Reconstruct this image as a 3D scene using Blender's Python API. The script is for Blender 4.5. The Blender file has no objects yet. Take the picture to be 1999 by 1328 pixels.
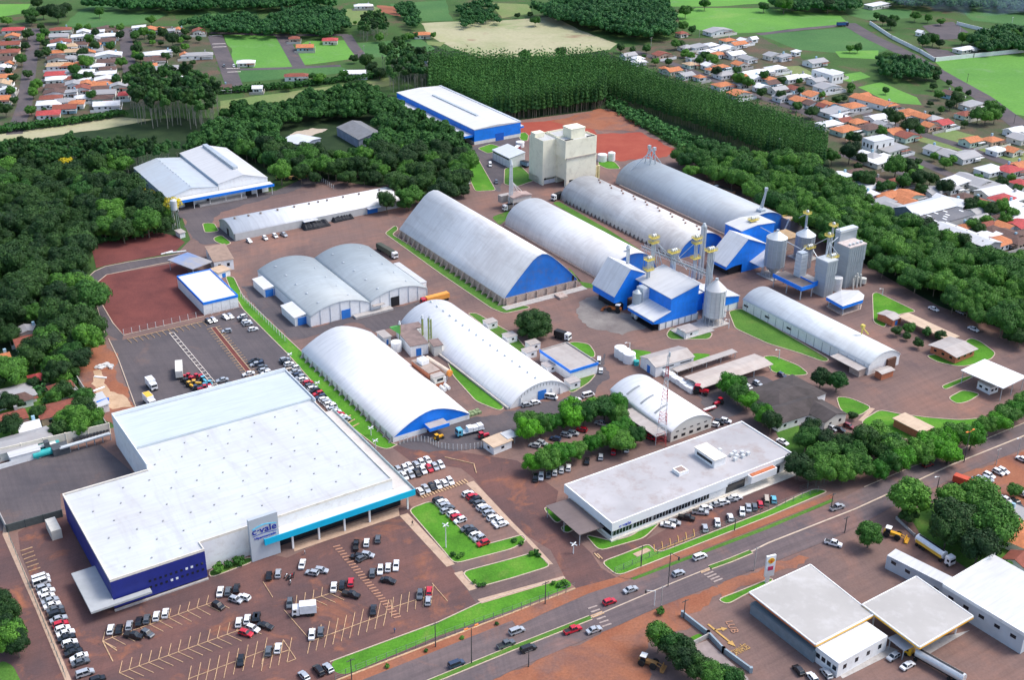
import bpy, math, random
import numpy as np
from mathutils import Vector, Matrix
R = math.radians
SC = bpy.context.scene
COL = SC.collection

# ------------------------------------------------------------ camera, sky, sun, exposure
CAM_H = 205.0
FPX = 2353.0                       # focal length in photo pixels (photo 1999 wide)
M = np.array([[0.999936156, 0.0112996958, 0.0],
              [0.00505747057, -0.447547242, 0.894245989],
              [0.0101047076, -0.894188897, -0.447575817]])   # camera (right, down, forward) -> world
cam_d = bpy.data.cameras.new('camera'); cam = bpy.data.objects.new('camera', cam_d); COL.objects.link(cam)
cam_d.sensor_width = 36.0; cam_d.lens = 36.0 * FPX / 1999.0
cam_d.clip_start = 1.0; cam_d.clip_end = 12000.0
rot = Matrix([[M[i][0], -M[i][1], -M[i][2]] for i in range(3)])
cam.matrix_world = Matrix.Translation((0, 0, CAM_H)) @ rot.to_4x4()
SC.camera = cam
SC.render.resolution_x = 1024; SC.render.resolution_y = 681
SUN_EL, SUN_AZ = R(56), R(78)      # azimuth clockwise from +Y (away from the camera)
w = bpy.data.worlds.new('World'); SC.world = w; w.use_nodes = True
nt = w.node_tree; nt.nodes.clear()
sky = nt.nodes.new('ShaderNodeTexSky'); sky.sky_type = 'NISHITA'; sky.sun_disc = False
sky.sun_elevation = SUN_EL; sky.sun_rotation = SUN_AZ
sky.air_density = 1.0; sky.dust_density = 3.0; sky.ozone_density = 1.0
bg = nt.nodes.new('ShaderNodeBackground'); bg.inputs[1].default_value = 0.15
wo = nt.nodes.new('ShaderNodeOutputWorld')
nt.links.new(sky.outputs[0], bg.inputs[0]); nt.links.new(bg.outputs[0], wo.inputs[0])
sd = bpy.data.lights.new('sun', 'SUN'); sd.energy = 1.25; sd.angle = R(20); sd.color = (1.0, 0.955, 0.89)
so = bpy.data.objects.new('sun', sd); COL.objects.link(so)
sv = Vector((math.sin(SUN_AZ) * math.cos(SUN_EL), math.cos(SUN_AZ) * math.cos(SUN_EL), math.sin(SUN_EL)))
so.rotation_euler = sv.to_track_quat('Z', 'Y').to_euler(); so.location = (0, 0, 400)
SC.view_settings.view_transform = 'Standard'; SC.view_settings.look = 'None'
SC.view_settings.exposure = 0.88; SC.view_settings.gamma = 1.0

# ------------------------------------------------------------ site frame
GA = R(33.1)                       # the works' grid: x' along the highway, y' away from the camera
CA, SA = math.cos(GA), math.sin(GA)
def s2w(x, y): return (x * CA - y * SA, x * SA + y * CA)
def w2s(X, Y): return (X * CA + Y * SA, -X * SA + Y * CA)
TILES = {'A': (1150, 440, 5.773), 'B': (1390, 380, 5.532), 'C': (970, 225, 6.64), 'D': (740, 610, 8.856),
         'E': (440, 960, 4.9975), 'F': (1090, 900, 4.253), 'G': (1360, 1160, 7.906), 'H': (1460, 1080, 4.543),
         'I': (1700, 80, 6.639), 'J': (1600, 230, 4.917), 'K': (0, 600, 4.427), 'L': (240, 260, 6.247), 'P': (0, 0, 1)}
for _r, _y in enumerate((0, 333, 664, 995)):
    for _c, _x in enumerate((0, 500, 1000, 1499)): TILES['%d%d' % (_r, _c)] = (_x, _y, 3.988)
def W(t, x, y, z=0.0):             # survey point -> world x, y on the plane at height z
    o = TILES[t]; px = o[0] + x / o[2]; py = o[1] + y / o[2]
    r = M @ np.array([px - 999.5, py - 664.0, FPX]); k = (z - CAM_H) / r[2]
    return (float(r[0] * k), float(r[1] * k))
def S(t, x, y, z=0.0): return w2s(*W(t, x, y, z))
def PW(pts, t='P', z=0.0): return [W(t, a, b, z) for a, b in pts]

# ------------------------------------------------------------ materials
MATS = {}
def _new(name):
    m = bpy.data.materials.new(name); m.use_nodes = True; MATS[name] = m
    n = m.node_tree; b = n.nodes['Principled BSDF']; return m, n, b
def _coord(n, scale=1.0, stretch=None, kind='Object'):
    tc = n.nodes.new('ShaderNodeTexCoord'); mp = n.nodes.new('ShaderNodeMapping')
    s = stretch or (1, 1, 1); mp.inputs['Scale'].default_value = (s[0] * scale, s[1] * scale, s[2] * scale)
    n.links.new(tc.outputs[kind], mp.inputs[0]); return mp.outputs[0]
def _noise(n, vec, scale, detail=4, rough=0.6, dist=0.0):
    t = n.nodes.new('ShaderNodeTexNoise'); t.inputs['Scale'].default_value = scale
    t.inputs['Detail'].default_value = detail; t.inputs['Roughness'].default_value = rough
    t.inputs['Distortion'].default_value = dist
    n.links.new(vec, t.inputs['Vector']); return t.outputs[0]
def _ramp(n, fac, stops):
    r = n.nodes.new('ShaderNodeValToRGB'); cr = r.color_ramp
    while len(cr.elements) < len(stops): cr.elements.new(0.5)
    for e, (p, c) in zip(cr.elements, stops): e.position = p; e.color = (*c, 1) if len(c) == 3 else c
    n.links.new(fac, r.inputs[0]); return r.outputs[0]
def _mix(n, fac, a, b, mode='MIX'):
    x = n.nodes.new('ShaderNodeMix'); x.data_type = 'RGBA'; x.blend_type = mode
    for sock, v in ((x.inputs[0], fac), (x.inputs[6], a), (x.inputs[7], b)):
        if hasattr(v, 'is_linked') or hasattr(v, 'links'): n.links.new(v, sock)
        elif isinstance(v, (int, float)): sock.default_value = v
        else: sock.default_value = (*v, 1) if len(v) == 3 else v
    return x.outputs[2]
def _bump(n, b, h, strength=0.3, dist=0.1):
    q = n.nodes.new('ShaderNodeBump'); q.inputs['Strength'].default_value = strength; q.inputs['Distance'].default_value = dist
    n.links.new(h, q.inputs['Height']); n.links.new(q.outputs[0], b.inputs['Normal'])
def sc(c, k): return tuple(min(1, x * k) for x in c)
def plain(name, c, rough=0.7, var=0.12, scale=0.6, metal=0.0, dirt=None):
    if name in MATS: return MATS[name]
    m, n, b = _new(name); v = _coord(n)
    f = _noise(n, v, scale, 5)
    col = _ramp(n, f, [(0.3, sc(c, 1 - var)), (0.7, sc(c, 1 + var))])
    if dirt:
        f2 = _noise(n, v, scale * 2.7, 6, 0.7); k = _ramp(n, f2, [(0.5, (0, 0, 0)), (0.72, (dirt[1],) * 3)])
        col = _mix(n, k, col, dirt[0])
    n.links.new(col, b.inputs['Base Color']); b.inputs['Roughness'].default_value = rough; b.inputs['Metallic'].default_value = metal
    return m
def roofmat(name, c, dirtc=(0.35, 0.31, 0.29), dirt=0.35, rib=1.1, axis=1, rough=0.5, bump=0.07, patch=0.1, metal=0.0, streak=0.12):
    """profiled sheet roofing: ribs across one axis, rain streaks, patches of grime"""
    if name in MATS: return MATS[name]
    m, n, b = _new(name); v = _coord(n)
    st = [0.12, 0.12, 0.12]; st[axis] = 1.0
    f = _noise(n, _coord(n, 1, tuple(st)), 0.9, 4, 0.6)
    col = _ramp(n, f, [(0.35, sc(c, 1 - streak)), (0.65, sc(c, 1.0))])
    f2 = _noise(n, v, patch, 6, 0.65, 0.4); k = _ramp(n, f2, [(0.45, (0, 0, 0)), (0.75, (dirt,) * 3)])
    col = _mix(n, k, col, dirtc)
    f3 = _noise(n, _coord(n, 1, tuple(1.0 if i != axis else 0.18 for i in range(3)) if axis != 2 else (1, 1, .2)), 0.22, 5, 0.7, 0.8); k3 = _ramp(n, f3, [(0.5, (0, 0, 0)), (0.8, (dirt * .9,) * 3)]); col = _mix(n, k3, col, sc(dirtc, .8))
    # sheet laps every six metres
    wl = n.nodes.new('ShaderNodeTexWave'); wl.wave_type = 'BANDS'; wl.bands_direction = 'XYZ'[axis]
    wl.inputs['Scale'].default_value = 0.052; wl.inputs['Distortion'].default_value = 0.0; n.links.new(v, wl.inputs['Vector'])
    kl = _ramp(n, wl.outputs[1], [(0.0, (0.14,) * 3), (0.012, (0, 0, 0))])
    col = _mix(n, kl, col, sc(c, 0.45))
    n.links.new(col, b.inputs['Base Color'])
    wv = n.nodes.new('ShaderNodeTexWave'); wv.wave_type = 'BANDS'; wv.bands_direction = 'XYZ'[axis]
    wv.inputs['Scale'].default_value = rib; wv.inputs['Distortion'].default_value = 0.0; n.links.new(v, wv.inputs['Vector'])
    _bump(n, b, wv.outputs[1], bump, 0.06)
    b.inputs['Roughness'].default_value = rough; b.inputs['Metallic'].default_value = metal
    return m
def tilemat(name, c):
    if name in MATS: return MATS[name]
    m, n, b = _new(name); v = _coord(n)
    f = _noise(n, v, 0.9, 6, 0.7); col = _ramp(n, f, [(0.3, sc(c, 0.65)), (0.6, c), (0.8, sc(c, 1.2))])
    n.links.new(col, b.inputs['Base Color'])
    wv = n.nodes.new('ShaderNodeTexWave'); wv.inputs['Scale'].default_value = 1.3; n.links.new(v, wv.inputs['Vector'])
    _bump(n, b, wv.outputs[1], 0.4, 0.06); b.inputs['Roughness'].default_value = 0.85
    return m
def groundmat(name, stops, scale=0.05, fine=1.2, finevar=0.18, second=None, bump=0.0, rough=0.95, tracks=0.0, tang=0.0):
    """large blotches through a ramp, fine grain multiplied on, optional second stain layer (colour, scale, lo, hi, amount)"""
    if name in MATS: return MATS[name]
    m, n, b = _new(name); v = _coord(n)
    col = _ramp(n, _noise(n, v, scale, 7, 0.62, 0.3), stops)
    for sec in (second or []):
        c2, s2, lo, hi, am = sec
        k = _ramp(n, _noise(n, v, s2, 6, 0.65, 0.6), [(lo, (0, 0, 0)), (hi, (am,) * 3)])
        col = _mix(n, k, col, c2)
    if tracks:
        for an, ss in ((tang, 1.0), (tang + 1.2, .6)):
            tv = _coord(n, 1, (0.035, 1, 1)); tv.node.inputs['Rotation'].default_value = (0, 0, -an); tv.node.vector_type = 'POINT'
            # rotate first, then stretch along the direction of travel
            m2 = n.nodes.new('ShaderNodeMapping'); m2.inputs['Rotation'].default_value = (0, 0, -an); n.links.new(v, m2.inputs[0]); tv.node.inputs['Rotation'].default_value = (0, 0, 0); n.links.new(m2.outputs[0], tv.node.inputs[0])
            tk = _ramp(n, _noise(n, tv, 0.5, 5, 0.75), [(0.3, (1 - tracks * ss,) * 3), (0.5, (1,) * 3), (0.72, (1 + tracks * ss, 1 + tracks * ss * .7, 1 + tracks * ss * .6))]); col = _mix(n, 1.0, col, tk, 'MULTIPLY')
    g = _ramp(n, _noise(n, v, fine, 3, 0.7), [(0.25, (1 - finevar,) * 3), (0.75, (1 + finevar,) * 3)])
    col = _mix(n, 1.0, col, g, 'MULTIPLY')
    n.links.new(col, b.inputs['Base Color']); b.inputs['Roughness'].default_value = rough
    b.inputs['Specular IOR Level'].default_value = 0.2
    if bump: _bump(n, b, _noise(n, v, fine, 3, 0.7), bump, 0.3)
    return m
def leafmat(name, dark, light, hue2=None):
    """foliage: each tree its own shade, with lighter and darker clumps"""
    if name in MATS: return MATS[name]
    m, n, b = _new(name)
    oi = n.nodes.new('ShaderNodeObjectInfo')
    base = _ramp(n, oi.outputs['Random'], [(0.0, dark), (1.0, light)])
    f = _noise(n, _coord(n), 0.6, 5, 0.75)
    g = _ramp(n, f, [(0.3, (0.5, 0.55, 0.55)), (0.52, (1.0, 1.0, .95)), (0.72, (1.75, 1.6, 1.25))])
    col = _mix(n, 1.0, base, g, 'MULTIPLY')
    n.links.new(col, b.inputs['Base Color']); b.inputs['Roughness'].default_value = 0.65
    b.inputs['Specular IOR Level'].default_value = 0.25
    return m
def paint(name, c, rough=0.3, metal=0.0, coat=0.0):
    if name in MATS: return MATS[name]
    m, n, b = _new(name)
    f = _noise(n, _coord(n), 3.0, 3); col = _ramp(n, f, [(0.3, sc(c, 0.93)), (0.7, sc(c, 1.05))])
    n.links.new(col, b.inputs['Base Color'])
    b.inputs['Roughness'].default_value = rough; b.inputs['Metallic'].default_value = metal; b.inputs['Coat Weight'].default_value = coat
    return m

WHITE_ROOF = roofmat('white_sheet_roof', (0.57, 0.58, 0.59), dirt=0.10)
CREAM_TOP = plain('cream_coping', (0.72, 0.68, 0.60), 0.8, 0.06, 0.3, dirt=((0.35, 0.28, 0.22), 0.4))
WALLW = plain('white_render', (0.78, 0.79, 0.79), 0.8, 0.05, 0.25, dirt=((0.42, 0.36, 0.31), 0.35))
BLUE = plain('bright_blue_sheet', (0.002, 0.20, 0.80), 0.55, 0.14, 0.25, dirt=((0.03, 0.13, 0.42), 0.45))
CONC = plain('concrete', (0.42, 0.40, 0.38), 0.9, 0.15, 0.5, dirt=((0.18, 0.13, 0.11), 0.5))
DARK = plain('dark_opening', (0.012, 0.013, 0.016), 0.6, 0.1, 1)
GLASS = paint('dark_glass', (0.015, 0.022, 0.03), 0.08)
STEEL = plain('galvanised_steel', (0.47, 0.52, 0.56), 0.45, 0.12, 0.8, metal=0.35)
TRUNK = plain('bark', (0.16, 0.13, 0.10), 0.9, 0.3, 2)
PALETRUNK = plain('pale_bark', (0.34, 0.32, 0.27), 0.9, 0.2, 2)
YELLOW = plain('yellow_paint', (0.62, 0.50, 0.10), 0.6, 0.15, 2)
BRICK = plain('brick_wall', (0.46, 0.16, 0.08), 0.9, 0.18, 1.5)

# ------------------------------------------------------------ mesh builder
class MB:
    def __init__(s): s.v = []; s.f = []; s.m = []
    def face(s, pts, mi=0):
        i = len(s.v); s.v += [tuple(p) for p in pts]; s.f.append(tuple(range(i, i + len(pts)))); s.m.append(mi)
    def prism(s, poly, z0, z1, mi=0, mtop=None, bottom=True):
        n = len(poly)
        a = sum(poly[k][0] * poly[(k + 1) % n][1] - poly[(k + 1) % n][0] * poly[k][1] for k in range(n))
        if a < 0: poly = poly[::-1]
        i = len(s.v)
        s.v += [(p[0], p[1], z0) for p in poly] + [(p[0], p[1], z1) for p in poly]
        for k in range(n): s.f.append((i + k, i + (k + 1) % n, i + n + (k + 1) % n, i + n + k)); s.m.append(mi)
        s.f.append(tuple(range(i + n, i + 2 * n))); s.m.append(mi if mtop is None else mtop)
        if bottom: s.f.append(tuple(range(i + n - 1, i - 1, -1))); s.m.append(mi)
        return s
    def box(s, x0, y0, z0, x1, y1, z1, mi=0, mtop=None):
        return s.prism([(x0, y0), (x1, y0), (x1, y1), (x0, y1)], z0, z1, mi, mtop)
    def extr(s, prof, y0, y1, mi=0, caps=True):
        """closed profile [(x,z)] (counter-clockwise seen from -y) swept along y"""
        n = len(prof); i = len(s.v)
        s.v += [(p[0], y0, p[1]) for p in prof] + [(p[0], y1, p[1]) for p in prof]
        for k in range(n): s.f.append((i + (k + 1) % n, i + k, i + n + k, i + n + (k + 1) % n)); s.m.append(mi)
        if caps: s.f.append(tuple(range(i, i + n))); s.m.append(mi); s.f.append(tuple(range(i + 2 * n - 1, i + n - 1, -1))); s.m.append(mi)
        return s
    def cyl(s, x, y, z0, z1, r0, r1=None, n=16, mi=0, cap=True):
        r1 = r0 if r1 is None else r1; i = len(s.v)
        for z, r in ((z0, r0), (z1, r1)):
            s.v += [(x + r * math.cos(2 * math.pi * k / n), y + r * math.sin(2 * math.pi * k / n), z) for k in range(n)]
        for k in range(n): s.f.append((i + k, i + (k + 1) % n, i + n + (k + 1) % n, i + n + k)); s.m.append(mi)
        if cap:
            s.f.append(tuple(range(i + n, i + 2 * n))); s.m.append(mi); s.f.append(tuple(range(i + n - 1, i - 1, -1))); s.m.append(mi)
        return s
    def tube(s, p, q, r, n=6, mi=0, r2=None):
        p = Vector(p); q = Vector(q); d = (q - p)
        if d.length < 1e-6: return s
        d.normalize(); a = Vector((0, 0, 1)) if abs(d.z) < 0.9 else Vector((1, 0, 0))
        u = d.cross(a).normalized(); v = d.cross(u); i = len(s.v); r2 = r if r2 is None else r2
        for c, rr in ((p, r), (q, r2)):
            s.v += [tuple(c + u * rr * math.cos(2 * math.pi * k / n) + v * rr * math.sin(2 * math.pi * k / n)) for k in range(n)]
        for k in range(n): s.f.append((i + k, i + n + k, i + n + (k + 1) % n, i + (k + 1) % n)); s.m.append(mi)
        s.f.append(tuple(range(i, i + n))); s.m.append(mi); s.f.append(tuple(range(i + 2 * n - 1, i + n - 1, -1))); s.m.append(mi)
        return s
    def mesh(s, name, mats, smooth=False):
        me = bpy.data.meshes.new(name); me.from_pydata(s.v, [], s.f)
        for m in (mats if isinstance(mats, (list, tuple)) else [mats]): me.materials.append(m)
        me.polygons.foreach_set('material_index', s.m)
        if smooth: me.polygons.foreach_set('use_smooth', [True] * len(s.f))
        me.update(); return me
    def build(s, name, mats, parent=None, loc=None, rotz=None, smooth=False):
        return ob(name, s.mesh(name, mats, smooth), parent, loc, rotz)
def ob(name, data, parent=None, loc=None, rotz=None):
    o = bpy.data.objects.new(name, data); COL.objects.link(o)
    if parent: o.parent = parent
    if loc: o.location = (loc[0], loc[1], loc[2] if len(loc) > 2 else 0)
    if rotz is not None: o.rotation_euler = (0, 0, rotz)
    return o
def tag(o, label, cat, group=None):
    o['label'] = label; o['category'] = cat
    if group: o['group'] = group
    return o
def thing(name, label, cat, loc, rotz=0.0, group=None):
    o = ob(name, None, None, loc, rotz); o.empty_display_size = 0.5; return tag(o, label, cat, group)
def site(name, label, cat, x, y, group=None, z=0):   # a thing standing on the works' grid
    X, Y = s2w(x, y); return thing(name, label, cat, (X, Y, z), GA, group)
def struct(name, mb, mats, smooth=False):
    o = mb.build(name, mats, smooth=smooth); o['kind'] = 'structure'; return o
def dup(root, loc, rotz=0.0, label=None, group=None, scale=None):
    r = root.copy(); COL.objects.link(r); r.location = (loc[0], loc[1], loc[2] if len(loc) > 2 else 0); r.rotation_euler = (0, 0, rotz)
    if label: r['label'] = label
    if group: r['group'] = group
    if scale: r.scale = scale if isinstance(scale, tuple) else (scale,) * 3
    for ch in list(root.children):
        c = ch.copy(); COL.objects.link(c); c.parent = r
        for g in list(ch.children):
            d = g.copy(); COL.objects.link(d); d.parent = c
    return r
def inpoly(x, y, poly):
    c = False; n = len(poly)
    for i in range(n):
        x1, y1 = poly[i]; x2, y2 = poly[i - 1]
        if (y1 > y) != (y2 > y) and x < (x2 - x1) * (y - y1) / (y2 - y1) + x1: c = not c
    return c
# ------------------------------------------------------------ ground
G_ROUGH = groundmat('rough_ground', [(0.3, (0.035, 0.075, 0.02)), (0.5, (0.05, 0.11, 0.028)), (0.68, (0.085, 0.10, 0.045))], 0.02, 0.8, 0.35,
                    [((0.12, 0.08, 0.055), 0.035, 0.56, 0.66, 0.7)])
G_TOWN = groundmat('town_soil', [(0.35, (0.055, 0.085, 0.035)), (0.52, (0.09, 0.085, 0.055)), (0.66, (0.13, 0.085, 0.06))], 0.06, 0.9, 0.35)
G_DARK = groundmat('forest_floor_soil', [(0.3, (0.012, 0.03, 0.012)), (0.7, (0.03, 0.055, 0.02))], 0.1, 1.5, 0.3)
G_PAVE = groundmat('dusty_paving', [(0.3, (0.115, 0.084, 0.083)), (0.5, (0.18, 0.120, 0.106)), (0.7, (0.245, 0.137, 0.106))], 0.022, 1.6, 0.12,
                   [((0.33, 0.165, 0.115), 0.045, 0.54, 0.74, 0.6), ((0.085, 0.078, 0.085), 0.09, 0.62, 0.78, 0.5)], tracks=.14, tang=GA)
G_LOT = groundmat('brown_block_paving', [(0.32, (0.092, 0.062, 0.064)), (0.68, (0.165, 0.085, 0.073))], 0.05, 2.2, 0.14,
                  [((0.40, 0.145, 0.065), 0.08, 0.55, 0.74, 0.7), ((0.04, 0.036, 0.04), 0.22, 0.64, 0.76, 0.5)], tracks=.12, tang=GA)
G_ASPH = groundmat('dark_asphalt', [(0.3, (0.080, 0.074, 0.083)), (0.7, (0.125, 0.108, 0.112))], 0.05, 2.0, 0.12,
                   [((0.22, 0.135, 0.105), 0.06, 0.58, 0.75, 0.45)], tracks=.13, tang=GA + 1.5)
G_ROAD = groundmat('highway_asphalt', [(0.3, (0.105, 0.088, 0.096)), (0.7, (0.16, 0.125, 0.124))], 0.04, 2.0, 0.1,
                   [((0.28, 0.15, 0.115), 0.05, 0.52, 0.72, 0.7)], tracks=.2, tang=R(31))
G_RED = groundmat('red_gravel', [(0.3, (0.115, 0.040, 0.038)), (0.7, (0.185, 0.060, 0.052))], 0.09, 2.5, 0.22,
                  [((0.30, 0.12, 0.08), 0.25, 0.66, 0.82, 0.4)])
G_SOIL = groundmat('red_soil', [(0.3, (0.230, 0.079, 0.044)), (0.52, (0.297, 0.121, 0.069)), (0.72, (0.170, 0.089, 0.075))], 0.05, 1.6, 0.2,
                   [((0.119, 0.100, 0.106), 0.06, 0.5, 0.7, 0.55)])
G_BRICKRED = groundmat('bright_red_soil', [(0.3, (0.272, 0.055, 0.038)), (0.7, (0.340, 0.085, 0.055))], 0.08, 1.8, 0.15)
G_LAWN = groundmat('lawn_grass', [(0.3, (0.05, 0.16, 0.014)), (0.55, (0.08, 0.24, 0.02)), (0.75, (0.15, 0.275, 0.04))], 0.09, 1.5, 0.22,
                   [((0.20, 0.20, 0.07), 0.12, 0.6, 0.8, 0.6), ((0.035, 0.12, 0.02), 0.3, 0.58, 0.75, 0.6)], bump=0.4)
G_LAWN2 = groundmat('worn_grass', [(0.3, (0.045, 0.13, 0.02)), (0.6, (0.085, 0.19, 0.03)), (0.78, (0.18, 0.17, 0.075))], 0.09, 1.5, 0.28,
                    [((0.22, 0.12, 0.075), 0.1, 0.58, 0.8, 0.6)], bump=0.4)
G_FIELD = groundmat('bright_field', [(0.3, (0.085, 0.225, 0.045)), (0.6, (0.12, 0.29, 0.05)), (0.75, (0.19, 0.32, 0.08))], 0.014, 0.5, 0.16, [((0.16, 0.27, 0.12), 0.06, .55, .75, .6), ((.05, .16, .04), .15, .6, .8, .5)])
G_FIELD2 = groundmat('dull_field', [(0.3, (0.045, 0.125, 0.04)), (0.6, (0.07, 0.165, 0.05)), (0.75, (0.12, 0.17, 0.07))], 0.02, 0.6, 0.22, [((.13, .12, .08), .04, .6, .75, .5)])
G_FIELD3 = groundmat('yellowish_meadow', [(0.3, (0.12, 0.205, 0.06)), (0.6, (0.19, 0.22, 0.09)), (0.75, (0.23, 0.22, 0.12))], 0.025, 0.5, 0.2)
G_STUB = groundmat('pale_stubble', [(0.3, (0.28, 0.30, 0.16)), (0.55, (0.38, 0.36, 0.23)), (0.72, (0.32, 0.33, 0.17))], 0.02, 0.4, 0.12,
                   [((0.23, 0.13, 0.09), 0.03, 0.6, 0.7, 0.7), ((0.16, 0.25, 0.08), 0.018, 0.56, 0.66, 0.6)])
G_SAND = groundmat('pale_sand', [(0.3, (0.40, 0.26, 0.16)), (0.7, (0.55, 0.40, 0.27))], 0.2, 2, 0.15)
G_KERB = plain('kerb_concrete', (0.50, 0.40, 0.31), 0.9, 0.15, 0.4)
G_WALK = plain('beige_footpath', (0.46, 0.33, 0.24), 0.9, 0.12, 0.5, dirt=((0.30, 0.14, 0.08), 0.5))
LINE_Y = plain('faded_yellow_lines', (0.50, 0.33, 0.19), 0.85, 0.3, 1.2)
LINE_W = plain('faded_white_lines', (0.62, 0.56, 0.50), 0.85, 0.25, 1.2)
LINE_O = plain('fresh_yellow_lines', (0.50, 0.30, 0.09), 0.8, 0.15, 1.2)

LIFT = {}; SPOLY = []
def lift(lev):                      # every sheet gets a height of its own, layers 30 mm apart
    k = LIFT.get(lev, 0); LIFT[lev] = k + 1; return 0.03 * lev + 0.0004 * k
def rounded(P, r=2.2):
    out = []; n = len(P)
    for i in range(n):
        p, a, c = P[i], P[i - 1], P[(i + 1) % n]
        la = math.hypot(a[0] - p[0], a[1] - p[1]) or 1; lc = math.hypot(c[0] - p[0], c[1] - p[1]) or 1; ra = min(r, la * .4); rc = min(r, lc * .4)
        q0 = (p[0] + (a[0] - p[0]) * ra / la, p[1] + (a[1] - p[1]) * ra / la); q1 = (p[0] + (c[0] - p[0]) * rc / lc, p[1] + (c[1] - p[1]) * rc / lc)
        for k in range(4): f = k / 3; out.append(tuple((1 - f) ** 2 * q0[j] + 2 * f * (1 - f) * p[j] + f * f * q1[j] for j in (0, 1)))
    return out
def ragged(P, amp=1.0, step=1.6, seed=1):
    rg = random.Random(seed + len(P)); out = []; n = len(P)
    for i in range(n):
        a, c = P[i], P[(i + 1) % n]; L = math.hypot(c[0] - a[0], c[1] - a[1]); k = max(1, min(160, int(L / step)))
        w0 = min(1.0, k / 8)
        for j in range(k): f = j / k; q = amp * w0 * (rg.uniform(-.7, .7) + .9 * math.sin(j * .55 + i * 2)) * math.sin(math.pi * f) ** .5; out.append((a[0] + (c[0] - a[0]) * f - (c[1] - a[1]) / (L or 1) * q, a[1] + (c[1] - a[1]) * f + (c[0] - a[0]) / (L or 1) * q))
    return out
NATURAL = ('bare_ground', 'sand_patch', 'works_apron', 'dusty_spill', 'red_soil_plot', 'worn_plot', 'red_soil_verge',  'garden_ground', 'red_ground', 'forest_ground', 'town_ground', 'dirt_clearing')
def sheet(name, mat, pts, lev, t='P', raw=False):
    """one flat sheet; lev = layer number (each 12 mm above the one below)"""
    P = pts if raw else PW(pts, t); z = lift(lev)
    if name in NATURAL: P = ragged(P)
    if name == 'field': P = ragged(P, 1.5, 9)
    if name == 'street': SPOLY.append(P)
    m = MB(); m.face([(a, b, z) for a, b in P]); o = struct(name, m, mat)
    if o.data.polygons[0].normal.z < 0: o.data.flip_normals()
    return o
def offs(path, w):
    """ribbon polygon of width w round a world polyline"""
    L = []; Rr = []
    for i, p in enumerate(path):
        a = path[max(0, i - 1)]; b = path[min(len(path) - 1, i + 1)]
        dx, dy = b[0] - a[0], b[1] - a[1]; l = math.hypot(dx, dy) or 1; nx, ny = -dy / l, dx / l
        L.append((p[0] + nx * w / 2, p[1] + ny * w / 2)); Rr.append((p[0] - nx * w / 2, p[1] - ny * w / 2))
    return L, Rr
def ribbon(mb, path, w, z0, z1, mi=0):
    L, Rr = offs(path, w)
    for i in range(len(path) - 1):
        mb.prism([L[i], L[i + 1], Rr[i + 1], Rr[i]], z0, z1, mi)
def kerb(name, pts, t='P', w=0.3, h=0.24, close=True, mat=None, raw=False):
    P = pts if raw else PW(pts, t)
    if close: P = P + [P[0]]
    m = MB()
    ribbon(m, P, w, 0.0, h); return struct(name, m, mat or G_KERB)
def lawn(pts, lev=3, mat=None, t='P', k=True, name='lawn'):
    P = rounded(PW(pts, t)); sheet(name, mat or G_LAWN, P, lev, raw=True)
    if k: kerb('kerb', P, raw=True)

BIG = 3500
m = MB(); m.face([(-BIG, -600, 0), (BIG, -600, 0), (BIG, BIG, 0), (-BIG, BIG, 0)]); struct('ground', m, G_ROUGH)
# forest floors and town soil
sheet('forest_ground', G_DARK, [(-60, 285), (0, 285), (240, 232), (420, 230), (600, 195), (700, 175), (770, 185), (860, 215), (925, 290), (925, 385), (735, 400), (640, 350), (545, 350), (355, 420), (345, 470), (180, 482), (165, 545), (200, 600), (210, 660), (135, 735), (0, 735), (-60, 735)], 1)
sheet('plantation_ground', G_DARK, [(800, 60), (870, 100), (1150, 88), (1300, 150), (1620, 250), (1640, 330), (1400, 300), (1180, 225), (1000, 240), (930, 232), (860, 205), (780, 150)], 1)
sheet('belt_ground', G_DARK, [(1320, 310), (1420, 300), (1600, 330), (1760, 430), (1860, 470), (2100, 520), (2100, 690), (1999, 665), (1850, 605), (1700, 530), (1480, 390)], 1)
sheet('town_ground', G_TOWN, [(-60, 45), (110, 45), (130, 55), (330, 50), (405, 62), (440, 178), (240, 215), (0, 248), (-60, 258)], 1)
sheet('town_ground', G_TOWN, [(1200, 95), (1330, 75), (1480, 70), (1600, 130), (1700, 170), (1900, 200), (2100, 260), (2100, 530), (1860, 470), (1740, 425), (1620, 330), (1600, 240), (1300, 150)], 1)
sheet('garden_ground', G_LAWN2, [(-60, 700), (140, 700), (200, 835), (0, 880), (-60, 890)], 2)
# main yard
YARD = [(215, 650), (165, 548), (200, 522), (345, 495), (372, 468), (350, 410), (540, 372), (600, 345), (740, 365), (880, 330), (918, 290), (905, 272), (1010, 235), (1190, 212), (1325, 292), (1480, 388), (1720, 535), (1830, 597), (2010, 662), (2250, 740), (2400, 1500), (-250, 1500), (-160, 1300), (-60, 885), (0, 885), (225, 835), (135, 722), (205, 660)]
sheet('yard_paving', G_PAVE, YARD, 2)
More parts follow.
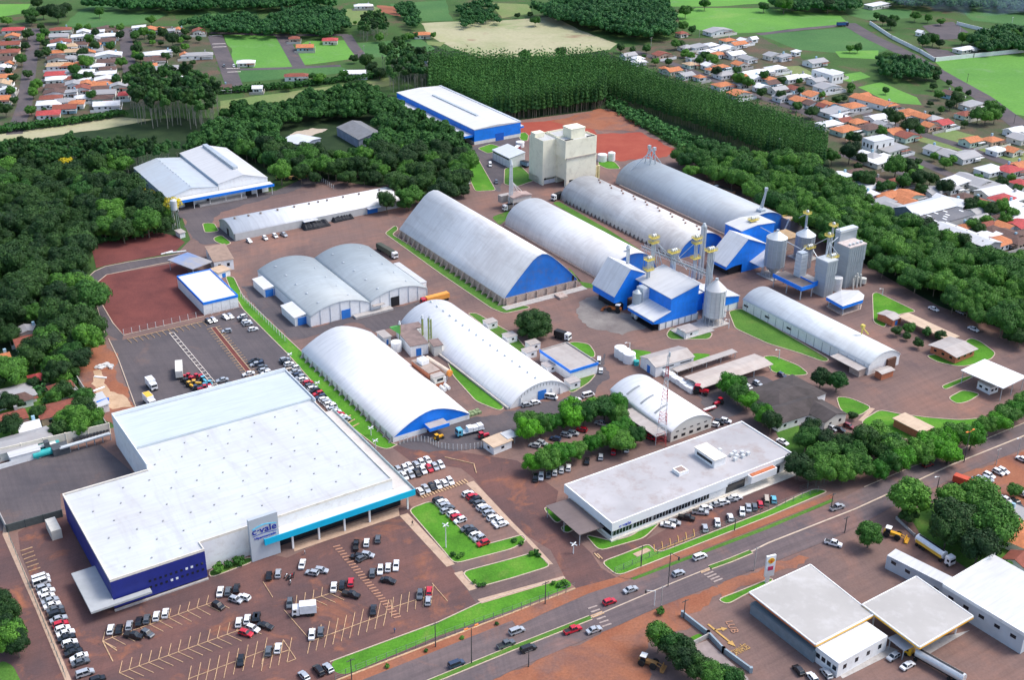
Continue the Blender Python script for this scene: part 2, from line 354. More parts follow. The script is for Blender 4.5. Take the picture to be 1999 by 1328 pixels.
# hypermarket car park
sheet('car_park', G_LOT, [(100, 1000), (560, 1090), (800, 985), (930, 1180), (1120, 1130), (640, 1345), (560, 1400), (170, 1400), (40, 1080), (35, 1040)], 3)
sheet('side_street', G_LOT, [(-15, 960), (12, 1060), (75, 1200), (130, 1340), (180, 1450), (0, 1450), (-120, 1300), (-160, 960)], 3)
sheet('access_road', G_LOT, [(760, 870), (880, 880), (1010, 900), (1090, 960), (1080, 1010), (1155, 1082), (1173, 1110), (1206, 1130), (1125, 1150), (1103, 1129), (1075, 1075), (1000, 1030), (925, 935), (900, 915), (800, 900)], 3)
sheet('access_road', G_LOT, [(1157, 1080), (1290, 1022), (1260, 1056), (1380, 990), (1530, 925), (1560, 940), (1590, 945), (1500, 998), (1290, 1079), (1266, 1063), (1216, 1083), (1173, 1099)], 3)
sheet('service_yard', G_ASPH, [(-60, 905), (0, 905), (195, 868), (262, 925), (118, 965), (120, 1005), (15, 1035), (-60, 1050)], 3)
sheet('upper_car_park', G_ASPH, [(241, 664), (399, 626), (468, 600), (520, 640), (690, 835), (550, 735), (290, 800), (262, 795), (215, 665)], 3)
sheet('asphalt_lane', G_ASPH, [(165, 548), (185, 530), (205, 521), (250, 512), (352, 496), (358, 506), (310, 515), (208, 536), (184, 556), (197, 590), (221, 631), (241, 654), (238, 668), (212, 655), (203, 640), (190, 600)], 3)
sheet('red_gravel_plot', G_RED, [(177, 476), (305, 452), (345, 462), (361, 473), (340, 494), (250, 510), (205, 519), (188, 524)], 3)
sheet('red_gravel_plot', G_RED, [(184, 557), (208, 537), (341, 514), (365, 526), (395, 600), (399, 618), (241, 655), (221, 631), (196, 590)], 3)
sheet('bare_ground', G_SOIL, [(140, 715), (160, 690), (205, 668), (232, 704), (222, 720), (265, 795), (225, 832), (200, 812)], 3)
sheet('sand_patch', G_SAND, [(182, 725), (195, 722), (205, 740), (215, 765), (245, 775), (260, 795), (220, 800), (195, 780), (178, 750)], 4)
sheet('works_apron', G_ASPH, [(470, 560), (545, 560), (610, 640), (720, 610), (836, 585), (830, 600), (800, 625), (740, 650), (690, 630), (600, 660), (575, 665), (540, 640), (500, 600)], 3)
sheet('works_apron', G_ASPH, [(775, 868), (911, 818), (995, 803), (1110, 775), (1180, 690), (1190, 740), (1110, 800), (1010, 855), (945, 878), (880, 882), (800, 878)], 3)
sheet('works_apron', G_ASPH, [(345, 405), (540, 372), (600, 347), (640, 352), (430, 415), (415, 435), (470, 470), (400, 478), (375, 465)], 3)
sheet('works_apron', G_ASPH, [(918, 290), (1010, 250), (1030, 262), (1010, 300), (995, 330), (975, 375), (945, 370)], 3)
sheet('works_apron', G_ASPH, [(1345, 745), (1490, 735), (1520, 750), (1440, 810), (1400, 820), (1370, 790)], 3)
sheet('dusty_spill', groundmat('spilt_dust', [(0.35, (0.16, 0.14, 0.135)), (0.65, (0.27, 0.25, 0.23))], 0.08, 1.5, 0.12), [(1130, 590), (1160, 578), (1200, 600), (1240, 620), (1262, 640), (1215, 655), (1150, 640), (1125, 612)], 3)
sheet('red_soil_plot', G_BRICKRED, [(1015, 240), (1115, 232), (1150, 245), (1165, 262), (1250, 258), (1325, 295), (1290, 308), (1210, 315), (1170, 300), (1060, 280), (1015, 258)], 3)
sheet('worn_plot', G_SOIL, [(1075, 238), (1170, 212), (1215, 222), (1250, 245), (1240, 256), (1170, 255), (1130, 248)], 4)
# highway
HN = [(430, 1455), (560, 1395), (711, 1328), (1000, 1213), (1150, 1160), (1235, 1132), (1500, 1030), (1625, 984), (1687, 952), (1782, 912), (1880, 877), (1999, 827), (2150, 768), (2500, 640)]
HS = [(2500, 690), (2150, 822), (1999, 877), (1865, 932), (1800, 965), (1735, 995), (1649, 1043), (1500, 1103), (1283, 1188), (1211, 1221), (1000, 1311), (950, 1335), (800, 1400), (650, 1470)]
sheet('verge', G_SOIL, [(430, 1440), (620, 1347), (663, 1328), (1000, 1198), (1123, 1150), (1206, 1128), (1230, 1134), (1500, 1032), (1625, 986)] + [(1625, 990), (1235, 1140), (1000, 1220), (711, 1335), (560, 1405), (440, 1455)], 4)
sheet('red_soil_verge', G_SOIL, [(650, 1470), (950, 1335), (1000, 1311), (1211, 1221), (1283, 1188), (1310, 1190), (1335, 1203), (1350, 1225), (1270, 1250), (1265, 1345), (1300, 1480)], 3)
sheet('red_soil_verge', G_SOIL, [(1283, 1188), (1390, 1146), (1420, 1155), (1345, 1200), (1330, 1203)], 3)
sheet('red_soil_verge', G_SOIL, [(1400, 1145), (1500, 1103), (1560, 1085), (1580, 1090), (1500, 1130), (1410, 1172)], 3)
sheet('red_soil_verge', G_SOIL, [(1865, 932), (2150, 822), (2500, 690), (2500, 1100), (1999, 1100), (1985, 1000), (1900, 985), (1860, 960)], 3)
sheet('highway', G_ROAD, HN + HS, 5)
sheet('soil_crossing', G_SOIL, [(1000, 1213), (1103, 1175), (1150, 1160), (1060, 1200), (1008, 1225)], 6)
sheet('verge_footpath', G_SOIL, [(1206, 1127), (1500, 1010), (1625, 965), (1627, 973), (1500, 1024), (1226, 1132)], 5)
sheet('grass_strip', G_LAWN2, [(1231, 1131), (1500, 1027), (1625, 975), (1627, 980), (1500, 1034), (1238, 1134)], 6)
med = MB(); med2 = MB()
for path in ([(700, 1391), (851, 1329), (1000, 1268), (1153, 1208)], [(1386, 1110), (1425, 1096), (1466, 1079)]):
    P = PW(path); ribbon(med, P, 1.3, 0.05, 0.36); ribbon(med2, P, 1.9, 0.0, 0.31)
struct('median_grass', med, G_LAWN2); struct('median_kerb', med2, G_KERB)
m = MB(); ribbon(m, PW([(1153, 1208), (1300, 1145), (1386, 1110)]), 0.35, 0.03, 0.20); ribbon(m, PW([(1466, 1079), (1499, 1062), (1670, 995), (1790, 940), (1850, 912), (1999, 852), (2150, 793)]), 0.5, 0.03, 0.26)
struct('median_line', m, G_KERB)
kerb('kerb', [(620, 1347), (663, 1328), (1000, 1198), (1123, 1150)], close=False, w=0.5, mat=LINE_Y)
kerb('kerb', [(1999, 827), (1880, 877), (1782, 912), (1687, 952)], close=False)
# lawns and grass strips
lawn([(440, 540), (456, 541), (475, 580), (592, 690), (766, 868), (778, 868), (757, 879), (735, 873), (690, 838), (560, 690), (475, 605), (448, 560)])
lawn([(797, 996), (841, 979), (858, 993), (899, 1033), (935, 1068), (1003, 1050), (1020, 1045), (1029, 1056), (1000, 1073), (887, 1102), (869, 1080)])
lawn([(902, 1118), (1000, 1092), (1045, 1079), (1077, 1106), (1000, 1130), (934, 1148), (915, 1135)])
lawn([(644, 1294), (856, 1216), (935, 1179), (1000, 1159), (1103, 1129), (1120, 1145), (1000, 1192), (850, 1245), (680, 1318), (655, 1316)], k=False)
kerb('kerb', [(644, 1294), (856, 1216), (935, 1179), (1000, 1159), (1103, 1129)], close=False)
lawn([(1173, 1099), (1216, 1083), (1266, 1063), (1277, 1075), (1290, 1079), (1500, 998), (1560, 968), (1590, 955), (1618, 960), (1500, 1010), (1206, 1126)])
lawn([(1142, 1045), (1165, 1050), (1195, 1058), (1235, 1047), (1260, 1026), (1290, 1020), (1257, 1052), (1170, 1077)])
lawn([(1060, 993), (1077, 990), (1101, 1015), (1086, 1024)]); lawn([(1093, 1032), (1108, 1024), (1123, 1034), (1106, 1043)])
lawn([(751, 456), (772, 440), (778, 448), (765, 458), (870, 520), (985, 596), (1030, 598), (1035, 602), (985, 613), (960, 603), (860, 535)], mat=G_LAWN2)
lawn([(1108, 522), (1125, 549), (1165, 556), (1168, 562), (1140, 563), (1118, 530)], mat=G_LAWN2, k=False)
lawn([(1078, 396), (1090, 393), (1190, 450), (1255, 492), (1240, 498), (1150, 440)], mat=G_LAWN2, k=False)
lawn([(960, 424), (1003, 408), (1008, 414), (985, 432), (975, 440)], mat=G_LAWN2, k=False)
lawn([(915, 305), (932, 308), (968, 372), (928, 374), (912, 340)])
lawn([(985, 330), (1012, 320), (1045, 352), (1008, 365), (984, 360)], mat=G_LAWN2)
lawn([(932, 290), (958, 281), (990, 291), (952, 300)]); lawn([(1010, 262), (1025, 258), (1032, 265), (1030, 275), (1018, 275)])
lawn([(1168, 312), (1200, 316), (1212, 330), (1185, 330), (1168, 322)])
lawn([(395, 436), (418, 436), (428, 452), (400, 455)]); lawn([(416, 465), (432, 459), (452, 475), (440, 480), (420, 472)])
lawn([(1422, 608), (1450, 603), (1500, 632), (1620, 703), (1610, 708), (1560, 690), (1500, 672), (1435, 642)], mat=G_LAWN2)
lawn([(1310, 640), (1350, 645), (1392, 650), (1385, 663), (1310, 664), (1300, 655)], mat=G_LAWN2)
lawn([(1488, 697), (1510, 695), (1560, 715), (1580, 732), (1550, 735), (1508, 728)])
lawn([(1703, 574), (1712, 571), (1790, 609), (1762, 613), (1735, 620), (1727, 641), (1705, 630)])
lawn([(1806, 695), (1850, 690), (1895, 660), (1915, 668), (1944, 690), (1935, 702), (1890, 715), (1868, 716), (1830, 708)])
lawn([(1837, 755), (1880, 738), (1905, 732), (1890, 742), (1845, 762)]); lawn([(1850, 778), (1880, 762), (1915, 770), (1890, 785), (1868, 790)])
lawn([(1632, 775), (1660, 778), (1702, 796), (1680, 812), (1655, 812), (1640, 800)])
lawn([(1680, 824), (1717, 801), (1760, 810), (1820, 817), (1875, 821), (1915, 817), (1920, 830), (1870, 850), (1800, 862), (1700, 850)])
lawn([(1105, 672), (1120, 668), (1150, 672), (1162, 690), (1160, 700), (1140, 695)]); lawn([(1125, 742), (1165, 730), (1150, 748), (1118, 768), (1108, 764)], mat=G_LAWN2)
lawn([(1228, 685), (1240, 683), (1275, 688), (1255, 700), (1240, 705)], k=False); lawn([(1350, 690), (1390, 692), (1370, 705), (1355, 708)], k=False)
lawn([(912, 612), (930, 612), (1005, 655), (1035, 690), (1025, 695), (985, 668)], mat=G_LAWN2)
lawn([(862, 680), (880, 690), (985, 797), (975, 803), (930, 785), (885, 735)])
lawn([(1510, 835), (1560, 830), (1600, 880), (1640, 900), (1610, 930), (1545, 905)], mat=G_LAWN2, k=False)
lawn([(408, 1115), (490, 1088), (495, 1098), (410, 1130)], mat=G_LAWN2)
lawn([(1340, 1250), (1365, 1237), (1375, 1245), (1348, 1262)], k=False); lawn([(1400, 1172), (1445, 1155), (1505, 1130), (1510, 1135), (1450, 1165), (1420, 1182)])
lawn([(0, 1290), (25, 1300), (45, 1340), (60, 1400), (-40, 1400)], mat=G_LAWN2, k=False)
lawn([(1770, 1000), (1860, 970), (1900, 1000), (1999, 1090), (1999, 1150), (1900, 1120), (1800, 1050)], mat=G_LAWN2, k=False)
# footpaths
sheet('footpath', G_WALK, [(780, 1008), (796, 1003), (888, 1103), (872, 1108)], 4); sheet('footpath', G_WALK, [(886, 1120), (902, 1116), (932, 1150), (916, 1155)], 4)
sheet('footpath', G_WALK, [(932, 1172), (1100, 1126), (1104, 1131), (940, 1180)], 5)
sheet('footpath', G_WALK, [(575, 1078), (795, 1003), (780, 1008), (778, 992), (570, 1062)], 4)
sheet('footpath', G_WALK, [(909, 945), (925, 940), (1000, 1020), (1040, 1060), (1080, 1103), (1070, 1104), (1028, 1058)], 4)
sheet('footpath', G_WALK, [(1675, 822), (1700, 797), (1708, 799), (1685, 824)], 5)
sheet('footpath', G_WALK, [(8, 1020), (20, 1050), (80, 1190), (140, 1330), (150, 1360), (140, 1362), (70, 1192), (5, 1045)], 4)
sheet('footpath', G_WALK, [(1235, 1083), (1262, 1071), (1272, 1076), (1244, 1089)], 6)
# fields beyond
for mt, pts in ((G_FIELD, [(-60, 9), (60, 7), (48, 25), (0, 33), (-60, 40)]), (G_FIELD2, [(125, 50), (150, 25), (180, 8), (280, 10), (330, 25), (300, 42), (240, 50), (180, 53)]),
                (G_FIELD2, [(330, 15), (500, 10), (500, 40), (400, 32)]), (G_FIELD, [(437, 68), (543, 65), (573, 130), (500, 134), (460, 130)]),
                (G_FIELD, [(577, 92), (600, 80), (675, 78), (705, 112), (590, 127)]), (G_FIELD3, [(667, 18), (740, 12), (760, 45), (685, 48)]),
                (G_FIELD2, [(760, 8), (870, 0), (885, 40), (800, 42)]), (G_FIELD2, [(690, 85), (820, 75), (850, 95), (810, 110), (720, 112)]),
                (G_STUB, [(822, 45), (870, 42), (970, 40), (1080, 32), (1130, 58), (1205, 85), (1190, 97), (1080, 110), (940, 114), (880, 92), (840, 70)]),
                (G_FIELD3, [(832, 80), (870, 82), (860, 90), (835, 87)]), (G_FIELD3, [(960, 5), (1030, 8), (1040, 25), (980, 35)]),
                (G_FIELD, [(1320, 28), (1360, 15), (1500, 15), (1640, 30), (1655, 45), (1500, 62), (1400, 67), (1335, 50)]),
                (G_FIELD2, [(1480, 68), (1655, 52), (1740, 95), (1700, 108), (1560, 97)]), (G_FIELD, [(1630, 100), (1715, 98), (1710, 115), (1640, 112)]),
                (G_FIELD, [(1290, -8), (1500, -10), (1510, 5), (1400, 12), (1300, 12)]), (G_FIELD2, [(1640, 16), (1780, 18), (1775, 35), (1700, 40), (1660, 30)]),
                (G_FIELD, [(1825, 120), (1999, 103), (2200, 85), (2200, 260), (1975, 222), (1930, 205), (1880, 170)]),
                (G_FIELD3, [(1780, 272), (1860, 253), (1999, 292), (2100, 320), (2000, 325), (1900, 300), (1830, 285)]), (G_FIELD, [(1675, 170), (1720, 160), (1790, 190), (1800, 205), (1740, 200)]),
                (G_FIELD, [(1620, 150), (1680, 140), (1700, 150), (1660, 160)]), (G_FIELD, [(1738, 305), (1770, 306), (1805, 325), (1798, 332), (1760, 322)]),
                (G_FIELD2, [(1860, 10), (1999, 15), (2100, 30), (2100, 60), (1900, 40)]), (G_FIELD3, [(1500, 132), (1560, 128), (1600, 150), (1560, 160)]),
                (G_FIELD2, [(440, 136), (665, 130), (690, 140), (600, 150), (470, 160)]),
                (G_STUB, [(-60, 268), (0, 262), (230, 228), (300, 233), (250, 243), (0, 284), (-60, 292)]), (G_FIELD3, [(430, 197), (560, 180), (760, 150), (770, 165), (560, 205), (430, 214)])):
    sheet('field', mt, pts, 2)
sheet('red_ground', G_SOIL, [(735, 10), (770, 12), (782, 32), (745, 24)], 3)
sheet('substation_yard', G_ASPH, [(1800, 50), (1860, 42), (1890, 62), (1880, 75), (1830, 78)], 3); sheet('substation_yard', G_ASPH, [(1800, 92), (1850, 98), (1870, 108), (1825, 114)], 3)
# streets
for path, wd in (([(28, 262), (48, 205), (58, 130), (70, 55)], 9), ([(255, 152), (248, 100), (244, 55)], 9), ([(462, 180), (440, 120), (420, 70)], 11), ([(585, 132), (567, 100), (548, 68)], 9),
                 ([(708, 113), (690, 90), (676, 68)], 8), ([(410, 64), (550, 68), (680, 68)], 7), ([(440, 136), (560, 133), (665, 128)], 6),
                 ([(1655, 45), (1700, 72), (1775, 108), (1850, 152), (1915, 188), (1975, 232), (2060, 300)], 13), ([(1480, 67), (1560, 57), (1655, 48)], 7),
                 ([(1640, 200), (1720, 235), (1800, 262), (1860, 280), (1999, 330), (2080, 350)], 8), ([(1640, 300), (1700, 320), (1800, 350)], 7), ([(1240, 100), (1330, 130), (1440, 175), (1560, 215), (1680, 270), (1760, 300), (1850, 340), (2000, 400)], 7)):
    L, Rr = offs(PW(path), wd); sheet('street', G_ASPH, L + Rr[::-1], 3, raw=True)

# painted lines
def lines(name, segs, wd, mat, lev=7, t='P'):
    m = MB()
    for a, b in segs: z = lift(lev); ribbon(m, PW([a, b], t), wd, 0.12, z)
    return struct(name, m, mat)
def ticks(t, p0, p1, n, up, dn, skip=()):
    S_ = []
    if p1: S_.append((p0, p1))
    for i in range(n):
        if i in skip: continue
        f = i / (n - 1); x = p0[0] + (p1[0] - p0[0]) * f; y = p0[1] + (p1[1] - p0[1]) * f
        if up: S_.append(((x, y), (x + up[0], y + up[1])))
        if dn: S_.append(((x, y), (x + dn[0], y + dn[1])))
    return S_
lines('parking_lines', ticks('30', (800, 1030), (1680, 720), 13, (18, -72), (105, 55)), 0.16, LINE_Y, t='30')
lines('parking_lines', ticks('30', (930, 1280), (1920, 925), 14, (22, -95), (115, 52)), 0.16, LINE_Y, t='30')
lines('parking_lines', [((800, 1030), (880, 1190)), ((800, 1030), (910, 1105))], 0.25, LINE_Y, t='30')
lines('parking_lines', ticks('30', (1470, 1325), (2060, 1105), 9, (20, -100), (-22, 105)), 0.16, LINE_Y, t='30')
lines('parking_lines', ticks('31', (420, 1035), (1010, 820), 10, (22, -110), (-20, 95)), 0.16, LINE_Y, t='31')
lines('parking_lines', ticks('31', (60, 1165), (260, 1100), 4, (18, -95), (-20, 100)) + [((210, 1020), (310, 1170)), ((310, 1170), (250, 1195)), ((1050, 710), (1055, 780)), ((1370, 580), (1490, 720))], 0.16, LINE_Y, t='31')
lines('parking_lines', ticks('31', (1060, 770), (1370, 670), 6, (10, -80), (-8, 75)), 0.16, LINE_Y, t='31')
lines('parking_lines', ticks('31', (310, 745), (640, 640), 6, (8, -70), (110, 50)) + [((55, 570), (130, 690)), ((220, 790), (400, 1000))], 0.16, LINE_Y, t='31')
lines('zebra_crossing', [((600 + i * 17.5, 298 + i * 20.5), (655 + i * 17.5, 285 + i * 20.5)) for i in range(28)], 0.4, plain('faded_orange_lines', (0.42, 0.22, 0.14), 0.9, 0.2, 1.0), t='31')
lines('parking_lines', ticks('32', (1110, 335), (1420, 215), 6, (-8, -55), None), 0.2, LINE_O, t='32')
FADED = plain('worn_crossing_paint', (0.36, 0.29, 0.26), 0.9, 0.25, 1.5)
lines('zebra_crossing', [((590 + i * 22, 780 + i * 28), (660 + i * 22, 756 + i * 28)) for i in range(6)], 0.5, FADED, t='32')
lines('zebra_crossing', [((1470 + i * 24, 500 + i * 18), (1540 + i * 24, 472 + i * 18)) for i in range(5)], 0.5, FADED, t='32')
lines('stop_line', [((610, 838), (700, 802)), ((625, 848), (715, 812)), ((1465, 492), (1530, 466)), ((1470, 500), (1536, 476))], 0.35, LINE_Y, t='32')
lines('zebra_crossing', [((820 + i * 5.4, 968 - i * 1.9), (827 + i * 5.4, 974 - i * 1.9)) for i in range(17)], 0.45, LINE_Y)
lines('zebra_crossing', [((1160 + i * 6, 1082 + i * 1), (1170 + i * 6, 1092 + i * 1)) for i in range(2)] + [((660 + i * 8, 825 + i * 8), (685 + i * 8, 812 + i * 8)) for i in range(3)], 0.4, LINE_Y)
lines('street_marks', [((408 + i, 70 + k), (434 + i, 69 + k)) for i, k in ((0, 0), (6, 16), (8, 22))] + [((442, 134), (468, 133)), ((444, 141), (470, 140))], 1.0, LINE_W)
lines('parking_lines', [((330 + i * 5.2, 652 + i * 6.3), (338 + i * 5.2, 650 + i * 6.3)) for i in range(18)], 0.3, LINE_W)
lines('parking_lines', [((331, 652), (424, 765)), ((339, 650), (432, 762))], 0.22, LINE_W)
lines('parking_lines', ticks('P', (413, 642), (492, 742), 22, (-9, 2), None) + ticks('P', (421, 640), (500, 738), 22, (9, -2), None), 0.15, LINE_Y)
lines('parking_lines', ticks('P', (248, 663), (395, 629), 14, (9, 8), None), 0.15, LINE_Y)
lines('parking_lines', [((165 / 3.988 + 0, 995 + 330 / 3.988), (255 / 3.988, 995 + 300 / 3.988))] + [((40 + i * 3.2, 1078 + i * 8), (63 + i * 3.2, 1070 + i * 8)) for i in range(6)], 0.15, LINE_Y)
sheet('planting_strip', G_RED, [(412, 641), (421, 639), (502, 740), (493, 743)], 5); kerb('kerb', [(412, 641), (421, 639), (502, 740), (493, 743)], w=0.25)
kerb('kerb', [(212, 662), (232, 704), (265, 795)], close=False); kerb('kerb', [(165, 548), (185, 530), (205, 521), (250, 512), (352, 496)], close=False)
kerb('kerb', [(204, 650), (190, 600), (165, 552)], close=False, w=.2); kerb('kerb', [(355, 508), (310, 516), (208, 537), (184, 557), (197, 591), (221, 632), (241, 655), (399, 618)], close=False)
lines('lane_line', [((868, 894), (925, 907)), ((925, 907), (930, 925))], 0.25, LINE_Y)
# yellow ground arrows and lettering by the fuel station
def arrow(mb, p, q, wd, hd):
    (a, b), (c, d) = p, q; l = math.hypot(c - a, d - b); ux, uy = (c - a) / l, (d - b) / l; z = 0.25
    e = (c - ux * hd, d - uy * hd)
    ribbon(mb, [p, e], wd, z - 0.1, z)
    mb.prism([(e[0] - uy * wd * 1.6, e[1] + ux * wd * 1.6), q, (e[0] + uy * wd * 1.6, e[1] - ux * wd * 1.6)], z - 0.1, z)
m = MB(); arrow(m, W('G', 175, 480), W('G', 600, 830), 0.55, 2.2); arrow(m, W('G', 275, 570), W('G', 475, 545), 0.5, 1.6); struct('painted_arrow', m, LINE_O)
def textmesh(body, size, ext=0.0):
    cu = bpy.data.curves.new('lettering', 'FONT'); cu.body = body; cu.size = size; cu.extrude = ext; cu.align_x = 'LEFT'
    o = bpy.data.objects.new('tmp', cu); COL.objects.link(o); dg = bpy.context.evaluated_depsgraph_get()
    me = bpy.data.meshes.new_from_object(o.evaluated_get(dg)); bpy.data.objects.remove(o); bpy.data.curves.remove(cu)
    return me
def groundtext(body, p, q, depth, mat):
    me = textmesh(body, 1.0, 0.02); me.materials.clear(); me.materials.append(mat)
    xs = [v.co.x for v in me.vertices]; ys = [v.co.y for v in me.vertices]; L = math.hypot(q[0] - p[0], q[1] - p[1])
    kx = L / (max(xs) - min(xs)); ky = depth / (max(ys) - min(ys)); x0 = min(xs); y0 = min(ys)
    for v in me.vertices: v.co.x = (v.co.x - x0) * kx; v.co.y = (v.co.y - y0) * ky
    o = ob('ground_lettering', me, None, (p[0], p[1], 0.24), math.atan2(q[1] - p[1], q[0] - p[0])); o['kind'] = 'structure'
groundtext('CAMINHÕES', W('G', 600, 975), W('G', 835, 850), 2.6, LINE_O)
groundtext('LUB', W('G', 440, 445), W('G', 545, 620), -2.0 + 4.0, plain('faded_orange_lines', (0.42, 0.22, 0.14)))
# ------------------------------------------------------------ big buildings (all in the works' grid: x' right, y' away)
def arc(wd, h0, h1, n=22, p=2.0):
    """arched roof line from eave height h0 to crown h1"""
    out = []
    for i in range(n + 1):
        a = math.pi * (1 - i / n); c = math.cos(a); s_ = math.sin(a)
        out.append((wd / 2 + wd / 2 * (abs(c) ** (2 / p)) * (1 if c > 0 else -1), h0 + (h1 - h0) * (s_ ** (2 / p))))
    return out
def circ(wd, h0, h1, n=22):
    r = ((wd / 2) ** 2 + (h1 - h0) ** 2) / (2 * (h1 - h0)); a0 = math.asin(min(1, wd / 2 / r)); out = []
    for i in range(n + 1):
        a = -a0 + 2 * a0 * i / n; out.append((wd / 2 + r * math.sin(a), h1 - r + r * math.cos(a)))
    return out
def hall(name, label, cat, x, y, wd, L, prof, roofm, wallm, gablem=None, plinth=0.0, wallh=None, th=0.22, over=0.35, smooth=True, gabs=(0.0, 1.0), group=None):
    """arched or gabled shed: near-left corner at (x, y); roof line prof [(x,z)] left to right"""
    t = site(name, label, cat, x, y, group)
    m = MB(); up = prof; dn = [(px, pz - th) for px, pz in prof]
    i0 = 0; n = len(up); ys = (-over, L + over)
    # roof as a strip (top, underside, rims)
    for yy in ys: m.v += [(p[0], yy, p[1]) for p in up] + [(p[0], yy, p[1]) for p in dn]
    o2 = 2 * n
    for k in range(n - 1):
        m.f.append((k, k + 1, o2 + k + 1, o2 + k)); m.m.append(0)
        m.f.append((n + k + 1, n + k, o2 + n + k, o2 + n + k + 1)); m.m.append(0)
        m.f.append((k + 1, k, n + k, n + k + 1)); m.m.append(0)
        m.f.append((o2 + k, o2 + k + 1, o2 + n + k + 1, o2 + n + k)); m.m.append(0)
    m.f.append((0, o2, o2 + n, n)); m.m.append(0); m.f.append((n - 1, 2 * n - 1, o2 + 2 * n - 1, o2 + n - 1)); m.m.append(0)
    ro = m.build('roof', roofm, t)
    if smooth:
        for p_ in ro.data.polygons:
            if p_.normal.z > 0.05 and abs(p_.normal.y) < 0.1: p_.use_smooth = True
    # gables
    w0 = plinth
    body = [(max(0.1, min(wd - 0.1, p[0])), max(p[1] - th - 0.003, w0)) for p in prof]
    body = [(0.1, w0)] + [b for b in body if b[1] > w0 + 0.02] + [(wd - 0.1, w0)]
    for gy in (0.0, L - 0.3): g = MB(); g.extr(body[::-1], gy, gy + 0.3); g.build('gable', gablem or wallm, t)
    hl = prof[0][1] - th; hr = prof[-1][1] - th
    if plinth:
        part(t, 'plinth', wallm, (0, -0.05, 0, wd, 0.35, plinth - 0.003)); part(t, 'plinth', wallm, (0, L - 0.35, 0, wd, L + 0.05, plinth - 0.003))
    part(t, 'wall', wallm, (0.02, 0.36, 0, 0.3, L - 0.36, hl - 0.003)); part(t, 'wall', wallm, (wd - 0.3, 0.36, 0, wd - 0.02, L - 0.36, hr - 0.003))
    return t
def vents(t, prof, xs, ys, r=0.45, h=0.55, mat=None):
    """small ridge ventilators, each its own part"""
    m0 = None; rp = [q for q in t.children if q.name.split('.')[0] == 'roof']; t = rp[0] if rp else t
    for x in xs:
        z = np.interp(x, [p[0] for p in prof], [p[1] for p in prof])
        for y in ys:
            if m0 is None:
                m = MB(); m.cyl(0, 0, -0.1, h * 0.6, r * 0.6, n=8); m.cyl(0, 0, h * 0.6, h, r, r * 0.3, n=8); m0 = m.mesh('ventilator', mat or STEEL)
            ob('ventilator', m0, t, (x, y, float(z)))
def part(t, name, mat, *boxes):
    if len(boxes) > 1 and name in ('post', 'window', 'dock_door', 'tower', 'wall', 'doorway', 'canopy_fascia'):
        for b in boxes: o = part(t, name, mat, b)
        return o
    m = MB()
    for b in boxes: m.box(*b)
    return m.build(name, mat, t)
def buttresses(t, x, ys, h, out, mat, side=-1, name='buttress'):
    m = MB()
    m.extr([(0, 0), (side * out, 0), (side * 0.15, h), (0, h)] if side > 0 else [(0, h), (side * 0.15, h), (side * out, 0), (0, 0)], -0.2, 0.2)
    me = m.mesh(name, mat)
    for y in ys: ob(name, me, t, (x, y, 0))
def door(t, x, y, wd, h, mat, name='door', z=0.0): part(t, name, mat, (x, y - 0.16, z, x + wd, y, z + h))

ARCHW = roofmat('arched_white_roof', (0.90, 0.90, 0.90), dirt=0.16, patch=.06)
R_BIG = roofmat('weathered_light_roof', (0.70, 0.71, 0.715), (0.42, 0.39, 0.375), 0.55, patch=0.05)
R_OLD = roofmat('stained_old_roof', (0.60, 0.60, 0.595), (0.27, 0.235, 0.225), 0.55, patch=0.09, streak=0.15)
R_BLUEGREY = roofmat('blue_grey_roof', (0.40, 0.45, 0.49), (0.25, 0.25, 0.27), 0.35, patch=0.08)
R_GREYBLUE = roofmat('pale_blue_grey_roof', (0.38, 0.43, 0.455), (0.24, 0.26, 0.28), 0.35, patch=0.12)
R_LIGHT = roofmat('light_grey_roof', (0.68, 0.69, 0.70), (0.45, 0.42, 0.40), 0.3, patch=0.12)
R_PALE = roofmat('pale_roof', (0.60, 0.64, 0.68), (0.45, 0.45, 0.45), 0.3)
R_BEIGE = roofmat('grey_beige_roof', (0.44, 0.40, 0.37), (0.28, 0.22, 0.19), 0.5, patch=0.3)
R_DARKB = roofmat('mossy_brown_roof', (0.085, 0.07, 0.068), (0.035, 0.03, 0.028), 0.8, rough=.95, patch=0.2, streak=0.25)
R_SAND = roofmat('sandy_roof', (0.60, 0.45, 0.31), (0.40, 0.25, 0.16), 0.5, patch=0.4)
BLUEGABLE = plain('blue_gable_sheet', (0.015, 0.17, 0.60), 0.55, 0.2, 0.12, dirt=((0.12, 0.13, 0.20), 0.6))
STONE = plain('dusty_concrete_wall', (0.44, 0.35, 0.30), 0.95, 0.18, 0.6, dirt=((0.2, 0.12, 0.09), 0.6))

# pointed grain hall
pf = [(0, 3.4), (3, 6.6), (6.5, 10.2), (10, 13.6), (13.5, 16.9), (15.8, 18.3), (18.2, 18.9), (20.6, 18.3), (23, 16.7), (26.5, 13.6), (30, 10.2), (33.5, 6.6), (36.4, 3.4)]
x, y = S('P', 983, 597)
t = hall('grain_hall', 'tallest pointed grain hall with pale stained roof, blue gable and concrete buttresses', 'warehouse', x, y, 36.4, 88.5, pf, R_BIG, STONE, BLUEGABLE, plinth=3.2)
buttresses(t, 0, [1 + i * 4.3 for i in range(21)], 3.2, 2.2, STONE, -1)
buttresses(t, 36.4, [1 + i * 4.3 for i in range(21)], 3.2, 2.2, STONE, 1)
for i in range(8): part(t, 'pilaster', STONE, (1 + i * 4.9, -0.7, 0, 1.35 + i * 4.9, -0.06, 3.0))
door(t, 33.6, -0.02, 1.0, 2, DARK, 'hatch', 3.4)
part(t, 'apron', CONC, (-1.5, -4.5, 0, 38.5, -0.8, 0.18))
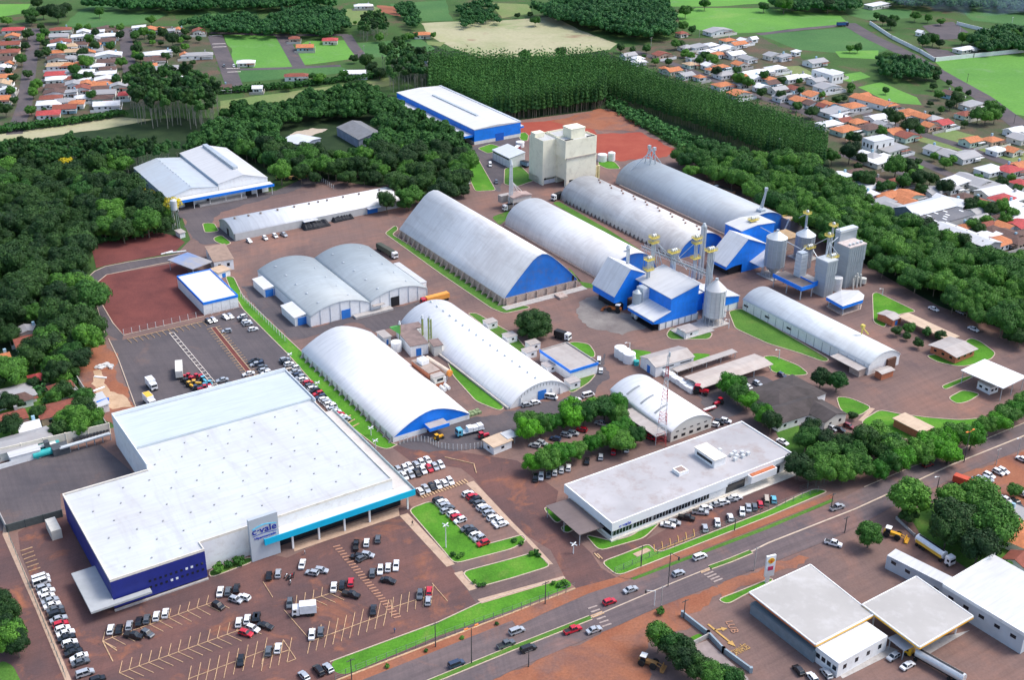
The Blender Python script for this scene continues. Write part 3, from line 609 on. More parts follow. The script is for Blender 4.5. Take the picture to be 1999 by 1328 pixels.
m = MB(); m.box(22.5, -7.5, 0, 26.5, -3.2, 1.0); m.build('lift_pit', STONE, t)
# smooth second hall
pf = arc(26.5, 0.6, 10.9, 24, 2.0)
x, y = 286, 367
t = hall('grain_hall', 'middle arched grain hall with smooth whitish roof beside the tallest pointed hall', 'warehouse', x, y, 26.5, 78.5, pf, R_BIG, STONE, BLUEGABLE, plinth=0.5)
vents(t, pf, [13.2], [3], 1.1, 2.2)
part(t, 'side_gutter', STONE, (-1.0, 0, 0, -0.1, 78, 0.7))
# third and fourth halls
pf3 = arc(26.5, 0.6, 10.1, 24, 2.0)
x, y = 328.2, 370.7
t = hall('grain_hall', 'arched grain hall with grimy grey roof and a row of ventilators along the ridge', 'warehouse', x, y, 26.5, 90, pf3, R_OLD, STONE, BLUEGABLE, plinth=0.5)
vents(t, pf3, [14.5], [4 + i * 9.2 for i in range(9)], 0.6, 0.7, plain('rusty_vent', (0.22, 0.12, 0.09)))
vents(t, pf3, [16.8], [8 + i * 9.2 for i in range(9)], 0.6, 0.7, plain('rusty_vent', (0.22, 0.12, 0.09)))
buttresses(t, 0, [1 + i * 3.0 for i in range(29)], 1.6, 1.6, plain('dark_buttress', (0.12, 0.11, 0.11)), -1)
x4, y4 = 366.5, 374
t = hall('grain_hall', 'arched grain hall with dull blue grey roof nearest the belt of trees', 'warehouse', x4, y4, 30, 92, arc(30, 0.6, 10.8, 24, 2.0), R_BLUEGREY, STONE, BLUEGABLE, plinth=0.5)
part(t, 'side_gutter', STONE, (-1.2, 0, 0, -0.1, 88, 0.9))
m = MB()
for yy in (82, 86):
    m.tube((13, yy, 10), (15, yy - 1, 19), 0.3); m.tube((17, yy, 10), (15, yy - 1, 19), 0.3); m.box(14.3, yy - 1.6, 18.4, 15.7, yy - .2, 20)
m.tube((15, 85, 19), (26, 87, 7), 0.25); m.tube((15, 82, 19), (4, 87, 7), 0.25); m.tube((15, 82, 14), (15, 87, 14), .35)
m.build('elevator_head', STEEL, t)
m = MB(); m.box(13.6, 1, 10.3, 16.4, 4, 11.8); m.tube((15, 2, 12.5), (16.5, 2, 21), 0.55); m.tube((13.5, 2, 12.5), (16, 2, 20), 0.18); m.cyl(16.5, 2, 20.6, 22, 0.8); m.build('spout', STEEL, t)
# twin arched warehouses
x, y = S('P', 606, 639)
for k, lab in ((0, 'left one of twin blue grey arched warehouses, blue door in its white gable'), (1, 'right one of twin blue grey arched warehouses, with open dark doorway')):
    wd = 25.9; pf = circ(wd, 4.4, 7.9)
    t = hall('arched_warehouse', lab, 'warehouse', x + k * (wd + 0.02), y, wd, 52.5, pf, R_GREYBLUE, WALLW, group='twin arched warehouses')
    vents(t, pf, [6, 19], [5 + i * 10.5 for i in range(5)], 0.5, 0.35)
    for i in range(7): part(t, 'pilaster', plain('grey_pilaster', (0.5, 0.53, 0.56)), (0.1 + i * 3.7 * 1.15, -0.2, 0, 0.3 + i * 3.7 * 1.15, -0.01, float(np.interp(0.2 + i * 4.25, [p[0] for p in pf], [p[1] for p in pf])) - 0.5))
    if k == 0: door(t, 13.4, -0.02, 4.0, 3.8, plain('door_blue', (0.02, 0.17, 0.55)))
    else:
        door(t, 9.2, -0.02, 3.6, 4.2, DARK); part(t, 'canopy', R_BEIGE, (0.5, -2.2, 3.0, 5.5, -0.4, 3.2)); part(t, 'loading_ramp', CONC, (-8, -3.2, 0, 8.6, -0.25, 0.9))
        part(t, 'side_annex', WALLW, (26.2, 6, 0, 28.8, 30, 4.2)); part(t, 'annex_roof', WHITE_ROOF, (26.15, 5.9, 4.21, 29.0, 30.1, 4.4))
def annex(label, x, y, wd, d, h, slope, roofm=None, doorm=None, doors=()):
    t = site('loading_annex', label, 'annex', x, y)
    part(t, 'wall', WALLW, (0, 0, 0, wd, d, h))
    m = MB(); m.extr([(-0.3, h + 0.003), (wd + 0.3, h + slope), (wd + 0.3, h + slope + 0.18), (-0.3, h + 0.18)][::1], -0.3, d + 0.3); m.build('roof', roofm or WHITE_ROOF, t)
    for a, b, c in doors: door(t, a, -0.02, b, c, doorm or plain('door_blue', (0.02, 0.17, 0.55)), 'door')
    return t
ax, ay = S('11', 305, 1215); annex('small white loading annex with blue door at the near corner of the twin warehouses', ax, ay, 5.6, 13, 3.6, 0.8, R_LIGHT, doors=[(1.2, 3.6, 3.2)])
ax, ay = S('11', 68, 990); annex('small white loading annex with blue doors at the far corner of the twin warehouses', ax, ay, 7.5, 12, 3.6, 0.8, R_LIGHT, doors=[(0.4, 3.4, 3.2), (4.1, 3.0, 3.2)])
# near arched hall A, blue gable
x, y = S('P', 767.5, 864.8)
pf = [(0, 2.3), (3.2, 4.3), (6.4, 6.0), (9.6, 7.3), (12.2, 8.0), (14.4, 8.25), (16.6, 8.0), (19.2, 7.3), (22.4, 6.0), (25.6, 4.3), (28.8, 2.3)]
t = hall('arched_warehouse', 'bright white arched warehouse with blue gable and small entrance canopy', 'warehouse', x, y, 28.8, 71.8, pf, ARCHW, WALLW, BLUE, plinth=1.9)
buttresses(t, 0, [0.6 + i * 4.1 for i in range(18)], 2.0, 1.5, CONC, -1)
part(t, 'canopy_roof', R_BEIGE, (11.5, -4.2, 3.6, 18.5, -0.4, 3.75)); part(t, 'canopy_fascia', BLUE, (11.4, -4.4, 2.7, 18.6, -4.22, 3.85), (11.2, -4.4, 2.7, 11.38, -.4, 3.85))
door(t, 12.5, -0.07, 5, 2.6, DARK)
# hall B, white gable with pleats
x, y = S('P', 995, 799.5)
pf = circ(25.3, 0.9, 7.1)
t = hall('arched_warehouse', 'white arched warehouse with ridge ventilators, pleated white gable and blue door', 'warehouse', x, y, 25.3, 78, pf, ARCHW, WALLW)
vents(t, pf, [12.6], [3 + i * 4.9 for i in range(16)], 0.6, 0.6)
door(t, 11.5, -0.05, 3.4, 3.6, plain('door_blue', (0.02, 0.17, 0.55)))
for i in range(13): part(t, 'gable_slot', DARK, (4.6 + i * 1.3, -0.04, float(np.interp(4.8 + i * 1.3, [p[0] for p in pf], [p[1] for p in pf])) - 1.9, 4.72 + i * 1.3, -0.01, float(np.interp(4.8 + i * 1.3, [p[0] for p in pf], [p[1] for p in pf])) - 0.9))
buttresses(t, 4.2, [-0.2], 3.4, 1.2, WALLW, 1); buttresses(t, 17, [-0.2], 3.4, 1.2, WALLW, 1); buttresses(t, 20.6, [-0.2], 2.6, 1.2, WALLW, 1)
part(t, 'drain_wall', CONC, (-0.9, 0, 0, -0.1, 60, 0.8))
# long hall on the right
x, y = S('P', 1693, 734)
pf = circ(16.4, 4.5, 7.9)
t = hall('long_warehouse', 'long low arched warehouse with whitish roof and panelled side wall near the weighbridge', 'warehouse', x, y, 16.4, 66, pf, roofmat('cool_white_roof', (0.66, 0.70, 0.72), (0.42, 0.43, 0.44), 0.6, patch=0.07), WALLW)
for i in range(16): part(t, 'panel_joint', plain('joint_grey', (0.3, 0.32, 0.34)), (-0.06, 2 + i * 4.1, 0, 0.01, 2.18 + i * 4.1, 3.9))
for yy in (40, 52, 64): part(t, 'window', DARK, (-0.05, yy - 1.2, 2.0, 0.01, yy + 1.2, 2.8))
part(t, 'porch_roof', R_BEIGE, (-4.8, 0.5, 3.0, -0.05, 14, 3.2)); part(t, 'porch_wall', STONE, (-3.6, 0.8, 0, -0.4, 5.5, 2.9))
part(t, 'dark_doorway', plain('brown_doorway', (0.12, 0.055, 0.035)), (9.2, -0.9, 0, 13.6, -0.02, 4.3))
m = MB(); m.tube((10.5, 14, 8), (10.5, 14, 11.5), 0.2); m.tube((11.5, 14.5, 8), (10.8, 14, 11.5), 0.12); m.tube((10.5, 14, 11), (12, 12, 8.6), 0.25); m.box(10, 13.3, 11, 11.3, 14.6, 12); m.build('roof_spout', YELLOW, t)
# small white arched shed with mast beside it
x, y = S('P', 1308, 864.6)
pf = circ(17.6, 4.2, 7.3)
t = hall('arched_workshop', 'small white arched workshop with grey skylight strips behind the lattice mast', 'workshop', x, y, 17.6, 32.5, pf, ARCHW, plain('cream_wall', (0.66, 0.64, 0.57), 0.85, 0.06, 0.3))
prx = [p[0] for p in pf]; prz = [p[1] for p in pf]
for yy in (10, 17.5, 25):
    m = MB(); xs = [1.6 + k * 0.9 for k in range(7)]
    for a, b in zip(xs, xs[1:]):
        za = float(np.interp(a, prx, prz)) + 0.07; zb = float(np.interp(b, prx, prz)) + 0.07
        m.face([(a, yy, za), (b, yy, zb), (b, yy + 0.9, zb), (a, yy + 0.9, za)])
    m.build('skylight', plain('grey_skylight', (0.28, 0.30, 0.31)), t)
for i in range(5): part(t, 'window', DARK, (1.4 + i * 3.3, -0.05, 0.9, 3.0 + i * 3.3, -0.01, 1.9)); part(t, 'upper_window', DARK, (2.2 + i * 3.0, -0.05, 3.2, 3.4 + i * 3.0, -0.01, 3.6))
part(t, 'side_lean_to', R_BEIGE, (-5.4, 1, 3.2, -0.02, 20, 3.4)); part(t, 'post', STEEL, (-5.2, 1.1, 0, -5.0, 1.3, 3.19), (-5.2, 10, 0, -5.0, 10.2, 3.19), (-5.2, 19.6, 0, -5.0, 19.8, 3.19))
m = MB(); bx, by = -1.5, -1.5
for dx, dy in ((0, 0), (3, 0), (1.5, 2.6)): pass
t = site('lattice_mast', 'tall red and white lattice radio mast by the arched workshop', 'mast', *S('22', 1165, 815))
RED = plain('signal_red', (0.45, 0.05, 0.05)); MW = plain('mast_white', (0.65, 0.65, 0.65))
HM = 33.0
for seg in range(8):
    m = MB(); z0 = HM * seg / 8; z1 = HM * (seg + 1) / 8
    def leg(k, z): r = 1.9 * (1 - z / HM) + 0.25; a = k * 2 * math.pi / 3 + .5; return (r * math.cos(a), r * math.sin(a), z)
    for k in range(3):
        m.tube(leg(k, z0), leg(k, z1), 0.09, 4)
        for q in range(3):
            za = z0 + (z1 - z0) * q / 3; zb = z0 + (z1 - z0) * (q + 1) / 3; m.tube(leg(k, za), leg((k + 1) % 3, zb), 0.05, 4); m.tube(leg((k + 1) % 3, za), leg(k, zb), 0.05, 4)
    m.build('lattice_section', (MW if seg % 2 else RED), t)
m = MB(); m.cyl(0, 0, HM, HM + 2, 0.05, n=5); m.cyl(0.4, 0, HM - 1, HM + .6, .3, n=8); m.build('antenna', STEEL, t)
# double gabled warehouse upper left
x, y = S('L', 700, 915)
GREYB = plain('blue_grey_wall', (0.42, 0.50, 0.58), 0.7, 0.08, 0.3)
pfa = [(0, 6.0), (12.5, 9.2), (26.5, 6.6)]; pfb = [(0, 9.4), (14.5, 12.4), (29, 7.2)]
xl, yl = S('L', 540, 790, 6.0)
t = hall('gabled_warehouse', 'left gabled warehouse with grey blue roof behind the yellow flowering tree', 'warehouse', xl, yl, 25.5, 53, [(0, 6.0), (12.5, 9.0), (25.5, 7.2)], roofmat('grey_blue_sheet', (0.46, 0.52, 0.57), dirt=0.25), GREYB, WALLW, smooth=False)
vents(t, [(0, 6.0), (12.5, 9.0), (25.5, 7.2)], [12.5], [3 + i * 4 for i in range(12)], 0.4, 0.4)
pf = [(0, 8.6), (13.2, 11.0), (25.6, 7.4)]
t2 = hall('gabled_warehouse', 'right and taller gabled warehouse with white roof and long ridge ventilator', 'warehouse', xl + 25.6, yl, 25.6, 56, pf, WHITE_ROOF, GREYB, WALLW, smooth=False)
part(t2, 'ridge_ventilator', STEEL, (12.0, 10, 11.0, 14.4, 54, 12.1))
t3 = site('loading_canopy', 'long loading canopy with bright blue fascia along the double gabled warehouse', 'canopy', xl, yl)
part(t3, 'canopy_roof', R_SAND if False else R_LIGHT, (2, -5.2, 5.0, 52, -0.4, 5.2)); part(t3, 'fascia', BLUE, (1.9, -5.45, 4.1, 52.3, -5.22, 5.4))
part(t3, 'dock', CONC, (14, -4.6, 0, 38, -0.4, 1.1))
for a, b in ((8, 4.5), (19, 2), (39, 3), (45, 2.6)): part(t3, 'dock_door', DARK, (a, -0.62, 1.12 if 14 < a < 38 else 0.02, a + b, -0.41, 3.9))
for i in range(7): part(t3, 'post', WALLW, (3 + i * 8, -5.1, 1.12 if 14 < 3 + i * 8 < 38 else 0, 3.2 + i * 8, -4.9, 4.99))
# low arched warehouse lying across
xw, yw = S('P', 459, 471)
t = site('arched_warehouse', 'long white vaulted warehouse lying across, below the double gabled warehouse', 'warehouse', xw, yw)
pfr = circ(19.5, 3.6, 6.8); L0 = 84.0
m = MB(); n = len(pfr)
for xx in (-0.3, L0 + 0.3): m.v += [(xx, p[0], p[1]) for p in pfr] + [(xx, p[0], p[1] - 0.2) for p in pfr]
for k in range(n - 1):
    a = 2 * n; m.f += [(k + 1, k, a + k, a + k + 1), (n + k, n + k + 1, a + n + k + 1, a + n + k), (k, k + 1, n + k + 1, n + k), (a + k + 1, a + k, a + n + k, a + n + k + 1)]; m.m += [0] * 4
a = 2 * n; m.f += [(0, n, a + n, a), (n - 1, a + n - 1, a + 2 * n - 1, 2 * n - 1)]; m.m += [0, 0]
ro = m.build('roof', roofmat('white_sheet_roof_across', (0.76, 0.77, 0.78), dirt=0.1, axis=0), t)
for p_ in ro.data.polygons: p_.use_smooth = p_.normal.z > 0.05 and abs(p_.normal.x) < .1
for xx in (0.0, L0 - 0.3):
    g = MB()
    pr = [(0.1, 0)] + [(p[0], p[1] - 0.205) for p in pfr[1:-1]] + [(19.4, 0)]; n = len(pr); i = len(g.v)
    g.v += [(xx, p[0], p[1]) for p in pr] + [(xx + 0.3, p[0], p[1]) for p in pr]
    for k in range(n): g.f.append((i + k, i + n + k, i + n + (k + 1) % n, i + (k + 1) % n)); g.m.append(0)
    g.f += [tuple(range(i, i + n)), tuple(range(i + 2 * n - 1, i + n - 1, -1))]; g.m += [0, 0]
    g.build('gable', plain('grey_render', (0.42, 0.42, 0.40), 0.9, 0.1, 0.3, dirt=((0.3, 0.2, 0.15), 0.5)), t)
part(t, 'wall', plain('pale_grey_wall', (0.50, 0.51, 0.50), 0.85, 0.08, 0.4), (0.31, 0.02, 0, L0 - 0.31, 0.3, 3.39), (0.31, 19.2, 0, L0 - 0.31, 19.48, 3.39))
part(t, 'door', DARK, (-0.05, 7.2, 0, 0.01, 9.6, 3.4))
vm = MB(); vm.cyl(0, 0, -0.1, 0.5, 0.45, n=8); vm.cyl(0, 0, 0.5, 0.8, 0.7, 0.3, n=8); vme = vm.mesh('ventilator', plain('brown_vent', (0.2, 0.16, 0.14)))
for f in (0.05, 0.13, 0.2, 0.3, 0.4, 0.49, 0.545, 0.6, 0.7, 0.8, 0.93): ob('ventilator', vme, ro, (L0 * f, 9.75, 6.8))
for a in (33, 66): part(t, 'dock_roof', WHITE_ROOF, (a, -2.6, 3.2, a + 7, -0.02, 3.35)); part(t, 'dock_shutter', plain('door_blue', (0.02, 0.17, 0.55)), (a + 0.5, -0.1, 0, a + 6, 0.0, 3.0))
# white store with blue parapet
x, y = S('P', 399, 616)
t = site('store_building', 'white rectangular store with blue parapet band beside the red gravel plot', 'building', x, y)
part(t, 'wall', WALLW, (0.1, 0.1, 0, 14.3, 30.9, 4.4)); m = MB(); m.prism([(-0.0, 0), (14.4, 0), (14.4, 31), (0, 31)], 4.41, 5.4)
m = MB()
for b in ((0, 0, 4.41, 14.4, 0.25, 5.5), (0, 0.25, 4.41, 0.25, 30.75, 5.5), (14.15, 0.25, 4.41, 14.4, 30.75, 5.5), (0, 30.75, 4.41, 14.4, 31, 5.5)): m.box(*b)
m.build('parapet', BLUE, t); part(t, 'roof', R_LIGHT, (0.26, 0.26, 4.6, 14.14, 30.74, 5.1))
for i in range(3): part(t, 'joint', plain('joint_grey', (0.3, 0.32, 0.34)), (3.6 + i * 3.6, 0.07, 0, 3.7 + i * 3.6, 0.1, 4.3))
# blue far warehouse
x, y = S('P', 926, 283)
t = site('blue_warehouse', 'large flat warehouse with bright blue walls and white roof by the plantation', 'warehouse', x, y)
part(t, 'lower_wall', plain('white_plinth', (0.72, 0.70, 0.66)), (0, 0, 0, 31, 92, 1.9)); part(t, 'wall', BLUE, (0.03, 0.03, 1.91, 30.97, 91.97, 8.5))
m = MB(); m.extr([(-0.1, 8.51), (31.1, 8.51), (31.1, 8.9), (15.5, 9.7), (-0.1, 8.9)], -0.1, 92.1); m.build('roof', roofmat('brilliant_white_roof', (0.64, 0.64, 0.63), dirt=0.04), t)
part(t, 'ridge_ventilator', STEEL, (13.5, 20, 9.6, 15.0, 72, 10.2)); part(t, 'gutter_band', plain('gutter_grey', (0.45, 0.5, 0.55)), (29.6, 0, 8.92, 31.2, 92, 9.25))
part(t, 'side_canopy', WHITE_ROOF, (-6.2, 1, 5.3, -0.05, 91, 5.5)); part(t, 'canopy_fascia', BLUE, (-6.45, 0.9, 4.5, -6.22, 91.1, 5.7), (-6.2, 0.7, 4.5, -0.05, 0.95, 5.7))
part(t, 'front_fascia', BLUE, (31.1, 0, 5.0, 33.2, 3, 6.0)); part(t, 'front_flap', WHITE_ROOF, (31.1, 0, 6.01, 33.2, 8, 6.15)); part(t, 'door', plain('deep_blue_door', (0.005, 0.10, 0.48)), (14, -0.12, 0, 19.5, -0.01, 4.4))
# grey shed in the forest
x, y = S('01', 800, 1155); t = hall('forest_shed', 'old grey gabled shed standing among the forest trees', 'shed', x, y, 15.5, 28, [(0, 5), (10, 7.5), (15.5, 6.2)], roofmat('dull_grey_roof', (0.20, 0.20, 0.205), (0.12, 0.11, 0.10), 0.6, patch=0.3), plain('shed_wall', (0.22, 0.25, 0.32), 0.9, 0.2, 0.3), smooth=False)
sheet('dirt_clearing', plain('pale_dirt', (0.45, 0.38, 0.30)), [(540, 285), (575, 258), (610, 250), (640, 252), (600, 270), (560, 287)], 3)
# beige mill tower
CREAM = plain('mill_cream', (0.82, 0.79, 0.62), 0.85, 0.07, 0.12, dirt=((0.42, 0.38, 0.27), 0.4))
ROOFG = plain('mill_roof', (0.45, 0.46, 0.46), 0.8, 0.1, 0.3)
t = site('mill_tower', 'tall cream feed mill block with rooftop penthouse beside the red soil plot', 'mill', 332.6, 483.5)
def slabbox(name, x0, y0, x1, y1, z0, z1, par=0.9):
    part(t, name, CREAM, (x0, y0, z0, x1, y1, z1))
    m = MB()
    for b in ((x0, y0, z1 + .003, x1, y0 + .25, z1 + par), (x0, y1 - .25, z1 + .003, x1, y1, z1 + par), (x0, y0 + .253, z1 + .003, x0 + .25, y1 - .253, z1 + par), (x1 - .25, y0 + .253, z1 + .003, x1, y1 - .253, z1 + par)): m.box(*b)
    m.build('parapet', CREAM, t); part(t, 'roof_deck', ROOFG, (x0 + .26, y0 + .26, z1 + .004, x1 - .26, y1 - .26, z1 + .12))
slabbox('left_block', 0, 0, 10, 12.5, 3.6, 22.6); slabbox('right_block', 7.6, -8.8, 26.9, -0.02, 15.2, 23.6); slabbox('back_block', 10.03, 0.02, 26.9, 12, 0, 22.9)
part(t, 'lower_block', CREAM, (8.6, -8.75, 3.6, 27.2, -0.03, 15.19)); part(t, 'wall', CREAM, (0, 0.01, 0, 1, 12.4, 3.59), (8.7, 0.02, 0, 9.9, 4, 3.59), (8.7, -8.7, 0, 10.6, -7, 3.59), (13, -8.7, 0, 27, -1, 3.59), (0, 3, 0, 9.9, 12.4, 3.59))
part(t, 'ledge', plain('grimy_ledge', (0.38, 0.34, 0.29)), (8.3, -9.2, 14.7, 26.5, -8.81, 15.5))
part(t, 'penthouse', CREAM, (13.4, -5.2, 23.72, 22.0, 2.0, 28.6)); part(t, 'penthouse_roof', CREAM, (13.2, -5.4, 28.61, 22.2, 2.2, 28.9)); part(t, 'rear_penthouse', CREAM, (20, 4, 23.1, 26, 9, 26.5)); part(t, 'left_penthouse', CREAM, (0.4, 8, 22.8, 6, 12, 25.2))
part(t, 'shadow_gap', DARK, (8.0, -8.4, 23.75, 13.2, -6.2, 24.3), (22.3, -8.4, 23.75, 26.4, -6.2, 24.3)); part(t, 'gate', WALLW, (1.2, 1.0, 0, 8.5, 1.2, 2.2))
part(t, 'doorway', DARK, (1.0, 2.8, 0, 4, 2.98, 3.4), (10.65, -8.5, 0, 12.95, -8.3, 3.4))
for i in range(3): part(t, 'side_duct', plain('duct_yellow', (0.62, 0.55, 0.30)), (27.4 + i * 1.8, -6, 0, 28.4 + i * 1.8, -4.8, 7))
ax, ay = S('C', 395, 660); t = site('glazed_annex', 'pale grey shed with glazed side wall left of the feed mill', 'annex', ax - 10, ay + 2)
m = MB(); m.extr([(0, 0), (9.7, 0), (9.7, 7.2), (0, 5.4)], 0, 17); m.build('wall', WALLW, t); m = MB(); m.extr([(-0.4, 5.42), (9.8, 7.23), (9.8, 7.45), (-0.4, 5.64)], -0.3, 17.3); m.build('roof', R_PALE, t); part(t, 'glazing', GLASS, (-0.04, 0.5, 4.2, -0.005, 16.5, 4.9))
m = MB()
for i in range(6): m.box(-0.08, 0.4 + i * 3.1, 0, -0.01, 0.6 + i * 3.1, 4.1)
m.build('mullion', STEEL, t)
# hypermarket
NAVY = plain('navy_blue_cladding', (0.010, 0.020, 0.20), 0.6, 0.15, 0.25); PALEW = plain('pale_parapet', (0.70, 0.74, 0.77), 0.8, 0.05, 0.3)
x0, y0 = 49.9, 264.7
t = site('hypermarket', 'huge white roofed hypermarket with navy front corner and turquoise canopy', 'supermarket', x0, y0)
bx_, by_ = S('P', 117, 967.4, 9.5); nx_, ny_ = S('P', 287, 919.8, 9.5); cx_, cy_ = S('P', 220.7, 819.5, 9.5); ex_, ey_ = S('P', 557.5, 728.5, 9.5); fx_, fy_ = S('P', 765.8, 938.6, 9.3)
yL = by_ - y0; xN = nx_ - x0; yB = (cy_ + ey_) / 2 - y0; xR = (ex_ + fx_) / 2 - x0; yF = fy_ - y0
print('hyper', yL, xN, yB, xR, yF)
yL = (yL + ny_ - y0) / 2; xN = (xN + cx_ - x0) / 2
part(t, 'front_wall', NAVY, (0, 0, 0.8, 25.2, yL - 0.3, 9.2)); part(t, 'wall', WALLW, (25.22, yF, 0, xR, yL - 0.31, 9.2), (xN, yL - 0.29, 0, xR, yB, 9.2))
part(t, 'plinth', CONC, (-0.1, -0.6, 0, 25.2, 0.0, 0.5))
ROOFH = roofmat('hypermarket_roof', (0.57, 0.605, 0.63), (0.42, 0.385, 0.365), 0.55, rib=0.9, patch=0.035, streak=.1)
rfh = part(t, 'roof', ROOFH, (0.3, 0.3, 9.21, 25.0, yL - .6, 9.5), (25.01, yF + .3, 9.21, xR - .3, yL - .6, 9.5), (xN + .3, yL - .59, 9.21, xR - .3, yB - 22, 9.5))
part(t, 'upper_roof', roofmat('new_white_roof', (0.52, 0.59, 0.63), dirt=0.05), (xN + .3, yB - 21.9, 9.21, xR - .3, yB - 0.3, 10.3))
pr = MB()
for b in ((0, 0, 25.2, 0.28), (0, .283, .28, yL), (25.22, yF, xR, yF + .28), (24.92, .283, 25.2, yF + .28), (0.283, yL - .28, xN + .28, yL), (xR - .28, yF + .283, xR, yB)): pr.box(b[0], b[1], 9.205, b[2], b[3], 9.95)
pr.build('parapet', CREAM_TOP, t)
pr = MB()
for b in ((xN, yL + .003, xN + .28, yB), (xN, yB + .003, xR, yB + .283)): pr.box(b[0], b[1], 9.205, b[2], b[3], 11.6)
pr.box(xR + .003, yB - 24, 6, xR + .25, yB + .28, 10.9); pr.build('rear_parapet', PALEW, t)
rng = random.Random(5); vm = MB(); vm.cyl(0, 0, 0, 0.3, 0.28, n=6); vm = vm.mesh('roof_vent', plain('vent_grey', (0.33, 0.34, 0.35)))
cnt = 0
for i in range(11):
    for j in range(9):
        vx = 5 + i * 7.6 + (j % 2) * 3.5; vy = 4 + j * 7.4
        if vx > xR - 3 or vy > yB - 24 or (vy > yL - 3 and vx < xN + 3) or (vx > 24 and vy < yF + 2): continue
        if cnt < 99: ob('roof_vent', vm, rfh, (vx + rng.uniform(-.4, .4), vy, 9.5)); cnt += 1
for row, zz in ((0, 5.2), (1, 3.2)):
    for i in range(11): part(t, 'window', PALEW if (i, row) in ((7, 0), (8, 0), (4, 1), (5, 1)) else GLASS, (9.6 + i * 1.42, -0.05, zz, 10.25 + i * 1.42, -0.01, zz + 0.7))
CAN = plain('canopy_grey', (0.38, 0.40, 0.41), 0.7, 0.08, 0.4)
part(t, 'corner_canopy', CAN, (-6.3, -2.4, 3.3, -0.02, 16.5, 3.9), (-0.01, -2.4, 3.3, 9.5, -0.62, 3.9))
TURQ = plain('turquoise_fascia', (0.0, 0.43, 0.68), 0.45, 0.06, 0.3)
part(t, 'canopy_fascia', TURQ, (41.8, -0.7, 4.9, 88.9, -0.45, 6.9), (41.8, -.44, 5.0, 42.0, 0.1, 6.8)); part(t, 'canopy_roof', plain('canopy_top', (0.60, 0.57, 0.53), 0.8, 0.08, 0.3), (42, -0.44, 5.1, 88.8, yF - 0.02, 6.2))
part(t, 'side_canopy', plain('side_canopy_top', (0.52, 0.49, 0.46), 0.8, 0.1, 0.3), (xR + 0.3, yF, 5.1, 88.8, yB - 26, 6.2)); part(t, 'side_fascia', plain('fascia_grey', (0.35, 0.45, 0.47)), (88.82, -0.4, 4.9, 89.05, yB - 26, 6.9))
part(t, 'column', WALLW, (50, .2, 0, 50.5, .7, 5.09))
for a in (58, 66, 74, 86.5): part(t, 'column', WALLW, (a, .2, 0, a + .5, .7, 5.09))
part(t, 'shop_glazing', GLASS, (46, yF - 0.3, 0, 86, yF - 0.03, 3.6))
PYL = plain('pylon_grey', (0.42, 0.47, 0.52), 0.6, 0.05, 0.3)
t = site('sign_pylon', 'broad grey sign pylon with blue company lettering at the hypermarket entrance', 'sign', 88.0, 265.1)
part(t, 'slab', PYL, (0, 0, 0, 8.4, 1.1, 13.8))
def lettering(t, body, x, y, z, wd, h, mat, name='lettering', rotx=90):
    me = textmesh(body, 1.0, 0.05); me.materials.clear(); me.materials.append(mat)
    xs = [v.co.x for v in me.vertices]; ys = [v.co.y for v in me.vertices]; kx = wd / (max(xs) - min(xs)); ky = h / (max(ys) - min(ys)); a = min(xs); b = min(ys)
    for v in me.vertices: v.co = ((v.co.x - a) * kx, (v.co.z) * 1.0, (v.co.y - b) * ky)
    me.flip_normals(); return ob(name, me, t, (x, y, z))
SIGNB = plain('sign_blue', (0.01, 0.03, 0.42), 0.5); SKYB = plain('sign_sky_blue', (0.15, 0.62, 0.85), 0.5)
for dz in (0, .05): lettering(t, 'c·vale', 0.75 + dz, -0.08, 8.75 + dz, 7.0, 2.0, SIGNB)
m = MB()
up = [(0.9 + i * 0.5, 10.6 + 0.75 * math.sin(i / 14 * math.pi) ** 0.8 - (0.0 if i < 9 else 0.15)) for i in range(15)]
for (a, b), (c, d) in zip(up, up[1:]): m.box(a, -0.06, b - 0.32, c, -0.01, (b + d) / 2 + 0.1)
m.build('emblem_wave', SKYB, t)
m = MB()
for i in range(14):
    a = 0.8 + i * 0.5; z = 8.1 + 0.3 * math.sin(i / 13 * math.pi * 1.1); m.box(a, -0.06, z, a + 0.5, -0.01, z + 0.13)
m.build('underline', SIGNB, t)
lettering(t, 'Hipermercado', 1.3, -0.08, 6.75, 6.2, 1.0, SIGNB)
# office with flat roof
x, y = 177.6, 219.6
t = site('office_building', 'long white flat roofed office with ribbon windows facing the highway', 'office', x, y)
LO = 70.5; DO = 23.6
part(t, 'roof_slab', plain('office_fascia', (0.76, 0.79, 0.81), 0.7, 0.05, 0.2), (0, 0, 3.9, 43.5, DO, 6.3), (43.51, 0.01, 5.0, LO, DO, 6.3))
m = MB()
for b in ((0, 0, LO, 0.4), (0, DO - .4, LO, DO), (0, .403, .4, DO - .403), (LO - .4, .403, LO, DO - .403)): m.box(b[0], b[1], 6.303, b[2], b[3], 6.75)
m.build('parapet', WALLW, t)
part(t, 'roof', plain('office_roof', (0.40, 0.39, 0.40), 0.8, 0.14, 0.07, dirt=((0.30, 0.235, 0.21), 0.75)), (0.41, 0.41, 6.303, LO - .41, DO - .41, 6.45))
part(t, 'wall', WALLW, (0.9, 1.0, 0.6, LO - 0.6, DO - 1, 3.89)); part(t, 'plinth', CREAM_TOP, (0.2, 0.2, 0, LO, DO, 0.59))
for i in range(5):
    a = 1.1 + i * 7.3; w_ = 6.8
    o = part(t, 'window', GLASS, (a, 0.85, 1.5, a + w_, 0.98, 3.85)); part(o, 'mullion', PALEW, *[(a + q * w_ / 6, 0.8, 1.5, a + q * w_ / 6 + 0.1, 0.85, 3.85) for q in range(7)])
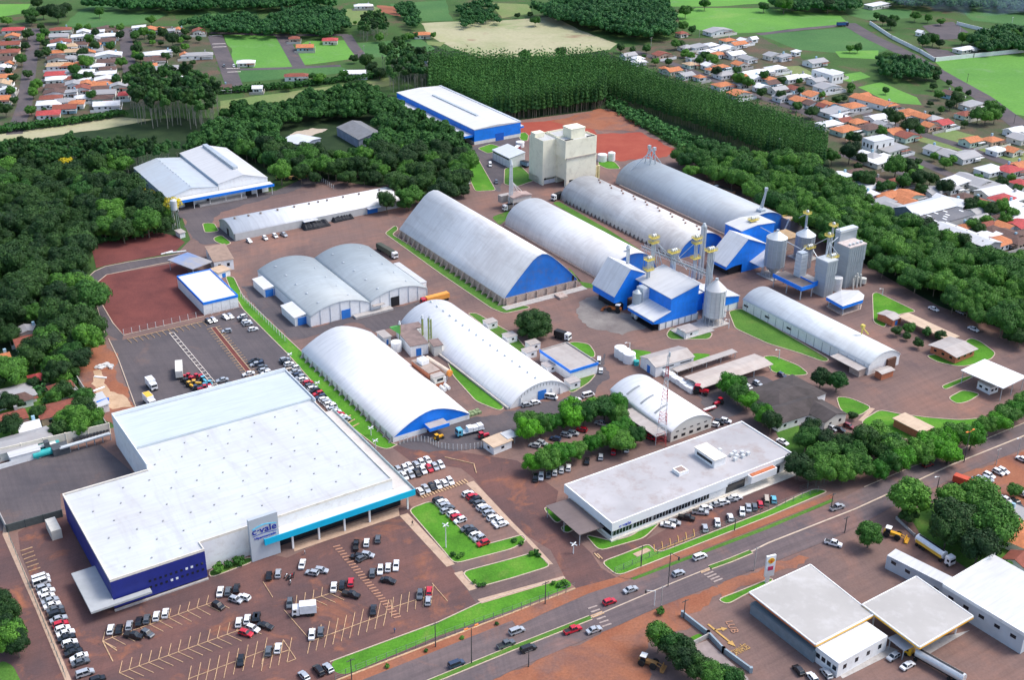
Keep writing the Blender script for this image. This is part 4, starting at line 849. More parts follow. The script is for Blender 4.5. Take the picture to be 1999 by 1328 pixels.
part(t, 'side_window', GLASS, (0.75, 1.3, 1.5, 0.88, 6.5, 3.85)); part(t, 'window', GLASS, (44, 0.85, 0.8, 51.5, 0.98, 3.6), (61, 0.85, 0.8, 66, 0.98, 3.4))
part(t, 'porch', WALLW, (51.5, -1.8, 3.0, 62, 0.0, 5.4)); part(t, 'porch_tiles', tilemat('orange_tiles', (0.55, 0.17, 0.07)), (52, -1.5, 5.41, 61.6, -0.2, 5.6)); part(t, 'walkway', CREAM_TOP, (37, -2.4, 0, 71, 0.15, 0.3))
part(t, 'roof_cabin', WALLW, (44, 7, 6.46, 48.5, 16, 9.2)); part(t, 'cabin_roof', CREAM_TOP, (43.7, 6.7, 9.21, 48.8, 16.3, 9.4)); part(t, 'cabin_window', GLASS, (43.95, 8, 7.3, 43.99, 15, 8.3))
part(t, 'roof_hatch', WALLW, (32, 9, 6.46, 35.6, 12.4, 7.6)); part(t, 'hatch_opening', plain('hatch_brown', (0.30, 0.22, 0.19)), (32.5, 9.5, 7.61, 35.1, 11.9, 7.66))
ac = MB(); ac.box(0, 0, 0, 1.1, 1.0, 1.0); ac.cyl(0.55, 0.5, 1.0, 1.08, 0.4, n=10); ac = ac.mesh('air_conditioner', plain('unit_grey', (0.6, 0.62, 0.63)))
for i, (a, b) in enumerate(((52, 6.5), (53.6, 7.5), (55.2, 6.5), (56.4, 8.2), (54.5, 9.5), (52.8, 9), (57.6, 6.8), (51.5, 13))): ob('air_conditioner', ac, t, (a, b, 6.46))
lettering(t, 'c·vale', 2.6, -0.08, 4.35, 4.2, 1.0, SIGNB)
m = MB(); m.extr([(0, 3.8), (8.6, 3.4), (8.6, 3.6), (0, 4.0)], 0, 17); tt = site('side_carport', 'dark ribbed carport roof against the left end of the office', 'carport', x - 8.7, y + 3.5); m.build('roof', roofmat('dark_ribbed_roof', (0.17, 0.13, 0.12), (0.08, 0.06, 0.06), 0.5), tt)
part(tt, 'post', STEEL, *[(0.3, a, 0, 0.5, a + .2, 3.6) for a in (0.3, 8, 16.4)])
# ------------------------------------------------------------ grain plant: intake sheds, silos, elevators
def _ray(t, x, y):
    o = TILES[t]; px = o[0] + x / o[2]; py = o[1] + y / o[2]
    r = M @ np.array([px - 999.5, py - 664.0, FPX]); sx, sy = w2s(r[0], r[1]); return sx, sy, r[2]
def VP(t, x, y, yp):               # survey point on the vertical plane at site y = yp -> (x, z)
    sx, sy, sz = _ray(t, x, y); k = yp / sy; return (sx * k, CAM_H + sz * k)
def HP(t, x, y, xp):               # the same on the vertical plane at site x = xp -> (y, z)
    sx, sy, sz = _ray(t, x, y); k = xp / sx; return (sy * k, CAM_H + sz * k)
def intake(label, x, y, L, gable, roofpts, open_w):
    t = site('intake_shed', label, 'intake shed', x, y)
    m = MB(); m.extr(gable[::-1], 0, 0.3); m.build('gable', BLUE, t); m = MB(); m.extr(gable[::-1], L - .3, L); m.build('gable', BLUE, t)
    part(t, 'side_fascia', BLUE, (gable[0][0] - 0.05, 0.303, gable[0][1], gable[0][0] + 0.2, L - .303, gable[1][1]))
    m = MB(); a, b, c = roofpts
    for p, q in ((a, b), (b, c)): m.extr([(p[0], p[1]), (q[0], q[1]), (q[0], q[1] + 0.25), (p[0], p[1] + 0.25)], -0.3, L + 0.3)
    m.build('roof', R_LIGHT, t); part(t, 'back_wall', BLUE, (c[0] - .4, .31, 3, c[0] - .1, L - .31, c[1] - .2)); part(t, 'hopper', DARK, (2.5, 1, 0, open_w, L - 1, 3.6))
    return t
intake('blue intake shed with steep pale roof, left of the central blue block', 271.3, 342.2, 14.5, [(0.1, 4.1), (0.1, 7.2), (7.3, 17.2), (15.4, 13.6), (15.4, 5), (6.6, 5), (6.6, 0), (4.9, 0), (4.9, 2.6), (3.4, 4.1)], [(-0.3, 6.9), (7.3, 17.25), (15.9, 13.4)], 4.8)
intake('blue intake shed with steep pale roof, left of the rusty elevators and round silos', 333.6, 345.9, 11.5, [(0.1, 3.2), (0.1, 4.9), (11.2, 15.0), (22.4, 10.4), (22.4, 0), (9.2, 0), (9.2, 4), (5, 4)], [(-0.3, 4.6), (11.2, 15.05), (22.9, 10.2)], 9)
# central block
x0, y0 = 281.7, 320.1
t = site('processing_block', 'bright blue processing block with sloping white roof in the middle of the grain plant', 'building', x0, y0)
m = MB(); m.extr([(-8.1, 3.4), (-8.1, 4.6), (0, 6.9), (0, 12.2), (13.7, 15.3), (13.7, 2.9), (-5, 2.9)][::-1], 0, 0.3); m.build('front_wall', BLUE, t)
part(t, 'side_wall', BLUE, (0, 0.303, 2.9, 0.3, 20, 12.1)); part(t, 'side_wall', BLUE, (13.4, 0.303, 2.9, 13.7, 20, 15.2))
m = MB(); m.extr([(-0.3, 12.2), (14.0, 15.4), (14.0, 15.65), (-0.3, 12.45)], -0.3, 22.5); m.build('roof', roofmat('clean_white_roof', (0.58, 0.59, 0.60), dirt=0.08), t)
m = MB(); m.extr([(-8.6, 4.5), (-0.02, 6.95), (-0.02, 7.2), (-8.6, 4.75)], -0.3, 16); m.build('lean_to_roof', R_LIGHT, t); part(t, 'lean_to_fascia', BLUE, (-8.4, 0.303, 3.2, -8.15, 15.8, 4.4))
part(t, 'base_wall', WALLW, (-5.2, 0.1, 0, 14.5, 0.35, 2.89)); part(t, 'post', plain('joint_grey', (0.3, 0.32, 0.34)), *[(-5.2 + i * 3.2, -0.1, 0, -4.9 + i * 3.2, 0.09, 2.9) for i in range(7)])
part(t, 'pit', DARK, (-7.6, 1, 0, -5.4, 14, 0.6)); part(t, 'base_side', DARK, (0.4, 1, 0, 13.2, 19, 2.8))
t = site('rear_shed', 'low white roofed shed with blue wall behind the central blue block', 'shed', 296, 326)
part(t, 'wall', BLUE, (0, 0, 0, 12, 20, 7.6)); part(t, 'roof', WHITE_ROOF, (-0.3, -0.3, 7.61, 12.3, 20.3, 7.9))
t = site('end_shed', 'blue and white shed with sloping white roof right of the striped silo', 'shed', 303.5, 319.2)
m = MB(); m.extr([(0, 3.0), (0, 8.0), (13, 5.5), (13, 3.0)][::-1], 0, 10); m.build('wall', BLUE, t); m = MB(); m.extr([(-.3, 8.1), (13.3, 5.5), (13.3, 5.75), (-.3, 8.35)], -.3, 14); m.build('roof', WHITE_ROOF, t)
part(t, 'base_wall', WALLW, (0, 0.1, 0, 12.8, 9.9, 2.99)); part(t, 'post', plain('joint_grey', (0.3, 0.32, 0.34)), *[(a, -0.1, 0, a + .3, 0.09, 2.98) for a in (3, 7.5, 12.4)])
SILO = roofmat('corrugated_silo_steel', (0.40, 0.46, 0.50), (0.25, 0.27, 0.29), 0.3, axis=2, rib=1.5, patch=0.3, metal=0.25)
SILOW = roofmat('pale_silo_steel', (0.62, 0.66, 0.68), (0.4, 0.42, 0.43), 0.25, axis=2, rib=1.5, patch=0.3, metal=0.2)
def silo(label, x, y, r, zb, ze, zt, mat=None, legs=True, cat='silo'):
    t = site('grain_silo', label, cat, x, y); mat = mat or SILO
    m = MB(); m.cyl(0, 0, zb, ze, r, n=28, cap=False); m.build('body', mat, t, smooth=True)
    m = MB(); m.cyl(0, 0, ze, zt, r + 0.15, 0.6, n=28); m.build('cone_roof', SILOW if mat is SILO else WHITE_ROOF, t)
    m = MB()
    for k in range(14):
        a = 2 * math.pi * k / 14; m.tube((r * 1.01 * math.cos(a), r * 1.01 * math.sin(a), 0), (r * 1.01 * math.cos(a), r * 1.01 * math.sin(a), ze), 0.12, 4)
    m.build('stiffeners', STEEL, t)
    m = MB(); m.cyl(0, 0, 0.9, zb + .02, 0.7, r, n=20); m.build('hopper', mat, t)
    part(t, 'base', CONC, (-r - .6, -r - .6, 0, r + .6, r + .6, 0.35)); m = MB(); m.cyl(0, 0, zt - .1, zt + .8, .6, n=10); m.build('cap', STEEL, t)
    return t
silo('pale round silo with dark vertical stiffeners standing right of the central blue block', 299.2, 314.6, 4.0, 3.4, 14.6, 18.2, SILOW)
silo('round grey silo on open legs, in front of the second blue shed', 352.2, 336.5, 4.3, 4.8, 17.6, 20.2)
sx, sz = VP('B', 1015, 420, 344); silo('round grey silo with tall pipe, standing before the belt of trees', sx, 344, 4.2, 2, VP('B', 1015, 430, 344)[1], VP('B', 1015, 370, 344)[1])
def elevator(label, t_, tx, ty_top, ty_base, yp, n=3, zbase=0.0, col=None, plats=(), sp=0.9):
    """bundle of vertical elevator legs with rounded heads and yellow service platforms"""
    x, zt = VP(t_, tx, ty_top, yp); th = site('bucket_elevator', label, 'elevator', x, yp)
    col = col or STEEL
    for i in range(n):
        m = MB(); ox = (i - (n - 1) / 2) * sp; m.box(ox - 0.16, -0.5, zbase, ox + 0.16, -0.2, zt - 0.6); m.box(ox - 0.16, 0.2, zbase, ox + 0.16, 0.5, zt - 0.6); m.build('leg', col, th)
        m = MB(); n_ = 8; pr = [(0.75 * math.cos(math.pi * k / n_), zt - 0.7 + 0.9 * math.sin(math.pi * k / n_)) for k in range(n_ + 1)]
        i0 = len(m.v); m.v += [(ox - 0.28, p[0], p[1]) for p in pr] + [(ox + 0.28, p[0], p[1]) for p in pr]
        for k in range(n_): m.f.append((i0 + k, i0 + k + 1, i0 + n_ + 2 + k, i0 + n_ + 1 + k)); m.m.append(0)
        m.f += [tuple(range(i0 + n_, i0 - 1, -1)), tuple(range(i0 + n_ + 1, i0 + 2 * n_ + 2)), (i0, i0 + n_ + 1, i0 + 2 * n_ + 1, i0 + n_)]; m.m += [0, 0, 0]; m.build('head', SILOW, th)
    for k, pz in enumerate((zt - 1.5,) + tuple(plats)):
        m = MB(); a = n * sp / 2 + 0.9; m.box(-a, -1.4, pz, a, 1.4, pz + 0.15)
        for q in (-a, a - 0.08): m.box(q, -1.4, pz + 0.5, q + 0.08, 1.4, pz + 0.62); m.box(q, -1.4, pz + 0.95, q + 0.08, 1.4, pz + 1.07)
        for q in (-1.4, 1.32): m.box(-a, q, pz + 0.5, a, q + 0.08, pz + 0.62); m.box(-a, q, pz + 0.95, a, q + 0.08, pz + 1.07)
        for q in range(5):
            for w_ in (-1.4, 1.32): m.box(-a + q * a / 2 - .04, w_, pz + .15, -a + q * a / 2 + .04, w_ + .08, pz + 1.07)
        m.build('platform', YELLOW, th)
    return th, x, zt
e1, x1, z1 = elevator('tallest elevator bundle with two yellow platforms behind the central block roof', 'A', 735, 100, 490, 344, 2, 6, plats=(VP('A', 750, 190, 344)[1],))
e2, x2, z2 = elevator('elevator bundle with three rounded heads above the conveyor bridge', 'A', 960, 265, 480, 340, 3, 6)
e3, x3, z3 = elevator('elevator bundle with three stacked yellow platforms before the blue gable', 'A', 1220, 110, 490, 344, 2, 3, plats=(VP('A', 1220, 200, 344)[1], VP('A', 1240, 360, 344)[1]))
e4, x4, z4 = elevator('elevator bundle with three domed heads right above the striped silo', 'A', 1378, 245, 640, 317.5, 3, 1)
e5, x5, z5 = elevator('short elevator bundle with an orange head left of the white block roof', 'A', 680, 350, 640, 339, 2, 4, plats=(VP('A', 680, 500, 339)[1],))
def pipes(parent, base, segs, r=0.14, mat=None, name='spout_pipe'):
    for p, q in segs:
        m = MB(); m.tube(tuple(p[i] - base[i] for i in range(3)), tuple(q[i] - base[i] for i in range(3)), r, 6); m.build(name, mat or STEEL, parent)
def P3(t, x, y, yp): a, b = VP(t, x, y, yp); return (a, yp, b)
pipes(e1, (x1, 344, 0), [(P3('A', 770, 200, 344), P3('A', 920, 350, 341)), (P3('A', 780, 210, 344), P3('A', 900, 380, 341)), (P3('A', 745, 240, 344), P3('A', 765, 430, 343)), (P3('A', 775, 260, 344), P3('A', 820, 440, 343)), (P3('A', 740, 240, 344), P3('A', 725, 490, 343))])
pipes(e4, (x4, 317.5, 0), [(P3('A', 1345, 320, 317), P3('A', 1360, 640, 316)), (P3('A', 1395, 320, 317), P3('A', 1385, 640, 316)), (P3('A', 1330, 400, 317), P3('A', 1395, 600, 315)), (P3('A', 1420, 310, 317), P3('A', 1385, 560, 315))], 0.17)
pipes(e2, (x2, 340, 0), [(P3('A', 1000, 340, 340), P3('A', 1100, 500, 332)), (P3('A', 930, 330, 340), P3('A', 935, 480, 339))])
pipes(e3, (x3, 344, 0), [(P3('A', 1180, 210, 344), P3('A', 1000, 380, 348)), (P3('A', 1190, 190, 344), P3('A', 1180, 480, 343))])
# conveyor bridge
a_ = HP('A', 1310, 640, 298.5); b_ = HP('A', 570, 255, 296.5)
t = site('conveyor_bridge', 'long grey conveyor bridge on trusses running back from the striped silo', 'conveyor', 0, 0)
pa = Vector((298.5, 319, 18.6)); pb = Vector((b_ and 296.0, 372, 17.6))
yy_, zz_ = HP('A', 600, 255, 297.0); pb = Vector((297.0, yy_, zz_)) if 350 < yy_ < 400 else pb
m = MB(); N = 22
for s_ in (-0.9, 0.9):
    for h_ in (0, 1.5): m.tube(pa + Vector((s_, 0, h_)), pb + Vector((s_, 0, h_)), 0.1, 4)
    for i in range(N):
        p = pa.lerp(pb, i / N); q = pa.lerp(pb, (i + 1) / N); m.tube(p + Vector((s_, 0, 0)), q + Vector((s_, 0, 1.5)), 0.06, 4); m.tube(p + Vector((s_, 0, 0)), p + Vector((s_, 0, 1.5)), 0.06, 4)
m.build('truss', SILOW, t); m = MB(); m.tube(pa + Vector((0, 0, .5)), pb + Vector((0, 0, .5)), 0.35, 6); m.build('belt_housing', plain('duct_dark', (0.2, 0.22, 0.23)), t)
for f in (0.25, 0.5, 0.75, 0.95):
    p = pa.lerp(pb, f); m = MB(); m.tube((p.x - .9, p.y, 0), (p.x - .5, p.y, p.z), 0.14, 4); m.tube((p.x + .9, p.y, 0), (p.x + .5, p.y, p.z), 0.14, 4); m.build('trestle', STEEL, t)
# elevator by hall three and pointed hall
def shaft(label, tt, tx, ty0, ty1, yp, z0=0.0, r=0.5, n=2, name='elevator_shaft', sp=1.6, mat=None):
    x, z = VP(tt, tx, ty1, yp); t = site(name, label, 'elevator', x, yp)
    for i in range(n): m = MB(); o = (i - (n - 1) / 2) * sp; m.box(o - r / 2, -r / 2, z0, o + r / 2, r / 2, z - (i % 2) * 0.6); m.build('shaft', mat or STEEL, t)
    m = MB(); h = max(1, int((z - z0) / 2.5))
    if n > 1:
        for k in range(h): a = z0 + k * (z - z0) / h; b = a + (z - z0) / h; m.tube((-sp / 2, 0, a), (sp / 2, 0, b), 0.07, 4)
        m.build('bracing', STEEL, t)
    m = MB(); m.cyl(0, 0, z - 0.4, z + 0.9, r * 1.1, r * .6, n=10); m.build('head', SILOW, t)
    return t, x, z
shaft('paired dark elevator shafts in front of the blue gable of the third hall', 'A', 1300, 340, 0, 350, 0, 0.9, 2)
shaft('slender paired elevator shafts standing before the blue gable of the pointed hall', '12', 290, 980, 600, 434.5, 0, 0.7, 2, sp=3.2)
t, x, z = shaft('stubby grey stack with silver balls on top of the second hall gable', 'A', 445, 400, 245, 352, 8, 1.0, 1)
# dryer beside block
t = site('grain_dryer', 'grey banded metal dryer tower between the intake shed and the blue block', 'dryer', 276.5, 333.5)
part(t, 'tower', SILOW, *[(2.0, 0, 1 + k * 2.2, 5.2, 4, 3.0 + k * 2.2) for k in range(5)]); m = MB(); m.cyl(0.9, 2, 0, 10.2, 2.0, n=20); m.cyl(0.9, 2, 10.2, 11.2, 2.0, .5, n=20); m.build('cyclone', SILO, t)
part(t, 'core', STEEL, (2.2, 0.2, 0, 5.0, 3.8, 12)); m = MB(); m.cyl(-2, -1.5, 1.5, 5, .9, n=12); m.cyl(-2, -1.5, 0, 1.5, .2, .9, n=12); m.build('hopper', SILOW, t)
# pump house by silo
x, y = S('A', 1240, 1245); t = site('pump_house', 'small white pump house with flat brown roof below the striped silo', 'building', x - 6.2, y + 0.5)
part(t, 'wall', WALLW, (0, 0, 0, 6.2, 5.5, 2.5)); part(t, 'roof', R_BEIGE, (-.3, -.3, 2.51, 6.5, 5.8, 2.7)); part(t, 'slab', CONC, (-.5, -.6, 0.2, 14, 9, 0.3)); part(t, 'window', DARK, (2, -.04, 1.1, 3, -.01, 1.9))
x, y = S('A', 1500, 1040); t = site('control_cabin', 'little white cabin with flat grey roof right of the striped silo', 'building', x - 3.5, y - 0.5)
part(t, 'wall', WALLW, (0, 0, 0, 5, 4, 2.6)); part(t, 'roof', R_BEIGE, (-.3, -.3, 2.61, 5.3, 4.3, 2.8)); part(t, 'window', DARK, (1, -.04, 1.2, 1.9, -.01, 2), (3, -.04, 1.2, 3.9, -.01, 2))
# second cluster
t = site('processing_block', 'bright blue block with white roof behind the right hand intake shed', 'building', 351.5, 357)
m = MB(); m.extr([(0, 0), (0, 13.5), (9, 14.5), (19.5, 13.6), (19.5, 0)][::-1], 0, 10.5); m.build('wall', BLUE, t); m = MB(); m.extr([(-.3, 13.55), (9, 14.6), (19.8, 13.65), (19.8, 13.85), (9, 14.8), (-.3, 13.75)], -.3, 10.8); m.build('roof', WHITE_ROOF, t)
elevator('small elevator bundle with three domes on the right hand blue block', 'B', 450, 240, 350, 361, 3, 14)
x6, z6 = VP('B', 455, 355, 340); t = site('lean_to', 'low grey lean-to roof between the right intake shed and a silo', 'shed', 347, 338)
m = MB(); m.extr([(0, 4), (9, 8), (9, 8.25), (0, 4.25)], 0, 9); m.build('roof', R_LIGHT, t); part(t, 'post', STEEL, *[(a, b, 0, a + .3, b + .3, 4.3) for a, b in ((.5, .5), (.5, 8), (7.5, .5), (7.5, 8))])
c0 = S('B', 665, 850, 6); c1 = S('B', 970, 1003, 6); c2 = S('B', 1112, 965, 6)
t = site('raised_platform', 'raised brown deck with bright blue fascia carrying a metal dryer', 'platform', c1[0], c1[1])
dx = c2[0] - c1[0]; dy = c0[1] - c1[1]
part(t, 'deck', plain('brown_deck', (0.16, 0.13, 0.12)), (0.2, 0.2, 5.5, dx, dy, 5.7)); part(t, 'fascia', BLUE, (0, 0, 4.3, dx + .2, 0.19, 6), (0, 0.2, 4.3, 0.19, dy, 6))
part(t, 'post', STEEL, *[(a, b, 0, a + .35, b + .35, 5.5) for a in (0.3, dx - .6) for b in (0.4, dy / 2, dy - .8)]); part(t, 'second_fascia', BLUE, (dx + .21, 1, 4.0, dx + 5, 1.2, 6.2), (dx + .21, 1.21, 4.0, dx + .4, 9, 6.2)); part(t, 'second_deck', R_BEIGE, (dx + .5, 1.3, 5.6, dx + 5, 9, 5.9))
x, z = VP('B', 945, 905, 321); xt, zt = VP('B', 945, 640, 321)
t = site('grain_dryer', 'square banded metal dryer tower standing on the raised blue edged deck', 'dryer', x - 1.9, 319.5, z=0)
part(t, 'tower', SILOW, *[(0, 0, 5.72 + k * (zt - 6) / 6, 3.8, 3.4, 5.5 + (k + 1) * (zt - 6) / 6) for k in range(6)]); part(t, 'core', STEEL, (0.2, .2, 5.71, 3.6, 3.2, zt + .4))
def binn(label, tt, bx, by, w1, d1, tx_, ty, extra=0, roof=None):
    x, y = S(tt, bx, by); z = VP(tt, tx_, ty, y)[1]; t = site('metal_bin_tower', label, 'bin tower', x, y)
    part(t, 'body', SILO, (0, 0, 0, w1, d1, z)); part(t, 'upper_body', SILO, (-.25, -.25, z * .62, w1 + .25, d1 + .25, z + .01)); part(t, 'top', roof or SILOW, (-.3, -.3, z + .02, w1 + .3, d1 + .3, z + .5))
    m = MB()
    for i in range(int(w1 / 1.3)): m.box(0.4 + i * 1.3, -.42, 0, .55 + i * 1.3, -.26, z)
    m.build('ribs', STEEL, t)
    return t, x, y, z
RUSTW = plain('rusty_white_top', (0.55, 0.50, 0.48), 0.8, 0.1, 0.5, dirt=((0.35, 0.12, 0.06), 0.8))
t, x, y, z = binn('tall ribbed metal bin tower with rust stained top at the plant corner', 'B', 1425, 1015, 9.5, 6.5, 1430, 600, roof=RUSTW)
for i in range(4): m = MB(); m.cyl(0, 0, 0, .8, .6, n=10); m.build('roof_fan', SILOW, t, (1.6 + i * 2.2, 1.5, z + .5))
m = MB()
for i in range(5): m.tube((3 + i * 1.1, -2.2 + (i % 2), 0), (3 + i * 1.1, -1.6, 4.5 + i % 3), .35, 8)
m.cyl(9.5, -1.5, 1, 3.2, 1.3, n=14); m.build('dust_cyclones', plain('cyclone_cream', (0.55, 0.55, 0.50)), t)
part(t, 'rear_body', SILO, (1, 6.8, 0, 11, 9.5, z + 4.2)); part(t, 'sloping_top', SILOW, (1, 6.6, z + 4.21, 11.2, 9.7, z + 5.2))
t, x, y, z = binn('shorter metal bin tower beneath the yellow platform left of the rusty bin', 'B', 1200, 1115, 5.4, 6, 1200, 755)
elevator('tall elevator head above the yellow platform of the shorter bin tower', 'B', 1318, 300, 900, y + 7, 1, 0, plats=()); elevator('elevator bundle ending in a yellow platform over the shorter bin tower', 'B', 1310, 640, 720, y + 3, 3, z)
e6, x6, z6 = elevator('narrow elevator leg left of the rust topped bin tower', 'B', 1270, 410, 900, y + 6, 1, 0)
pipes(e6, (x6, y + 6, 0), [(P3('B', 1275, 510, y + 5), P3('B', 1230, 660, y + 3)), (P3('B', 1275, 530, y + 5), P3('B', 1360, 645, y + 3)), (P3('B', 1275, 520, y + 5), P3('B', 1290, 660, y + 3)), (P3('B', 1250, 470, y + 6), P3('B', 1110, 540, 335)), (P3('B', 1345, 330, y + 7), P3('B', 1395, 410, y + 12)), (P3('B', 1360, 460, y + 9), P3('B', 1290, 520, y + 6))], .18)
e7, x7, z7 = elevator('elevator cluster with round white heads and yellow rails in front of the rear silo', 'B', 1060, 540, 780, 334, 3, 0)
pipes(e7, (x7, 334, 0), [(P3('B', 465, 320, 360), P3('B', 960, 590, 335)), (P3('B', 1020, 560, 335), P3('B', 930, 640, 322)), (P3('B', 1075, 600, 334), P3('B', 1060, 790, 334)), (P3('B', 1090, 600, 334), P3('B', 1150, 700, 330))], .2)
e8, x8, z8 = elevator('tall single elevator pipe rising from the rear silo roof', 'B', 1035, 170, 380, 346, 1, 12); pipes(e8, (x8, 346, 0), [(P3('B', 1005, 215, 346), P3('B', 940, 250, 362))], .2)
x, y = S('B', 1340, 1030); t = site('storage_tank', 'short white cylindrical tank with rusty rim beside the bin towers', 'tank', x, y)
m = MB(); m.cyl(0, 0, .3, VP('B', 1340, 900, y)[1], 2.1, n=22); m.build('body', plain('tank_white', (0.62, 0.64, 0.64), .6, .08, .5, dirt=((.35, .15, .1), .4)), t, smooth=False); m = MB(); m.cyl(0, 0, 0, .3, 2.4, n=22); m.build('base', CONC, t)
pts = [S('B', *p, 4.6) for p in ((1235, 1105), (1415, 1205), (1630, 1135), (1642, 1085), (1580, 1035), (1400, 1030))]
cx = sum(p[0] for p in pts) / 6; cy = sum(p[1] for p in pts) / 6; t = site('scale_canopy', 'faceted white roofed canopy with blue fascia at the right end of the grain plant', 'canopy', cx, cy)
loc = [(p[0] - cx, p[1] - cy) for p in pts]
m = MB(); m.prism(loc, 3.2, 4.6); m.build('fascia', BLUE, t); rd = [(p[0] * 1.02, p[1] * 1.02) for p in loc]; c_a = ((rd[0][0] + rd[5][0]) / 2 * .6, (rd[0][1] + rd[5][1]) / 2 * .6); c_b = ((rd[2][0] + rd[3][0]) / 2 * .6, (rd[2][1] + rd[3][1]) / 2 * .6)
m = MB(); A3 = (*c_a, 6.2); B3 = (*c_b, 6.2); V3 = [(p[0], p[1], 4.62) for p in rd]
for f in ((V3[0], V3[1], A3), (V3[1], V3[2], B3, A3), (V3[2], V3[3], B3), (V3[3], V3[4], B3), (V3[4], V3[5], A3, B3), (V3[5], V3[0], A3)): m.face(f)
m.build('roof', WHITE_ROOF, t); part(t, 'post', STEEL, *[(p[0] * .85 - .15, p[1] * .85 - .15, 0, p[0] * .85 + .15, p[1] * .85 + .15, 3.2) for p in loc]); m = MB(); m.prism([(p[0] * .95, p[1] * .95) for p in loc], 0.13, .4); m.build('base', STONE, t)
x, y = S('B', 905, 445); t = site('concrete_bin', 'square grey bin with yellow rail and white curved chute beside the tree belt', 'bin', 380, 368)
x_, z_ = VP('B', 850, 290, 368); t.location = (*s2w(x_, 368), 0); part(t, 'body', plain('bin_grey', (.22, .22, .25), .8, .1, .4), (0, 0, 0, 8, 6, z_)); part(t, 'deck', R_SAND, (.2, .2, z_ + .01, 7.8, 5.8, z_ + .3)); part(t, 'rail', YELLOW, (-.1, -.1, z_ + .31, 8.1, 0, z_ + 1.0), (-.1, 6, z_ + .31, 8.1, 6.1, z_ + 1.0))
m = MB(); pt_ = [(-5 + 3.6 * math.sin(k * .3), 0, max(0.2, z_ * 1.25 * math.sin(min(1.57, k * .24)))) for k in range(8)]
for p, q in zip(pt_, pt_[1:]): m.tube(p, q, .35, 8)
m.build('curved_chute', SILOW, t)
x_, y_ = S('B', 740, 500, 6); t = site('drying_shed', 'low rusty flat roofed shed between the two rear silos', 'shed', x_, y_); part(t, 'wall', STONE, (0, 0, 0, 12, 9, 5.8)); part(t, 'roof', plain('rusty_flat_roof', (.42, .28, .14), .8, .2, .3, dirt=((.6, .5, .45), .6)), (-.3, -.3, 5.81, 12.3, 9.3, 6.1))
# hopper station near the mill
x, y = S('C', 210, 1250); t = site('loading_hopper', 'rusty roofed truck loading hopper on legs left of the mill tower', 'hopper', x, y)
part(t, 'bin', plain('hopper_cream', (.55, .52, .47), .8, .1, .5, dirt=((.4, .2, .15), .5)), (0, 0, 4.2, 10.5, 5, 6.6)); m = MB(); m.extr([(-.3, 6.62), (10.8, 6.62), (10.8, 7), (5.2, 8), (-.3, 7)], -.3, 5.3); m.build('roof', plain('rusty_roof', (.38, .28, .25), .8, .15, .5), t)
part(t, 'post', STEEL, *[(a, b, 0, a + .3, b + .3, 4.2) for a in (.1, 5, 10) for b in (.1, 4.5)]); part(t, 'rear_bin', R_BEIGE, (-3, 6, 3, 7, 9, 6.5))
x2_, z2_ = VP('C', 185, 640, y + 3); t = site('pipe_tower', 'tall white pipe tower with fanned chutes beside the truck loading hopper', 'elevator', x2_, y + 3)
for dx in (-1, 0, 1): m = MB(); m.tube((dx, 0, 0), (dx * .6, 0, z2_), .28, 8); m.build('pipe', SILOW, t)
m = MB(); m.cyl(0, 0, z2_, z2_ + 2.5, .9, .3, n=10); m.build('head', SILOW, t)
for i in range(6): m = MB(); m.tube((.6, 0, z2_ * .62), (3 + i * 1.7, 3 + i * .3, 3.5 + (i % 2) * .6), .13, 6); m.build('chute', WALLW, t)
